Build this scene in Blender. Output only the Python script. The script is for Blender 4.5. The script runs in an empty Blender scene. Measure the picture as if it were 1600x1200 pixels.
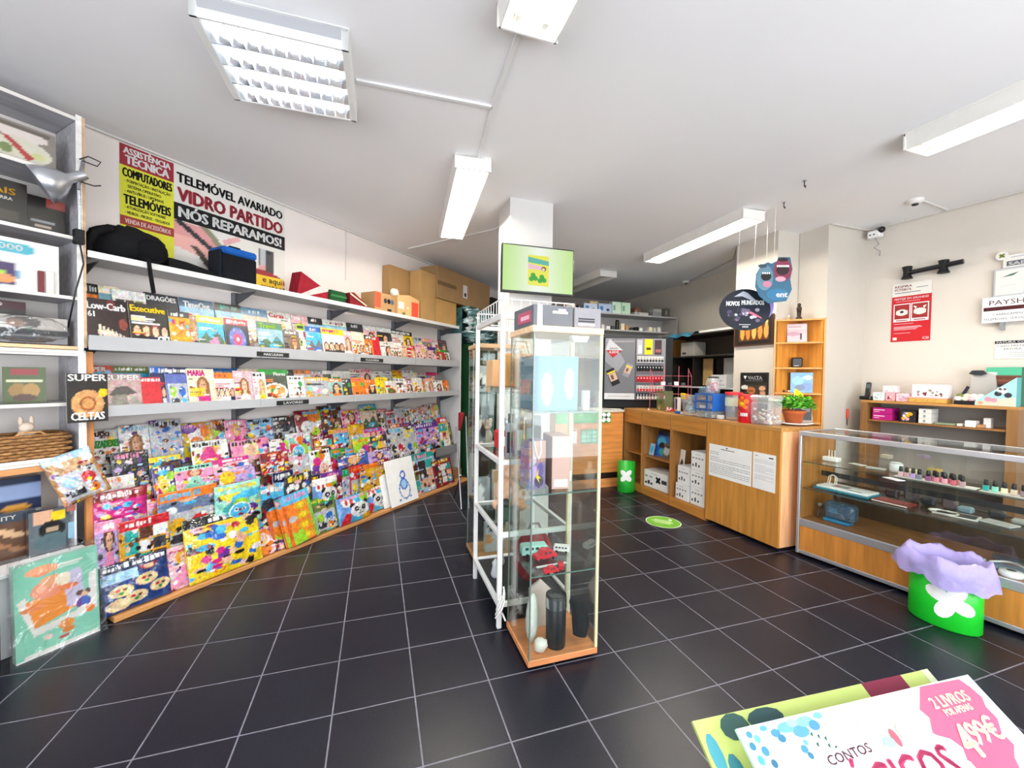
import bpy, math, random
import numpy as np
from mathutils import Matrix, Vector, Euler
C = bpy.context.scene.collection
SC = bpy.context.scene
# ---------------------------------------------------------------- survey of the photograph (camera model, metres; X right, Y along the tiles, Z up)
FP, PIT, ROL, YAW, CX, CY, CH = 636.7, -.0239, .0142, .3129, 795.0, 603.1, 1.404
_cy, _sy, _cp, _sp, _cr, _sr = math.cos(YAW), math.sin(YAW), math.cos(PIT), math.sin(PIT), math.cos(ROL), math.sin(ROL)
RC = np.array([[_cr, 0, _sr], [0, 1, 0], [-_sr, 0, _cr]]) @ np.array([[1, 0, 0], [0, _cp, _sp], [0, -_sp, _cp]]) @ np.array([[_cy, -_sy, 0], [_sy, _cy, 0], [0, 0, 1]])
CAMP = np.array([0, 0, CH])
# ---------------------------------------------------------------- camera
cam_data = bpy.data.cameras.new('camera'); cam = bpy.data.objects.new('camera', cam_data); C.objects.link(cam)
m = Matrix.Identity(4)
for i in range(3):
    m[i][0] = RC[0][i]; m[i][1] = RC[2][i]; m[i][2] = -RC[1][i]; m[i][3] = CAMP[i]
cam.matrix_world = m
cam_data.sensor_width = 36; cam_data.lens = 36 * FP / 1600; cam_data.shift_x = (800 - CX) / 1600; cam_data.shift_y = (CY - 600) / 1600
cam_data.clip_start = .02
SC.camera = cam
# ---------------------------------------------------------------- world, daylight from the shop front, exposure
w = bpy.data.worlds.new('sky'); SC.world = w; w.use_nodes = True
w.node_tree.nodes['Background'].inputs[0].default_value = (.80, .88, 1, 1); w.node_tree.nodes['Background'].inputs[1].default_value = 1.2
SC.view_settings.view_transform = 'Standard'; SC.view_settings.look = 'None'; SC.view_settings.gamma = 1; SC.view_settings.use_curve_mapping = False
SC.view_settings.exposure = 0.50
DAY, TUBE = 92, 84.0
def daylight(x, z, sx, sz, power):
    l = bpy.data.lights.new('daylight', 'AREA'); l.shape = 'RECTANGLE'; l.size = sx; l.size_y = sz; l.energy = power; l.color = (.93, .96, 1)
    o = bpy.data.objects.new('daylight', l); C.objects.link(o); o.location = (x, -1.42, z); o.rotation_euler = (math.radians(86), 0, 0)
daylight(-2.2, 1.35, 3.2, 2.1, DAY * .9); daylight(2.2, 1.35, 3.6, 2.1, DAY)

def ray(u, v): return RC.T @ np.array([(u - CX) / FP, 1, -(v - CY) / FP])
def on(u, v, z=0.0):
    d = ray(u, v); p = CAMP + d * (z - CH) / d[2]; return Vector(p)
def dep(p): return float(RC[1] @ (np.array(p) - CAMP))
def px(p): return dep(p) / FP      # metres per pixel at p
class Frame:
    def __init__(s, ox, oy, deg):
        s.o = np.array([ox, oy]); s.th = math.radians(deg); s.t = np.array([math.cos(s.th), math.sin(s.th)]); s.n = np.array([s.t[1], -s.t[0]])
    def P(s, a, d, z=0): q = s.o + s.t * a + s.n * d; return Vector((q[0], q[1], z))
    def hit(s, u, v, d=0):   # pixel onto the plane d in front of the frame's wall -> (along, height)
        r = ray(u, v); q = s.o + s.n * d; k = ((q - CAMP[:2]) @ s.n) / (r[:2] @ s.n); p = CAMP + r * k
        return float((p[:2] - s.o) @ s.t), float(p[2])
LW = Frame(-1.724, 3.195, 45)          # left wall
RW = Frame(4.63, 2.775, -81.7)         # right wall
CF = Frame(3.07, 4.59, -88.5)          # counter front
DF = Frame(3.224, 2.381, -81.5)        # display case front
FX = Frame(0, 0, 0)
H = 2.9
# ---------------------------------------------------------------- colours
def lin(c): return c / 12.92 if c <= .04045 else ((c + .055) / 1.055) ** 2.4
def rgb(c):
    if isinstance(c, str): c = PAL[c]
    if isinstance(c, int): c = ((c >> 16) & 255, (c >> 8) & 255, c & 255)
    return tuple(lin(x / 255) for x in c)
PAL = dict(white=0xf2f2f0, offwhite=0xe2dfd8, black=0x141416, charcoal=0x33343a, grey=0x8c8e92, silver=0xb9bcc2, red=0xc81e2c, crimson=0x8c1426, orange=0xee7d22,
    yellow=0xf4d21c, gold=0xd9a21b, green=0x2c9a3c, lime=0x9ccf2a, olive=0x6d7a35, teal=0x27a6a0, mint=0x8fdcc4, cyan=0x49b9e6, blue=0x1f62bd, navy=0x16224f,
    purple=0x6a2f96, lilac=0xc3a3de, magenta=0xcf2581, pink=0xf291b8, rose=0xe8b7bd, brown=0x5b3322, tan=0xb98a5a, cream=0xf0e4c4, skin=0xe6b294, sky=0x9fc9ea)
# ---------------------------------------------------------------- materials
MATS = {}
def mat(name, rough=.5, spec=.5, metal=0, coat=0, bump=0, bscale=30, var=.06, vscale=8, kind='', alpha=1):
    if name in MATS: return MATS[name]
    m = bpy.data.materials.new(name); m.use_nodes = True; nt = m.node_tree; N = nt.nodes; L = nt.links
    b = N['Principled BSDF']
    at = N.new('ShaderNodeAttribute'); at.attribute_name = 'Col'
    tc = N.new('ShaderNodeTexCoord')
    src = at.outputs['Color']
    def noise(scale, detail=3, vec=None):
        n = N.new('ShaderNodeTexNoise'); n.inputs['Scale'].default_value = scale; n.inputs['Detail'].default_value = detail
        L.new(vec or tc.outputs['Object'], n.inputs['Vector']); return n
    def mixmul(a, fac, lo, hi):
        mr = N.new('ShaderNodeMapRange'); L.new(fac, mr.inputs[0]); mr.inputs[1].default_value = .3; mr.inputs[2].default_value = .7; mr.inputs[3].default_value = lo; mr.inputs[4].default_value = hi
        x = N.new('ShaderNodeVectorMath'); x.operation = 'SCALE'; L.new(a, x.inputs[0]); L.new(mr.outputs[0], x.inputs['Scale']); return x.outputs[0]
    if kind == 'wood':
        mp = N.new('ShaderNodeMapping'); mp.inputs['Scale'].default_value = (14, 14, 1.1); L.new(tc.outputs['Object'], mp.inputs['Vector'])
        n1 = noise(2.2, 6, mp.outputs[0]); n2 = noise(1.1, 2)
        src = mixmul(src, n1.outputs['Fac'], .74, 1.14); src = mixmul(src, n2.outputs['Fac'], .93, 1.05)
    elif kind == 'woodx':
        mp = N.new('ShaderNodeMapping'); mp.inputs['Scale'].default_value = (1.1, 14, 14); L.new(tc.outputs['Object'], mp.inputs['Vector'])
        n1 = noise(2.2, 6, mp.outputs[0]); src = mixmul(src, n1.outputs['Fac'], .76, 1.14)
    elif kind == 'print':
        n1 = noise(75, 4); n1.noise_dimensions = '3D'; n2 = noise(26, 3)
        v1 = N.new('ShaderNodeVectorMath'); v1.operation = 'MULTIPLY_ADD'; L.new(n1.outputs['Color'], v1.inputs[0]); v1.inputs[1].default_value = (1.5, 1.5, 1.5); v1.inputs[2].default_value = (.2, .2, .2)
        v2 = N.new('ShaderNodeVectorMath'); v2.operation = 'MULTIPLY'; L.new(src, v2.inputs[0]); L.new(v1.outputs[0], v2.inputs[1]); src = mixmul(v2.outputs[0], n2.outputs['Fac'], .6, 1.15)
    elif kind == 'tile':
        n1 = noise(90, 4); n2 = noise(2.5, 3); src = mixmul(src, n1.outputs['Fac'], .75, 1.25); src = mixmul(src, n2.outputs['Fac'], .88, 1.12)
    elif var:
        n1 = noise(vscale, 3); src = mixmul(src, n1.outputs['Fac'], 1 - var, 1 + var)
    L.new(src, b.inputs['Base Color'])
    b.inputs['Roughness'].default_value = rough; b.inputs['Metallic'].default_value = metal
    b.inputs['Specular IOR Level'].default_value = spec; b.inputs['Coat Weight'].default_value = coat; b.inputs['Coat Roughness'].default_value = .08
    if bump:
        n = noise(bscale, 2); bp = N.new('ShaderNodeBump'); bp.inputs['Strength'].default_value = bump; bp.inputs['Distance'].default_value = .01
        L.new(n.outputs['Fac'], bp.inputs['Height']); L.new(bp.outputs[0], b.inputs['Normal'])
        if coat: L.new(bp.outputs[0], b.inputs['Coat Normal'])
    if kind == 'tile':
        n = noise(220, 2); bp = N.new('ShaderNodeBump'); bp.inputs['Strength'].default_value = .25; bp.inputs['Distance'].default_value = .002
        L.new(n.outputs['Fac'], bp.inputs['Height']); L.new(bp.outputs[0], b.inputs['Normal'])
    MATS[name] = m; return m
def clear_mat(name, tint, gloss=.08, rough=.02, wrinkle=0, body=0, edge=.35, bscale=14):
    m = bpy.data.materials.new(name); m.use_nodes = True; nt = m.node_tree; N = nt.nodes; L = nt.links; N.remove(N['Principled BSDF'])
    out = N['Material Output']; tr = N.new('ShaderNodeBsdfTransparent'); tr.inputs[0].default_value = (*rgb(tint), 1)
    gl = N.new('ShaderNodeBsdfGlossy'); gl.inputs['Roughness'].default_value = rough
    lw = N.new('ShaderNodeLayerWeight'); lw.inputs[0].default_value = .5
    mr = N.new('ShaderNodeMapRange'); L.new(lw.outputs['Facing'], mr.inputs[0]); mr.inputs[3].default_value = gloss; mr.inputs[4].default_value = edge; mr.inputs[1].default_value = .3
    mx = N.new('ShaderNodeMixShader'); L.new(mr.outputs[0], mx.inputs[0]); L.new(tr.outputs[0], mx.inputs[1]); L.new(gl.outputs[0], mx.inputs[2])
    last = mx.outputs[0]
    if wrinkle:
        tc = N.new('ShaderNodeTexCoord'); n = N.new('ShaderNodeTexNoise'); n.inputs['Scale'].default_value = bscale; n.inputs['Detail'].default_value = 2; n.inputs['Distortion'].default_value = 1.5
        L.new(tc.outputs['Object'], n.inputs['Vector']); bp = N.new('ShaderNodeBump'); bp.inputs['Strength'].default_value = wrinkle; bp.inputs['Distance'].default_value = .03
        L.new(n.outputs['Fac'], bp.inputs['Height']); L.new(bp.outputs[0], gl.inputs['Normal']); L.new(bp.outputs[0], lw.inputs['Normal'])
    if body:
        df = N.new('ShaderNodeBsdfDiffuse'); df.inputs[0].default_value = (*rgb(tint), 1); m2 = N.new('ShaderNodeMixShader'); m2.inputs[0].default_value = body
        L.new(last, m2.inputs[1]); L.new(df.outputs[0], m2.inputs[2]); last = m2.outputs[0]
    L.new(last, out.inputs['Surface']); return m
def emit_mat(name, strength):
    m = bpy.data.materials.new(name); m.use_nodes = True; nt = m.node_tree; b = nt.nodes['Principled BSDF']
    at = nt.nodes.new('ShaderNodeAttribute'); at.attribute_name = 'Col'
    nt.links.new(at.outputs['Color'], b.inputs['Emission Color']); b.inputs['Emission Strength'].default_value = strength
    b.inputs['Base Color'].default_value = (0, 0, 0, 1) if strength < 5 else (.8, .8, .8, 1); b.inputs['Roughness'].default_value = .25; return m
plaster = mat('wall_plaster', .85, .2, bump=.12, bscale=120, var=.03, vscale=2)
ceil_m = mat('ceiling_paint', .9, .15, var=.02, vscale=1)
tile_m = mat('floor_tile', .33, .38, kind='tile')
grout_m = mat('grout', .9, .1, var=.1, vscale=40)
wood = mat('oak_laminate', .42, .4, kind='wood'); woodx = mat('oak_laminate_lengthwise', .42, .4, kind='woodx')
metal = mat('painted_metal', .4, .5, var=.03); chrome = mat('bare_metal', .25, .5, metal=1, var=.02)
plastic = mat('plastic', .35, .5, var=.03); matte = mat('matte_plastic', .6, .3, var=.05)
paper = mat('paper', .6, .3, var=.03); gloss = mat('glossy_paper', .32, .45, bump=.05, bscale=12, var=.05, vscale=14)
wrap = mat('print_under_film', .3, .5, coat=.9, bump=.5, bscale=17, var=.06, vscale=20)
pcover = mat('printed_cover', .3, .45, bump=.08, bscale=9, kind='print'); pwrap = mat('printed_cover_under_film', .22, .5, coat=1, bump=1, bscale=24, kind='print')
card = mat('cardboard', .8, .2, var=.08, vscale=5); fabric = mat('fabric', .9, .15, bump=.3, bscale=200, var=.12, vscale=25)
leaf_m = mat('leaf', .5, .4, var=.25, vscale=60); clay = mat('terracotta', .75, .2, var=.1, vscale=20); wicker_m = mat('wicker', .7, .3, var=.3, vscale=90)
foilm = mat('crumpled_film', .22, .7, coat=.8, bump=1, bscale=16, var=.5, vscale=13)
glass = clear_mat('clear_glass', 0xfafdfb, .035, .01, edge=.35); glass_edge = mat('glass_edge', .15, .7, var=.02)
film = clear_mat('cellophane', 0xfbfcfc, .10, .1, wrinkle=1, body=.03, edge=.8, bscale=9); tub = clear_mat('clear_plastic', 0xf4f6f6, .06, .15, wrinkle=.2, body=.2, edge=.4)
liner = clear_mat('bin_liner_film', 0xb4a8e4, .12, .22, wrinkle=1, body=.72, edge=.5, bscale=16)
bluefilm = clear_mat('blue_film', 0x9cc8e4, .15, .15, wrinkle=.9, body=.14, edge=.6)
tube_m = emit_mat('fluorescent_tube', TUBE); screen_m = emit_mat('screen_glow', .64); led_m = emit_mat('diffuser_glow', 1.0)
# ---------------------------------------------------------------- mesh builder
class MB:
    def __init__(s): s.v = []; s.f = []; s.c = []; s.m = Matrix.Identity(4); s.sm = False; s.smf = []
    def _add(s, vs, fs, cols, smooth=False):
        b = len(s.v); M = s.m
        s.v += [tuple(M @ Vector(p)) for p in vs]
        for k, f in enumerate(fs):
            s.f.append([b + i for i in f]); s.smf.append(smooth)
            c = cols[k] if isinstance(cols, list) else cols
            s.c.append(c)
        return s
    def poly(s, pts, col): return s._add(pts, [list(range(len(pts)))], rgb(col))
    def box(s, x0, x1, y0, y1, z0, z1, col, ch=0.0):
        c = rgb(col)
        if x1 < x0: x0, x1 = x1, x0
        if y1 < y0: y0, y1 = y1, y0
        if z1 < z0: z0, z1 = z1, z0
        ch = min(ch, (x1 - x0) * .3, (y1 - y0) * .3, (z1 - z0) * .3)
        if ch <= 0:
            v = [(x, y, z) for x in (x0, x1) for y in (y0, y1) for z in (z0, z1)]
            return s._add(v, [(0, 1, 3, 2), (4, 6, 7, 5), (0, 4, 5, 1), (2, 3, 7, 6), (0, 2, 6, 4), (1, 5, 7, 3)], c)
        v = []; idx = {}
        X = (x0, x1); Y = (y0, y1); Z = (z0, z1)
        for i in (0, 1):
            for j in (0, 1):
                for k in (0, 1):
                    sx, sy, sz = (1, -1)[i] * ch, (1, -1)[j] * ch, (1, -1)[k] * ch
                    idx[i, j, k, 0] = len(v); v.append((X[i], Y[j] + sy, Z[k] + sz))
                    idx[i, j, k, 1] = len(v); v.append((X[i] + sx, Y[j], Z[k] + sz))
                    idx[i, j, k, 2] = len(v); v.append((X[i] + sx, Y[j] + sy, Z[k]))
        F = []
        for a in (0, 1):
            o = [(0, 0), (0, 1), (1, 1), (1, 0)]
            F.append([idx[a, p, q, 0] for p, q in (o if a == 0 else o[::-1])])
            F.append([idx[p, a, q, 1] for p, q in (o[::-1] if a == 0 else o)])
            F.append([idx[p, q, a, 2] for p, q in (o if a == 0 else o[::-1])])
        for p in (0, 1):
            for q in (0, 1):
                F.append([idx[p, q, 0, 0], idx[p, q, 1, 0], idx[p, q, 1, 1], idx[p, q, 0, 1]])
                F.append([idx[p, 0, q, 0], idx[p, 1, q, 0], idx[p, 1, q, 2], idx[p, 0, q, 2]])
                F.append([idx[0, p, q, 1], idx[1, p, q, 1], idx[1, p, q, 2], idx[0, p, q, 2]])
                for r in (0, 1): F.append([idx[p, q, r, 0], idx[p, q, r, 1], idx[p, q, r, 2]])
        return s._add(v, F, c)
    def lathe(s, prof, col, n=16, cx=0, cy=0, cols=None, sx=1, sy=1):
        v = []; f = []; cc = []; c = rgb(col)
        for r, z in prof:
            for k in range(n): a = 2 * math.pi * k / n; v.append((cx + r * sx * math.cos(a), cy + r * sy * math.sin(a), z))
        for i in range(len(prof) - 1):
            for k in range(n):
                f.append((i * n + k, i * n + (k + 1) % n, (i + 1) * n + (k + 1) % n, (i + 1) * n + k)); cc.append(rgb(cols[i]) if cols else c)
        s._add(v, f, cc, True)
        for i, rev in ((0, True), (len(prof) - 1, False)):
            if prof[i][0] > 1e-4: ring = [v[i * n + k] for k in range(n)]; s._add(ring[::-1] if rev else ring, [list(range(n))], rgb(cols[min(i, len(cols) - 1)]) if cols else c)
        return s
    def tube(s, pts, r, col, n=8, closed=False, rs=None):
        c = rgb(col); P = [Vector(p) for p in pts]; v = []; f = []; K = len(P); up = None
        for i, p in enumerate(P):
            a = P[(i - 1) % K] if (i or closed) else p; b = P[(i + 1) % K] if (i < K - 1 or closed) else p
            d = (b - a).normalized()
            if up is None: up = d.orthogonal().normalized()
            up = (up - d * up.dot(d)).normalized(); w_ = d.cross(up); rr = rs[i] if rs else r
            for k in range(n): t = 2 * math.pi * k / n; v.append(tuple(p + (up * math.cos(t) + w_ * math.sin(t)) * rr))
        for i in range(K if closed else K - 1):
            j = (i + 1) % K
            for k in range(n): f.append((i * n + k, i * n + (k + 1) % n, j * n + (k + 1) % n, j * n + k))
        s._add(v, f, c, True)
        if not closed: s._add(v[:n][::-1], [list(range(n))], c); s._add(v[-n:], [list(range(n))], c)
        return s
    def prism(s, pts, y0, y1, col, side=None):   # outline in x,z extruded along y
        n = len(pts); a = [(x, y0, z) for x, z in pts]; b = [(x, y1, z) for x, z in pts]; c = rgb(col); sd = rgb(side) if side is not None else c
        return s._add(a + b, [list(range(n)), list(range(2 * n - 1, n - 1, -1))] + [(i, i + n, (i + 1) % n + n, (i + 1) % n) for i in range(n)], [c, sd] + [sd] * n)
    def blob(s, cx, cy, cz, rx, ry, rz, col, n=12, m_=8, noise=0, seed=0, cut=-1):
        rn = random.Random(seed); v = [(cx, cy, cz + rz)]; f = []
        for i in range(1, m_):
            a = math.pi * i / m_
            for k in range(n):
                t = 2 * math.pi * k / n; q = 1 + noise * (rn.random() - .5)
                v.append((cx + rx * q * math.sin(a) * math.cos(t), cy + ry * q * math.sin(a) * math.sin(t), cz + rz * max(cut, math.cos(a)) * (1 if not noise else q)))
        v.append((cx, cy, cz + rz * max(cut, -1)))
        for k in range(n):
            f.append((0, 1 + k, 1 + (k + 1) % n)); f.append((len(v) - 1, 1 + (m_ - 2) * n + (k + 1) % n, 1 + (m_ - 2) * n + k))
            for i in range(m_ - 2): a = 1 + i * n; f.append((a + k, a + n + k, a + n + (k + 1) % n, a + (k + 1) % n))
        return s._add(v, f, rgb(col), True)
    def text(s, st, x, z, hgt, col, wid=None, y=0, bold=.02, al='l', flat=False):
        vs, fs, wd, ht = glyphs(st, bold); k = hgt / ht; kx = (wid / wd) if wid else k; W = wd * kx
        ox = x - (W / 2 if al == 'c' else W if al == 'r' else 0); c = rgb(col)
        e = bold * k * .9; sh = [(0, 0)] if bold < .025 else [(-e, 0), (e, 0), (0, e * .6), (0, -e * .6)]
        for da, db in sh: s._add([(ox + a * kx + da, z + b * k + db, y) for a, b in vs] if flat else [(ox + a * kx + da, y, z + b * k + db) for a, b in vs], fs, c)
        return s
    def raster(s, w, h, nx, ny, shapes, bg, y=0.0, fn=None, x0=0.0, z0=0.0, back=None, thick=.004):
        gx, gz = np.meshgrid(np.linspace(0, 1, nx + 1), np.linspace(0, 1, ny + 1)); sx = gx.ravel(); sz = gz.ravel()
        col = np.tile(np.array(rgb(bg)), (len(sx), 1))
        for sh in shapes:
            k = sh[0]; c = np.array(rgb(sh[-1]))
            if k == 'e': _, ex, ey, rx, ry, _c = sh; msk = ((sx - ex) / rx) ** 2 + ((sz - ey) / ry) ** 2 < 1
            elif k == 'r': _, a, b, cc, d, _c = sh; msk = (sx >= a) & (sx <= cc) & (sz >= b) & (sz <= d)
            else:
                pts = sh[1]; msk = np.zeros(len(sx), bool)
                for i in range(len(pts)):
                    xa, ya = pts[i]; xb, yb = pts[i - 1]
                    if ya != yb: msk ^= ((ya > sz) != (yb > sz)) & (sx < (xb - xa) * (sz - ya) / (yb - ya) + xa)
            col[msk] = c
        off = fn(sx, sz) if fn is not None else np.zeros(len(sx))
        b = len(s.v); M = np.array(s.m); Pt = np.stack([x0 + sx * w, y - off, z0 + sz * h, np.ones(len(sx))], 1) @ M.T
        s.v += [tuple(p) for p in Pt[:, :3].tolist()]; cl = col.tolist(); nn = nx + 1
        for j in range(ny):
            for i in range(nx):
                q = (b + j * nn + i, b + j * nn + i + 1, b + (j + 1) * nn + i + 1, b + (j + 1) * nn + i)
                s.f.append(q); s.smf.append(fn is not None); s.c.append([cl[t - b] for t in q])
        if back is not None:      # close the volume with the edge ring and a back
            rim = [i for i in range(nn)] + [j * nn + nx for j in range(1, ny + 1)] + [ny * nn + i for i in range(nx - 1, -1, -1)] + [j * nn for j in range(ny - 1, 0, -1)]
            b2 = len(s.v); yb = np.array(Pt); t = M[:3, 1] * thick
            s.v += [tuple((Pt[i, :3] + t).tolist()) for i in rim]; n = len(rim); c = rgb(back)
            for i in range(n): s.f.append((b + rim[i], b2 + i, b2 + (i + 1) % n, b + rim[(i + 1) % n])); s.smf.append(False); s.c.append(c)
            s.f.append([b2 + n - 1 - i for i in range(n)]); s.smf.append(False); s.c.append(c)
        return s
    def build(s, name, mt, parent=None, smooth=None):
        me = bpy.data.meshes.new(name); me.from_pydata(s.v, [], s.f)
        ca = me.color_attributes.new('Col', 'FLOAT_COLOR', 'CORNER'); buf = []
        for f, c in zip(s.f, s.c):
            if isinstance(c[0], (list, tuple)):
                for q in c: buf += [q[0], q[1], q[2], 1.0]
            else: buf += [c[0], c[1], c[2], 1.0] * len(f)
        ca.data.foreach_set('color', buf)
        me.polygons.foreach_set('use_smooth', s.smf if smooth is None else [smooth] * len(s.f))
        me.materials.append(mt); me.update()
        o = bpy.data.objects.new(name, me); C.objects.link(o)
        if parent is not None: o.parent = parent
        return o
_G = {}
def glyphs(st, bold):
    k = (st, bold)
    if k not in _G:
        c = bpy.data.curves.new('t', 'FONT'); c.body = st; c.resolution_u = 2
        o = bpy.data.objects.new('t', c); me = o.to_mesh()
        vs = [(v.co.x, v.co.y) for v in me.vertices]; fs = [tuple(p.vertices)[::1] for p in me.polygons]
        o.to_mesh_clear(); bpy.data.objects.remove(o); bpy.data.curves.remove(c)
        x0 = min(v[0] for v in vs); x1 = max(v[0] for v in vs)
        _G[k] = ([(a - x0, b) for a, b in vs], fs, x1 - x0, .73)
    return _G[k]
def tag(o, label=None, cat=None, group=None, kind=None):
    if label: o['label'] = label
    if cat: o['category'] = cat
    if group: o['group'] = group
    if kind: o['kind'] = kind
    return o
def place(o, loc, rz=0, lean=0, roll=0):
    o.location = loc; o.rotation_euler = (-lean, roll, rz); return o
def thing(name, label, cat, loc=(0, 0, 0), rz=0, group=None):
    o = bpy.data.objects.new(name, None); C.objects.link(o); o.empty_display_size = .1
    o.location = loc; o.rotation_euler = (0, 0, rz); return tag(o, label, cat, group)
def solo(mb, name, mt, label, cat, loc=(0, 0, 0), rz=0, group=None, lean=0, roll=0):
    return place(tag(mb.build(name, mt), label, cat, group), loc, rz, lean, roll)
def struct(mb, name, mt): return tag(mb.build(name, mt), kind='structure')
def sized(o, k): o.scale = (k, k, k) if not isinstance(k, tuple) else k; return o
def copy_tree(root, loc, rz=None, label=None, group=None):
    r = root.copy(); C.objects.link(r); r.location = loc
    if rz is not None: r.rotation_euler = (0, 0, rz)
    if label: r['label'] = label
    if group: r['group'] = group
    for ch in list(root.children):
        c = ch.copy(); C.objects.link(c); c.parent = r
        for g in list(ch.children): d = g.copy(); C.objects.link(d); d.parent = c
    return r
R = random.Random(7)
# ================================================================ THE SETTING
# floor: grout bed and single tiles
T = 1 / 3; GX, GY = -1.5019 * T, 5.3473 * T
bed = MB(); bed.box(-7, 6, -1.6, 7.1, -.05, -.0008, 0x76747e)
floor = struct(bed, 'floor', grout_m)
g = .0026
tm = MB(); tm.box(g, T - g, g, T - g, -.012, 0, 0x121320, .0012); tile0 = tm.build('tile', tile_m, floor)
tile_me = tile0.data; cells = []
for i in range(-18, 20):
    for j in range(-22, 16):
        x, y = GX + i * T, GY + j * T; c = np.array([x + T / 2, y + T / 2, 0]); q = RC @ (c - CAMP)
        inroom = (np.array([x + .16, y + .16]) - LW.o) @ LW.n > -.35 and x < 5 and -1.5 < y < 6.9
        if not inroom: continue
        vis = 0
        if q[1] > .3:
            u, v = CX + FP * q[0] / q[1], CY - FP * q[2] / q[1]
            if -120 < u < 1720 and v < 1420: vis = 1 / q[1] ** 2
        cells.append((vis, x, y))
cells.sort(reverse=True); rest = MB()
for k, (vis, x, y) in enumerate(cells):
    if k < 290 and vis > 0:
        o = tile0 if k == 0 else bpy.data.objects.new('tile', tile_me)
        if k: C.objects.link(o); o.parent = floor
        o.location = (x, y, 0)
    else: rest.box(x + g, x + T - g, y + g, y + T - g, -.012, 0, 0x121320)
tag(rest.build('tiles', tile_m, floor), kind='stuff')
cl = MB(); cl.box(-7, 6, -1.6, 7.1, H, H + .1, 0xf2f1f2); struct(cl, 'ceiling', ceil_m)
def wallbox(name, fr, s0, s1, th=.15, z0=0, z1=H, col=0xd9d1c6):
    b = MB(); b.m = Matrix.Translation(fr.P(0, 0)) @ Matrix.Rotation(fr.th, 4, 'Z'); b.box(s0, s1, 0, th, z0, z1, col); return struct(b, name, plaster)
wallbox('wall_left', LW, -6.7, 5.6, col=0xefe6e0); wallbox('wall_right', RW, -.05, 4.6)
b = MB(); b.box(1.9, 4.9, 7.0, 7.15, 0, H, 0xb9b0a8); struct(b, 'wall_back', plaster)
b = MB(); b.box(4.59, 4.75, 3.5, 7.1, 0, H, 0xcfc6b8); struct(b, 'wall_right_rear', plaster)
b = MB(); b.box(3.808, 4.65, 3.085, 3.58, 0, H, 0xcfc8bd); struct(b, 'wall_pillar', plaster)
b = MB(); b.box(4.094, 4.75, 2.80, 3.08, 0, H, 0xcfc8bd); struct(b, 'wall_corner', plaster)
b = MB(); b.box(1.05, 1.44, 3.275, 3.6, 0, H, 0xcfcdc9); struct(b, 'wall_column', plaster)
b = MB(); b.box(-7, 6, -1.7, -1.55, 2.45, H, 0xe8e4dc); b.box(-7, 6, -1.7, -1.55, 0, .25, 0xe8e4dc)
for x in (-7, -4.05, 0, .45, 4.1): b.box(x, x + (1.9 if x > 4 or x < -5 else .1), -1.7, -1.55, .25, 2.45, 0xe8e4dc)
struct(b, 'wall_front', plaster)
def trim(n, pts, r=.011, col=0xe9e8e8):
    b = MB()
    for p, q in zip(pts, pts[1:]):
        d = Vector(q) - Vector(p); L_ = d.length; a = math.atan2(d.y, d.x); b.m = Matrix.Translation(p) @ Matrix.Rotation(a, 4, 'Z'); b.box(0, L_, -r, r, -.012, 0, col, .002)
    struct(b, 'trim_%d' % n, plastic)
trim(1, [(-.11, 2.249, H), (.602, 2.219, H)]); trim(2, [(.575, 1.72, H), (.602, 2.219, H), (.653, 2.76, H)]); trim(3, [(.342, 4.995, H), (1.14, 4.01, H), (1.2, 3.6, H)])
trim(4, [LW.P(-.05, .02, H - .001), LW.P(5.3, .02, H - .001)], .012, 0xdedbd6)
trim(5, [(4.15, 3.06, H), (4.11, 2.78, H), (4.6, 2.78, H), RW.P(.1, .02, H), RW.P(3, .02, H)], .008, 0xd8d2ca)
trim(6, [(4.53, 5.12, H), (4.2, 4.0, H), (3.85, 3.62, H)], .005, 0xb9b2aa); trim(7, [(4.25, 2.18, H), RW.P(.55, .03, H)], .008, 0xdcd9d4)
for n, (u, v0, v1) in ((8, (540, 360, 438)),):
    s, z = LW.hit(u, v0); s2, z2 = LW.hit(u, v1); b = MB(); b.m = Matrix.Translation(LW.P(s, 0)) @ Matrix.Rotation(LW.th, 4, 'Z'); b.box(-.006, .006, -.006, 0, z2, H - .01, 0xd6d2cc); struct(b, 'trim_8', plastic)
# ================================================================ CEILING LIGHTS
def tube_light(label, x, y, L_, wd, rz=0, hang=.1, on_=True, ends=True):
    t = thing('ceiling_light', label, 'ceiling light', (x, y, H), rz, 'fluorescent ceiling lights')
    h = hang; b = MB(); W = wd / 2; c = 0xeceae4
    b.box(-W, W, 0, L_, -.02, 0, c, .003)
    for sx in (-1, 1):
        b.poly([(sx * W, 0, 0), (sx * W, L_, 0), (sx * (W - .008), L_, -h), (sx * (W - .008), 0, -h)], c); b.poly([(sx * (W - .016), 0, -h), (sx * (W - .008), 0, -h), (sx * (W - .008), L_, -h), (sx * (W - .016), L_, -h)], c)
        b.poly([(sx * (W - .016), 0, -h), (sx * (W - .016), L_, -h), (sx * .035, L_, -.03), (sx * .035, 0, -.03)], 0xf6f4ea)
    b.build('housing', metal, t)
    for y0 in (0, L_):
        e = MB(); a, d = (0, .012) if y0 == 0 else (L_ - .012, L_); e.box(-W, W, a, d, -h, 0, c, .002); e.build('end_cap', metal, t)
    for sx in (-1, 1):
        q = MB(); q.tube([(sx * W * .42, .06, -.062), (sx * W * .42, L_ - .06, -.062)], .0135, 0xfff8ea, 8); tb_ = q.build('tube', tube_m if on_ else plastic, t)
        for yy in (.045, L_ - .045): k = MB(); k.box(sx * W * .42 - .014, sx * W * .42 + .014, yy - .02, yy + .015, -.08, -.025, 0xf0eee6, .003); k.build('lamp_holder', plastic, tb_)
    return t
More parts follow.
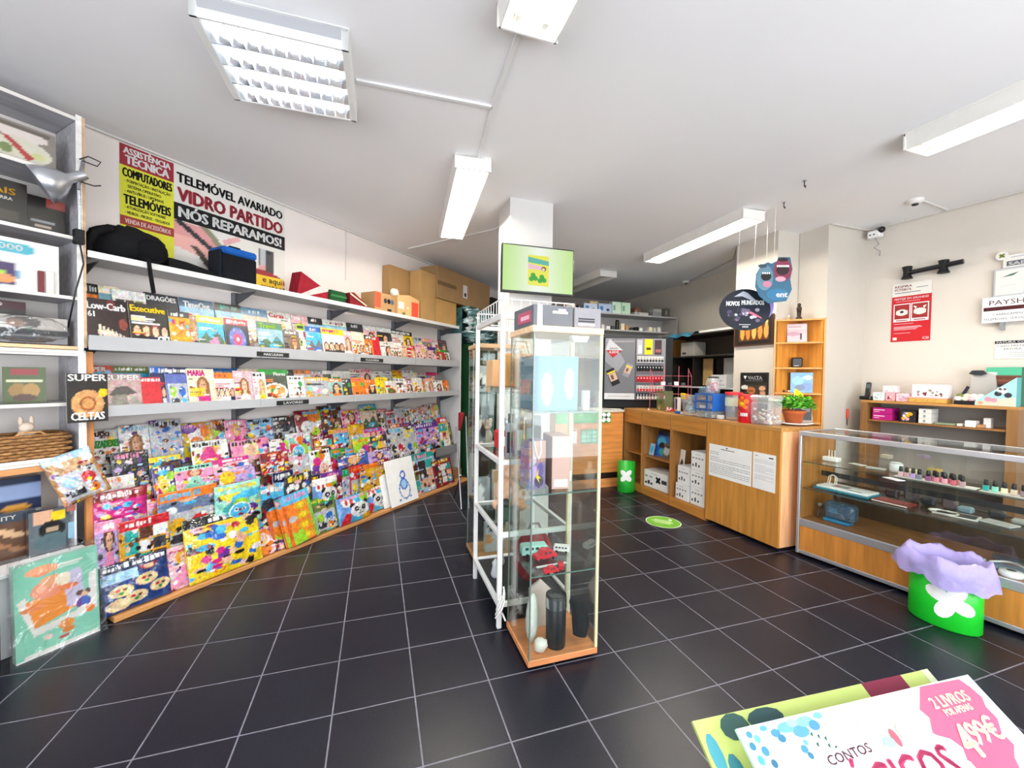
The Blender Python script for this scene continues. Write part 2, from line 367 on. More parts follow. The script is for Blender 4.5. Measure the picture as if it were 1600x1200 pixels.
t1_ = tube_light('long twin-tube ceiling light between the white column and the camera', .612, 2.745, 1.44, .25, math.radians(-4.1), .1)
t2_ = tube_light('twin-tube ceiling light cut by the top edge of the photo, near its middle', .58, .15, 1.46, .265, 0, .1)
t3_ = tube_light('lit twin-tube ceiling light over the counter with strings hanging from it', 3.12, 2.76, 1.44, .24, math.radians(-1.5), .1)
t4_ = tube_light('twin-tube ceiling light at the right edge, over the display case', 3.13, .1, 1.55, .23, math.radians(0), .1)
t5_ = tube_light('dim twin-tube ceiling light at the rear behind the television', 3.04, 4.98, 1.4, .27, math.radians(3), .1, False)
t = thing('ceiling_light', 'square louvred ceiling light with four tubes', 'ceiling light', (-.715, 1.945, H), math.radians(-1), 'fluorescent ceiling lights')
b = MB(); W = .59; V = .525; c = 0xededea; b.box(0, W, 0, V, -.015, 0, c)
for a in ((0, W, 0, .012), (0, W, V - .012, V), (0, .03, 0, V), (W - .03, W, 0, V)): b.box(*a, -.095, 0, c, .002)
b.build('housing', metal, t)
for k in range(4):
    y = .012 + (k + .5) * (V - .024) / 4; q = MB(); q.tube([(.05, y, -.045), (W - .05, y, -.045)], .013, 0xf4f8ff, 8); q.build('tube', tube_m, t)
mir = mat('mirror_reflector', .12, .8, metal=1, var=0)
for k in range(5):
    y = .012 + k * (V - .024) / 4; q = MB(); q.prism([(-.022, -.02), (.022, -.02), (.003, -.093), (-.003, -.093)], .03, W - .03, 0xe4e8ee); o = q.build('reflector', mir, t); o.rotation_euler = (0, 0, math.radians(-90)); o.location = (0, y, 0)
bl = MB(); hb = (V - .024) / 8 - .004; bl.v = []
bl._add([(-.013, -hb, -.045), (.013, -hb, -.045), (.013, hb, -.045), (-.013, hb, -.045), (0, -hb, -.092), (0, hb, -.092)], [(0, 1, 4), (2, 3, 5), (0, 4, 5, 3), (1, 2, 5, 4), (0, 3, 2, 1)], rgb(0xf2f4f8)); me = None
for k in range(4):
    for i in range(10):
        if me is None: o = bl.build('blade', mat('satin_blade', .2, .8, metal=.9, var=0), t); me = o.data
        else: o = bpy.data.objects.new('blade', me); C.objects.link(o); o.parent = t
        o.location = (.03 + (i + .5) * (W - .06) / 10, .012 + (k + .5) * (V - .024) / 4, 0)
# ceiling bits
def dome(label, x, y, rz=0):
    b = MB(); b.lathe([(.055, H), (.052, H - .02), (.03, H - .032), (.0, H - .034)], 0xece9e4, 16); t = thing('smoke_detector', label, 'detector', (x, y, 0), rz); b.build('body', plastic, t)
    k = MB(); k.lathe([(.022, H - .032), (.02, H - .045), (0, H - .047)], 0x2a2a2c, 10); k.build('sensor', plastic, t); return t
dome('round white detector on the ceiling over the right display case', 4.2, 2.2); dome('small white dome detector at the rear above the shelving', 4.5, 5.15)
t = thing('security_camera', 'small white security camera in the right corner below the ceiling', 'camera', RW.P(.07, .07, 2.82), RW.th)
b = MB(); b.box(-.05, .05, -.04, .04, -.03, .035, 'white', .01); b.box(-.03, -.018, -.0415, -.04, -.01, .002, 'black'); b.box(.0, .012, -.0415, -.04, -.01, .002, 'black'); b.build('body', plastic, t)
b = MB(); b.blob(.055, -.02, .03, .03, .03, .03, 'black', 12, 8); b.build('lens', plastic, t)
b = MB(); b.tube([(0, .03, .03), (0, .05, .079)], .012, 'grey'); b.build('bracket', metal, t)
b = MB(); b.tube([(0, .0, -.03), (.02, .03, -.09), (-.01, .01, -.12), (.03, .03, -.16), (.02, .05, -.2)], .004, 'grey', 6); b.build('cable', plastic, t)
for (u, v), lb in (((1257, 288), 'small grey ceiling hook left without a sign, right of the counter light'), ((1225, 322), 'small grey ceiling hook beside the near end of the counter light')):
    p = on(u, v - 6, H); b = MB(); b.box(-.01, .01, -.01, .01, -.006, 0, 'grey', .001); b.tube([(0, 0, 0), (0, 0, -.04), (.012, 0, -.05), (.014, 0, -.035)], .004, 'charcoal', 6); solo(b, 'ceiling_hook', metal, lb, 'hook', p)
# ================================================================ TELEVISION
t = thing('television', 'flat television with a lime green screen mounted on the white column', 'television', (.925, 3.09, 2.07), math.radians(-1))
b = MB(); b.box(0, .625, 0, .035, 0, .385, 'black', .004); b.build('casing', plastic, t)
def screen_col(b, x0, x1, z0, z1, y):
    nx, nz = 24, 14
    def colr(a, q):
        d = min(1, abs(a - .5) * 1.7); g1 = np.array([250, 255, 245]); g2 = np.array([190, 235, 130]); return tuple((g1 * (1 - d) + g2 * d))
    for i in range(nx):
        for j in range(nz):
            X = [x0 + (x1 - x0) * k / nx for k in (i, i + 1)]; Z = [z0 + (z1 - z0) * k / nz for k in (j, j + 1)]
            b.poly([(X[0], y, Z[0]), (X[1], y, Z[0]), (X[1], y, Z[1]), (X[0], y, Z[1])], colr((i + .5) / nx, 0))
b = MB(); screen_col(b, .01, .615, .018, .375, -.001)
b.poly([(.22, -.002, .07), (.4, -.002, .065), (.4, -.002, .31), (.22, -.002, .31)], 0xf2ee5a)
b.prism([(.22, .25), (.40, .235), (.40, .27), (.22, .295)], -.003, -.002, 0x63bfae); b.prism([(.22, .20), (.34, .195), (.34, .225), (.22, .24)], -.003, -.002, 0xf4c8d8)
for cx, cz in ((.265, .15), (.25, .12), (.285, .125), (.34, .14), (.325, .11), (.36, .115)): b.prism([(cx + .022 * math.cos(a * .7), cz + .02 * math.sin(a * .7)) for a in range(9)], -.0035, -.0025, 0x3fae3c)
b.prism([(.355 + .022 * math.cos(a * .7), .205 + .02 * math.sin(a * .7)) for a in range(9)], -.0035, -.0025, 0x6a4a30); b.prism([(.352 + .014 * math.cos(a * .7), .2 + .014 * math.sin(a * .7)) for a in range(9)], -.0045, -.0035, 0xf4d8b0)
b.build('screen', screen_m, t)
b = MB(); b.box(.25, .45, .035, .2, .12, .3, 'charcoal', .004); b.build('wall_bracket', metal, t)
# ================================================================ LEFT WALL SHELVING
t = thing('magazine_shelving', 'long grey metal magazine shelving along the left wall', 'shelving', LW.P(0, 0, 0), LW.th)
SH = 0x9a9ba0; LT = 0xcfcfce; bays = [-.02, .88, 1.78, 2.68, 3.58]
for s in bays:
    b = MB(); b.box(s - .02, s - .004, -.035, -.002, .0, 2.04, 0x6f7176); b.box(s + .004, s + .02, -.035, -.002, 0, 2.04, 0x6f7176); b.box(s - .02, s + .02, -.012, -.002, 0, 2.04, 0x4a4b50); b.build('upright', metal, t)
    for z in (2.03, 1.53, 1.13):
        b = MB(); b.prism([(-.30, 0), (-.035, 0), (-.035, -.075), (-.06, -.08)], -.003, .003, 0x4c4d52); o = b.build('bracket', metal, t); o.location = (s, 0, z); o.rotation_euler = (0, 0, math.radians(90)); 
for s0, s1 in zip(bays, bays[1:]):
    s0 += .001; s1 -= .001
    sl = s0 if s0 > 0 else -.08
    if s0 < 0: s0 = -.043
    b = MB(); b.box(s0, s1, -.35, -.04, 2.045, 2.06, 0xb9b8b6, .002); b.box(sl, s1, -.352, -.345, 2.035, 2.072, 0xe6e4e0, .002); b.build('shelf_board', metal, t)
    for zb, zt in ((1.52, 1.602), (1.138, 1.203)):
        b = MB(); b.box(s0, s1, -.345, -.04, zb, zb + .012, SH, .001); b.box(sl, s1, -.36, -.345, zb - .002, zt, 0xaeafb1, .003); b.build('magazine_shelf', metal, t)
        b = MB(); b.box(s0, s1, -.2, -.04, zb + .012, zb + .078, 0x85868a); b.build('rear_step', metal, t)
    b = MB(); b.box(s0, s1, -.33, -.04, .385, .4, SH, .001); b.box(s0, s1, -.345, -.33, .365, .478, 0x77797c, .003); b.build('lower_shelf', metal, t)
    b = MB(); b.box(s0, s1, -.215, -.12, .4, .58, 0x85868a); b.box(s0, s1, -.12, -.03, .4, .75, 0x85868a); b.build('riser', metal, t)
    b = MB(); b.box(s0, s1, -.53, -.02, 0.0, .03, 0xc98f55, .003); b.box(s0, s1, -.41, -.02, .03, .15, 0x8a6a45); b.build('base_board', woodx, t)
for z, u0, u1, tx in ((1.53, 401, 451, 'MASCULINAS'), (1.53, 563, 598, 'CULINÁRIA'), (1.145, 432, 482, 'LAVORES')):
    s0 = LW.hit(u0, 600, .36)[0]; s1 = LW.hit(u1, 600, .36)[0]
    b = MB(); b.box(s0, s1, -.366, -.361, z, z + .036, 0x1d211f); b.text(tx, (s0 + s1) / 2, z + .008, .02, 'white', wid=(s1 - s0) * .6, y=-.3665, al='c', bold=.03); b.build('section_sign', plastic, t)
b = MB(); b.box(3.60, 3.625, -.36, -.02, 0, 1.98, 0xc9c9c8, .002); b.build('end_panel', metal, t)
# ================================================================ BOOKCASE AT THE FAR LEFT
t = thing('bookcase', 'tall white and pale wood bookcase at the left edge reaching the ceiling', 'bookcase', LW.P(0, 0, 0), LW.th)
x0, x1 = -1.13, -.085; ed = 0xe9e4dc; wd = 0xd9a878; inn = 0xb9b7b8
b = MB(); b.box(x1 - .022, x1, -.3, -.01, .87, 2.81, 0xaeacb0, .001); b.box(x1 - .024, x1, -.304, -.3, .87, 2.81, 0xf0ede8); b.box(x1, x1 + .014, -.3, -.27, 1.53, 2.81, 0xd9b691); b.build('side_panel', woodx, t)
b = MB(); b.box(x0, x0 + .022, -.3, -.01, .87, 2.81, 0xaeacb0, .001); b.build('side_panel', woodx, t)
b = MB(); b.box(x0, x1, -.012, -.002, .87, 2.81, 0xd6d0ca); b.build('back_panel', paper, t)
for z in (2.795, 2.47, 2.14, 1.81, 1.535, 1.50, 1.225, .915):
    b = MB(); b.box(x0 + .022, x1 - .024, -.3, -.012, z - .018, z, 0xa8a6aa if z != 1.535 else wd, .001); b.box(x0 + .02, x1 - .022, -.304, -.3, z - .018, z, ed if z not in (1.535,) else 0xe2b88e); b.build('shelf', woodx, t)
b = MB()
for a in ((x0, x1 + .005, 1.495, 1.513), (x0, x1 + .005, .915, .933), (x1 - .012, x1 + .005, .915, 1.513)): b.box(a[0], a[1], -.316, -.304, a[2], a[3], 'white', .002)
b.build('door_frame', plastic, t)
b = MB(); b.box(x0, x1 + .02, -.31, -.012, .865, .895, 0xd99a62, .002); b.build('bottom_board', woodx, t)
for a, z1 in ((x1 + .005, 1.51), (x0, .87)): b = MB(); b.box(a, a + .035, -.3, -.262, 0, z1, 0xd08b50, .002); b.build('post', wood, t)
t = thing('low_cabinet', 'low white cabinet below the bookcase at the left edge', 'cabinet', LW.P(0, 0, 0), LW.th)
b = MB(); b.box(-1.15, -.13, -.44, -.31, .0, .40, 0xdfe0e2, .003); b.build('body', plastic, t)
b = MB(); b.box(-1.15, -.10, -.47, -.305, .40, .42, 0xf2f2f2, .003); b.build('worktop', plastic, t)
b = MB(); b.box(-.13, -.10, -.462, -.31, 0, .40, 0xe4e4e6, .002); b.build('side_panel', plastic, t)
# ================================================================ GLASS CABINETS AND WHITE RACK IN THE MIDDLE
def vitrine(label, x, y, w, d, h, shelves, base=0xd98f5c, top=0xf0cda2):
    t = thing('glass_cabinet', label, 'display cabinet', (x, y, 0))
    b = MB(); b.box(0, w, 0, d, .015, .045, base, .002)
    b.build('base', woodx, t)
    for xx in (.03, w - .03):
        for yy in (.03, d - .03): q = MB(); q.lathe([(.012, 0), (.014, .015)], 'black', 8, xx, yy); q.build('foot', matte, t)
    b = MB(); b.box(-.002, w + .002, -.002, d, h - .03, h, top, .002); b.build('top', woodx, t)
    for nm, bx in (('glass_panel', (.004, w - .012, .002, .007)), ('glass_panel', (.004, .009, .008, d - .008)), ('glass_panel', (w - .013, w - .008, .008, d - .008)), ('glass_door', (.004, w - .012, d - .008, d - .003))):
        q = MB(); q.box(*bx, .046, h - .031, 'white'); q.build(nm, glass, t)
    for xx, yy in ((.004, .0), (.004, d - .012)): q = MB(); q.box(xx, xx + .006, yy, yy + .008, .046, h - .031, 0x6f8078); q.build('edge_strip', glass_edge, t)
    for yy in (0, d - .014): q = MB(); q.box(w - .014, w, yy, yy + .014, .046, h - .031, 0xe6dcae, .002); q.build('corner_post', plastic, t)
    for z in shelves:
        q = MB(); q.box(.012, w - .016, .012, d - .012, z - .006, z, 'white'); q.build('glass_shelf', glass, t)
        q = MB(); q.box(.012, w - .016, .009, .012, z - .006, z, 0x55706a); q.build('shelf_edge', glass_edge, t)
    return t
vitrine('glass display cabinet with pale wood top and base at the centre of the shop', .692, 1.78, .373, .345, 1.645, (.447, .842, 1.235))
vitrine('second glass cabinet standing behind the white rack, next to the column', .70, 2.88, .345, .35, 1.64, (.42, .86, 1.28), 0xb98a5a, 0xd8b48a)
t = thing('metal_rack', 'white metal frame rack between the two glass cabinets', 'rack', (.655, 2.145, 0))
W, D, Hh = .42, .58, 1.75
for xx in (0, W):
    for yy in (0, D): q = MB(); q.box(xx - .013, xx + .013, yy - .013, yy + .013, 0, Hh, 0xf1f1f0, .003); q.build('post', metal, t)
for z in (.13, .52, .925, Hh - .02):
    for a in ((0, W, -.012, .012), (0, W, D - .012, D + .012)): q = MB(); q.box(a[0] + .013, a[1] - .013, a[2], a[3], z - .013, z + .013, 0xe9ecec, .002); q.build('crossbar', metal, t)
    for xx in (0, W): q = MB(); q.box(xx - .012, xx + .012, .013, D - .013, z - .013, z + .013, 0xe0e2e2, .002); q.build('crossbar', metal, t)
q = MB(); q.box(.013, W - .013, .013, D - .013, .12, .132, 0x2b2c2e); q.build('bottom_shelf', matte, t)
for z in (.525, .93, 1.33): q = MB(); q.box(.013, W - .013, .013, D - .013, z, z + .006, 'white'); q.build('glass_shelf', glass, t)
t = thing('wire_basket', 'low white wire basket on top of the metal rack', 'basket', (.655, 2.145, 1.752))
for z, e in ((0.002, .0), (.075, .01)): q = MB(); q.tube([(-e, .0, z), (W + e, .0, z), (W + e, D, z), (-e, D, z)], .004, 'white', 6, True); q.build('rim', metal, t)
q = MB()
for i in range(11):
    y = D * i / 10
    for xx in (-.005, W + .005): q.tube([(xx, y, .002), (xx * 1.01, y, .075)], .0022, 'white', 5)
for i in range(9):
    x = W * i / 8
    for yy in (0, D): q.tube([(x, yy, .002), (x, yy, .075)], .0022, 'white', 5)
q.build('wires', metal, t)
# things in the centre cabinet
def van(label, col, loc, rz, L_=.11, win='charcoal', kind='van', roofc=None):
    t = thing('toy_' + kind, label, 'toy', loc, rz); b = MB(); h = L_ * .42; w_ = L_ * .4
    if kind == 'van': pr = [(0, .1), (0, .85), (.06, 1), (.96, 1), (1, .9), (1, .1)]
    else: pr = [(0, .1), (0, .5), (.22, .55), (.34, 1), (.74, 1), (.88, .58), (1, .5), (1, .1)]
    b.prism([(x * L_, .12 * h + z * h * .88) for x, z in pr], -w_ / 2, w_ / 2, col); b.build('body', gloss, t)
    for sy in (-1, 1):
        for k in range(4 if kind == 'van' else 2):
            q = MB(); x = L_ * (.12 + k * .2) if kind == 'van' else L_ * (.38 + k * .2)
            q.box(x, x + L_ * .13, sy * w_ / 2 - .0008, sy * w_ / 2 + .0008, h * .64, h * .88, win); q.build('window', plastic, t)
        for xx in (.2, .8):
            q = MB(); q.m = Matrix.Translation((xx * L_, sy * w_ * .46, h * .16)) @ Matrix.Rotation(math.pi / 2, 4, 'X'); q.lathe([(h * .17, -.004), (h * .17, .004)], 'black', 10); q.build('wheel', matte, t)
    return t
van('mint green toy van in the centre glass cabinet', 0x9fd8cc, (.735, 2.02, .449), math.radians(-6), .14)
van('larger red toy car on the middle glass shelf, behind the ruler', 'red', (.785, 1.945, .449), math.radians(8), .12, kind='car')
van('small red toy car at the front left of the middle glass shelf', 'red', (.775, 1.80, .449), math.radians(4), .075, kind='car')
van('small red toy jeep right of the other front toy car', 0xb8101c, (.87, 1.805, .449), math.radians(70), .065, kind='car')
van('white toy van at the right of the glass shelf, behind the red cars', 0xe6e6e2, (.93, 2.03, .449), math.radians(-30), .085)
b = MB(); b.box(0, .17, 0, .018, 0, .002, 0xdfe6ea)
for i in range(17): b.box(.004 + i * .01, .005 + i * .01, 0, .008, .002, .0024, 'charcoal')
solo(b, 'ruler', plastic, 'clear ruler lying between the red toy cars', 'ruler', (.765, 1.86, .45), math.radians(3))
b = MB(); b.lathe([(.048, 0), (.05, .01), (.052, .26), (.05, .262), (.046, .262), (.044, .02), (0, .02)], 0x17181c, 20, cols=[0x17181c] * 6); t = thing('waste_bin', 'slim black waste bin with silver band inside the glass cabinet', 'bin', (.87, 1.86, .046)); b.build('body', plastic, t)
b = MB(); b.lathe([(.0535, .2), (.0535, .25)], 0xb9bbc0, 20); b.build('band', chrome, t)
b = MB(); b.blob(0, 0, .12, .06, .03, .125, 0xdfe2da, 14, 8, cut=-.95); solo(b, 'cushion', fabric, 'pale pointed cushion leaning at the left of the cabinet floor', 'cushion', (.765, 1.92, .047), math.radians(50))
b = MB(); b.prism([(0, 0), (.13, 0), (.14, .17), (.07, .24), (0, .2)], 0, .02, 0xcfbfb6); solo(b, 'wooden_plaque', paper, 'greyish pink plaque behind the slim black bin', 'plaque', (.80, 2.02, .047), 0, lean=.15)
b = MB(); b.blob(.03, 0, .035, .035, .03, .035, 0xe4e0d8, 10, 6, .3, 3); solo(b, 'paper_ball', paper, 'crumpled white paper at the front of the cabinet floor', 'paper', (.745, 1.83, .047))
b = MB(); b.tube([(0, 0, .045), (.01, .01, .1), (.04, .08, .12), (.06, .2, .1)], .045, 0x1b1c20, 12, rs=[.035, .045, .042, .02]); solo(b, 'rolled_bag', fabric, 'black rolled bag at the right of the cabinet floor', 'bag', (.99, 1.83, .047))
t = thing('gift_box', 'tall pale pink box with a dusky side on the second glass shelf', 'box', (.83, 1.85, .843), math.radians(-6)); b = MB(); b.box(0, .095, 0, .16, 0, .265, 0xd0a8a2, .002); b.poly([(-.0005, 0, .002), (-.0005, .16, .002), (-.0005, .16, .262), (-.0005, 0, .262)], 0xa97b78); b.poly([(-.0005, 0, .002), (-.0005, 0, .262), (-.0005, .16, .262), (-.0005, .16, .002)], 0x9c6f6c)
b.box(.012, .083, -.001, 0, .012, .05, 0xf8e6e2); b.build('carton', paper, t)
t = thing('gift_bag', 'purple paper gift bag with a yellow ribbon beside the pink box', 'bag', (.715, 1.87, .843), math.radians(12)); b = MB(); b.raster(.1, .24, 20, 30, [('r', 0, .55, 1, 1, 0xb58a7c), ('e', .3, .3, .25, .2, 'lilac'), ('e', .7, .4, .2, .15, 0x6a5a9a), ('e', .6, .15, .3, .12, 0x57506a), ('e', .25, .6, .2, .1, 0xcabad4)], 0x8f7fa6, back=0x8f7fa6, thick=.08); b.build('body', paper, t)
b = MB(); b.tube([(.03, 0, .24), (.035, -.01, .19), (.05, -.012, .15), (.065, -.01, .19), (.07, 0, .24)], .003, 'white', 6); b.build('handle', paper, t)
b = MB(); b.prism([(.04, .06), (.055, .1), (.05, .07), (.07, .05), (.055, .055), (.06, .03)], -.006, -.003, 'yellow'); b.build('ribbon', paper, t)
t = thing('boxed_set', 'large pale blue box filling the top glass shelf', 'box', (.72, 1.84, 1.236), 0); b = MB(); b.raster(.24, .27, 24, 26, [('r', 0, 0, .12, 1, 0x6c8ab0), ('r', .5, 0, .6, 1, 0x86a6c0), ('e', .3, .4, .12, .3, 0xd4e4ee), ('e', .8, .5, .1, .3, 0xbcd4e4)], 0x7fa0b6, back=0x6f90a4, thick=.2); b.build('carton', paper, t)
b = MB(); b.lathe([(.03, 0), (.032, .05), (.014, .055), (.012, .09)], 0xe6e6e2, 14); solo(b, 'table_lamp', plastic, 'small white figure on the second shelf behind the pink box', 'ornament', (.98, 2.0, .843))
b = MB(); b.prism([(0, 0), (.07, 0), (.085, .03), (-.015, .03)], 0, .03, 'white'); solo(b, 'cap_light', plastic, 'white wedge lamp at the top right inside the centre cabinet', 'lamp', (.93, 1.83, 1.58))
for i, (x, y, c, l) in enumerate(((1.0, 1.85, 0xe8e8e6, 'front'), (.93, 2.05, 0xdedede, 'rear'))): b = MB(); b.box(0, .035, 0, .03, 0, .1, c, .003); solo(b, 'white_carton', paper, 'slim white carton on the top glass shelf, the %s one' % l, 'box', (x, y, 1.236))
# on top of the centre cabinet
t = thing('appliance_box', 'dark grey box with a pink end label on the glass cabinet', 'box', (.70, 1.80, 1.647), math.radians(2)); b = MB(); b.box(0, .21, 0, .26, 0, .10, 0x62666c, .002); b.build('carton', paper, t)
b = MB(); b.box(-.0015, 0, .03, .2, .02, .075, 0xb8566e); b.box(-.002, -.0015, .05, .16, .035, .055, 0xe6b8c4); b.build('end_label', paper, t); b = MB(); b.box(.02, .045, -.0015, 0, .0, .1, 'white'); b.box(.10, .18, -.0015, 0, .062, .074, 'white'); b.box(.13, .17, -.0015, 0, .075, .085, 'offwhite'); b.build('front_label', paper, t)
t = thing('appliance_box', 'light grey box with two black text lines on the glass cabinet', 'box', (.915, 1.80, 1.647)); b = MB(); b.box(0, .145, 0, .2, 0, .098, 0x85848a, .002); b.build('carton', paper, t); b = MB()
for k, (z, w_) in enumerate(((.04, .09), (.028, .09), (.012, .09))): b.box(.02, .02 + w_, -.001, 0, z, z + (.007 if k < 2 else .009), 'charcoal' if k < 2 else 'offwhite')
b.build('print', paper, t)
b = MB(); b.box(0, .04, 0, .12, 0, .1, 0xc9c089, .002); solo(b, 'small_carton', paper, 'narrow olive cream carton at the right end of the cabinet top', 'box', (1.008 + .056, 1.93, 1.647), math.radians(70))
# rack contents
def bear(label, loc, s, col, rz=0):
    t = thing('plush_toy', label, 'plush toy', loc, rz); b = MB(); b.blob(0, 0, s * .34, s * .3, s * .24, s * .36, col); b.blob(0, -.02 * s, s * .8, s * .26, s * .22, s * .24, col); b.build('body', fabric, t)
    for sx in (-1, 1):
        q = MB(); q.blob(sx * s * .2, 0, s * .99, s * .09, s * .05, s * .1, col, 8, 6); q.build('ear', fabric, t); q = MB(); q.blob(sx * s * .22, -s * .2, s * .14, s * .11, s * .14, s * .1, col, 8, 6); q.build('paw', fabric, t)
    q = MB(); q.blob(0, -s * .22, s * .74, s * .1, s * .07, s * .07, 0xe8c0a8, 8, 6); q.build('muzzle', fabric, t); return t
bear('beige plush toy on the middle shelf of the white rack', (.82, 2.48, .548), .33, 0xd9ad90, math.radians(-20))
b = MB(); b.box(0, .11, 0, .14, 0, .12, 'red', .01); b.box(.02, .09, -.002, 0, .03, .09, 'white'); solo(b, 'red_box', paper, 'small bright red box on the upper shelf of the white rack', 'box', (.73, 2.42, .937))
b = MB(); b.box(0, .10, 0, .08, 0, .09, 0x2f4436, .008); b.blob(.05, .04, .1, .035, .035, .03, 0x202a22, 8, 6); solo(b, 'toy_robot', plastic, 'dark green toy at the left of the rack middle shelf', 'toy', (.70, 2.3, .532))
for i, (x, y, s) in enumerate(((.72, 2.45, .1), (.80, 2.6, .12))): b = MB(); b.lathe([(.02, 0), (.03, .02), (.018, .07), (.022, .09), (.0, .12)], 0xb9bcc0, 10); solo(b, 'figurine', gloss, ('shorter' if i == 0 else 'taller') + ' silver figurine on the lowest shelf of the rack', 'figurine', (x, y, .133))
b = MB(); b.blob(0, 0, .16, .13, .09, .165, 0xa32a30, 14, 8, .05, 2, cut=-.9); b.tube([(-.05, 0, .3), (-.02, 0, .36), (.03, 0, .36), (.06, 0, .3)], .008, 0x7a1c22, 6); solo(b, 'handbag', fabric, 'dark red bag on the black bottom shelf of the white rack', 'bag', (.93, 2.33, .133))
t = thing('paper_bag', 'brown paper bag under the wire basket of the white rack', 'bag', (.70, 2.25, 1.338)); b = MB(); b.box(0, .2, 0, .12, 0, .2, 0xd9a060, .01); b.build('body', card, t); b = MB(); b.tube([(.05, 0, .2), (.07, 0, .27), (.13, 0, .27), (.15, 0, .2)], .004, 0xc08a50, 6); b.build('handle', card, t)
t = thing('carton', 'pale carton at the back of the rack top shelf', 'box', (.7, 2.5, 1.338)); b = MB(); b.box(0, .25, 0, .16, 0, .17, 0xe8b888, .002); b.build('body', card, t); b = MB(); b.box(.1, .15, -.001, 0, 0, .17, 0xf0d8b8); b.build('tape', paper, t)
for i in range(7):
    b = MB(); b.box(0, .045, 0, .02, 0, .2 + .02 * (i % 2), 0x5a5e66 if i % 2 else 0x9aa0a8, .001); b.box(.006, .039, -.0006, 0, .03, .15, 0xd8d8da if i % 3 else 0x303038)
    solo(b, 'blister_pack', gloss, 'slim grey blister pack on the rack, %s from the front' % ['first', 'second', 'third', 'fourth', 'fifth', 'sixth', 'seventh'][i], 'packet', (.70 + .3 * ((i * 37) % 7) / 7, 2.2 + i * .07, .937), 0, 'blister packs on the white rack')
b = MB(); 
for k in range(4): b.tube([(.03 * math.cos(k + j * .7), .03 * math.sin(k + j * .9), .05 + j * .03 + .01 * k) for j in range(6)], .005, 'white', 6)
solo(b, 'cable_bundle', plastic, 'white cable bundle tied to the front post of the rack', 'cable', (.655, 2.11, .0), math.radians(10))
# second glass cabinet contents
bear('small beige plush figure in the second glass cabinet', (.8, 3.05, .862), .2, 0xc8b8a8)
for i, (x, z, c, w_, h_) in enumerate(((.73, .422, 0x9aa4a8, .1, .2), (.86, .422, 0xd8c8b8, .12, .25), (.73, .862, 0x8a9498, .06, .24), (.93, .862, 0x707880, .08, .2), (.73, 1.282, 0xc0c8cc, .09, .2), (.86, 1.282, 0x707070, .1, .22), (.8, .047, 0xb0b8b8, .16, .22))):
    b = MB(); b.raster(w_, h_, 8, 12, [('e', R.random(), R.random(), .3, .2, R.choice(['white', 'grey', 'tan', 'charcoal'])) for _ in range(5)], c, back=c, thick=.06); solo(b, 'boxed_toy', gloss, ['grey boxed toy low at the left', 'pale boxed toy low at the right', 'narrow grey pack behind the white bars', 'dark grey pack beside the plush figure', 'light boxed toy high at the left', 'dark boxed toy high at the right', 'wide grey box on the floor'][i] + ' of the second cabinet', 'boxed toy', (x, 3.0, z))
# ================================================================ COUNTERS
OAK = 0xc4853c; OAKL = 0xe0a468
def cf(t, name, x0, x1, y0, y1, z0, z1, col=OAK, mt=wood, ch=.002):
    b = MB(); b.box(x0, x1, y0, y1, z0, z1, col, ch); return b.build(name, mt, t)
t = thing('counter_shelf', 'oak counter section with open shelves holding white boxes', 'counter', CF.P(0, 0, 0), CF.th)
cf(t, 'top', 0, 1.385, 0, .46, .985, 1.012, 0xc08a4a, woodx)
cf(t, 'top_panel', .0, 1.385, .0, .018, .835, .985, OAK, woodx); cf(t, 'plinth', 0, 1.385, 0, .018, 0, .095, OAK, woodx)
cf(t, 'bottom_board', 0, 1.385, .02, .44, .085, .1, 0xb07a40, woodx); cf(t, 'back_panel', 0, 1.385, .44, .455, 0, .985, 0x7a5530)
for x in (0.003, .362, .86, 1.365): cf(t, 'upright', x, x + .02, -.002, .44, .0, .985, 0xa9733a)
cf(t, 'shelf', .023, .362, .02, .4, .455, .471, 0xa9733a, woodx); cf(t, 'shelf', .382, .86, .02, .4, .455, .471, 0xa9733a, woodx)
t = thing('counter', 'closed oak counter block with two notices taped on its front', 'counter', CF.P(0, 0, 0), CF.th)
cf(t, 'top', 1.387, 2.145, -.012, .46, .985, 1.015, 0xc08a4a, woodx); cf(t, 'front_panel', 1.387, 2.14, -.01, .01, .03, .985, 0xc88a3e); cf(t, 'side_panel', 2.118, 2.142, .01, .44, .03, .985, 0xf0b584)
cf(t, 'side_panel', 1.388, 1.405, .01, .44, .03, .985, OAK); cf(t, 'plinth', 1.40, 2.12, .04, .4, 0, .03, 'black', matte)
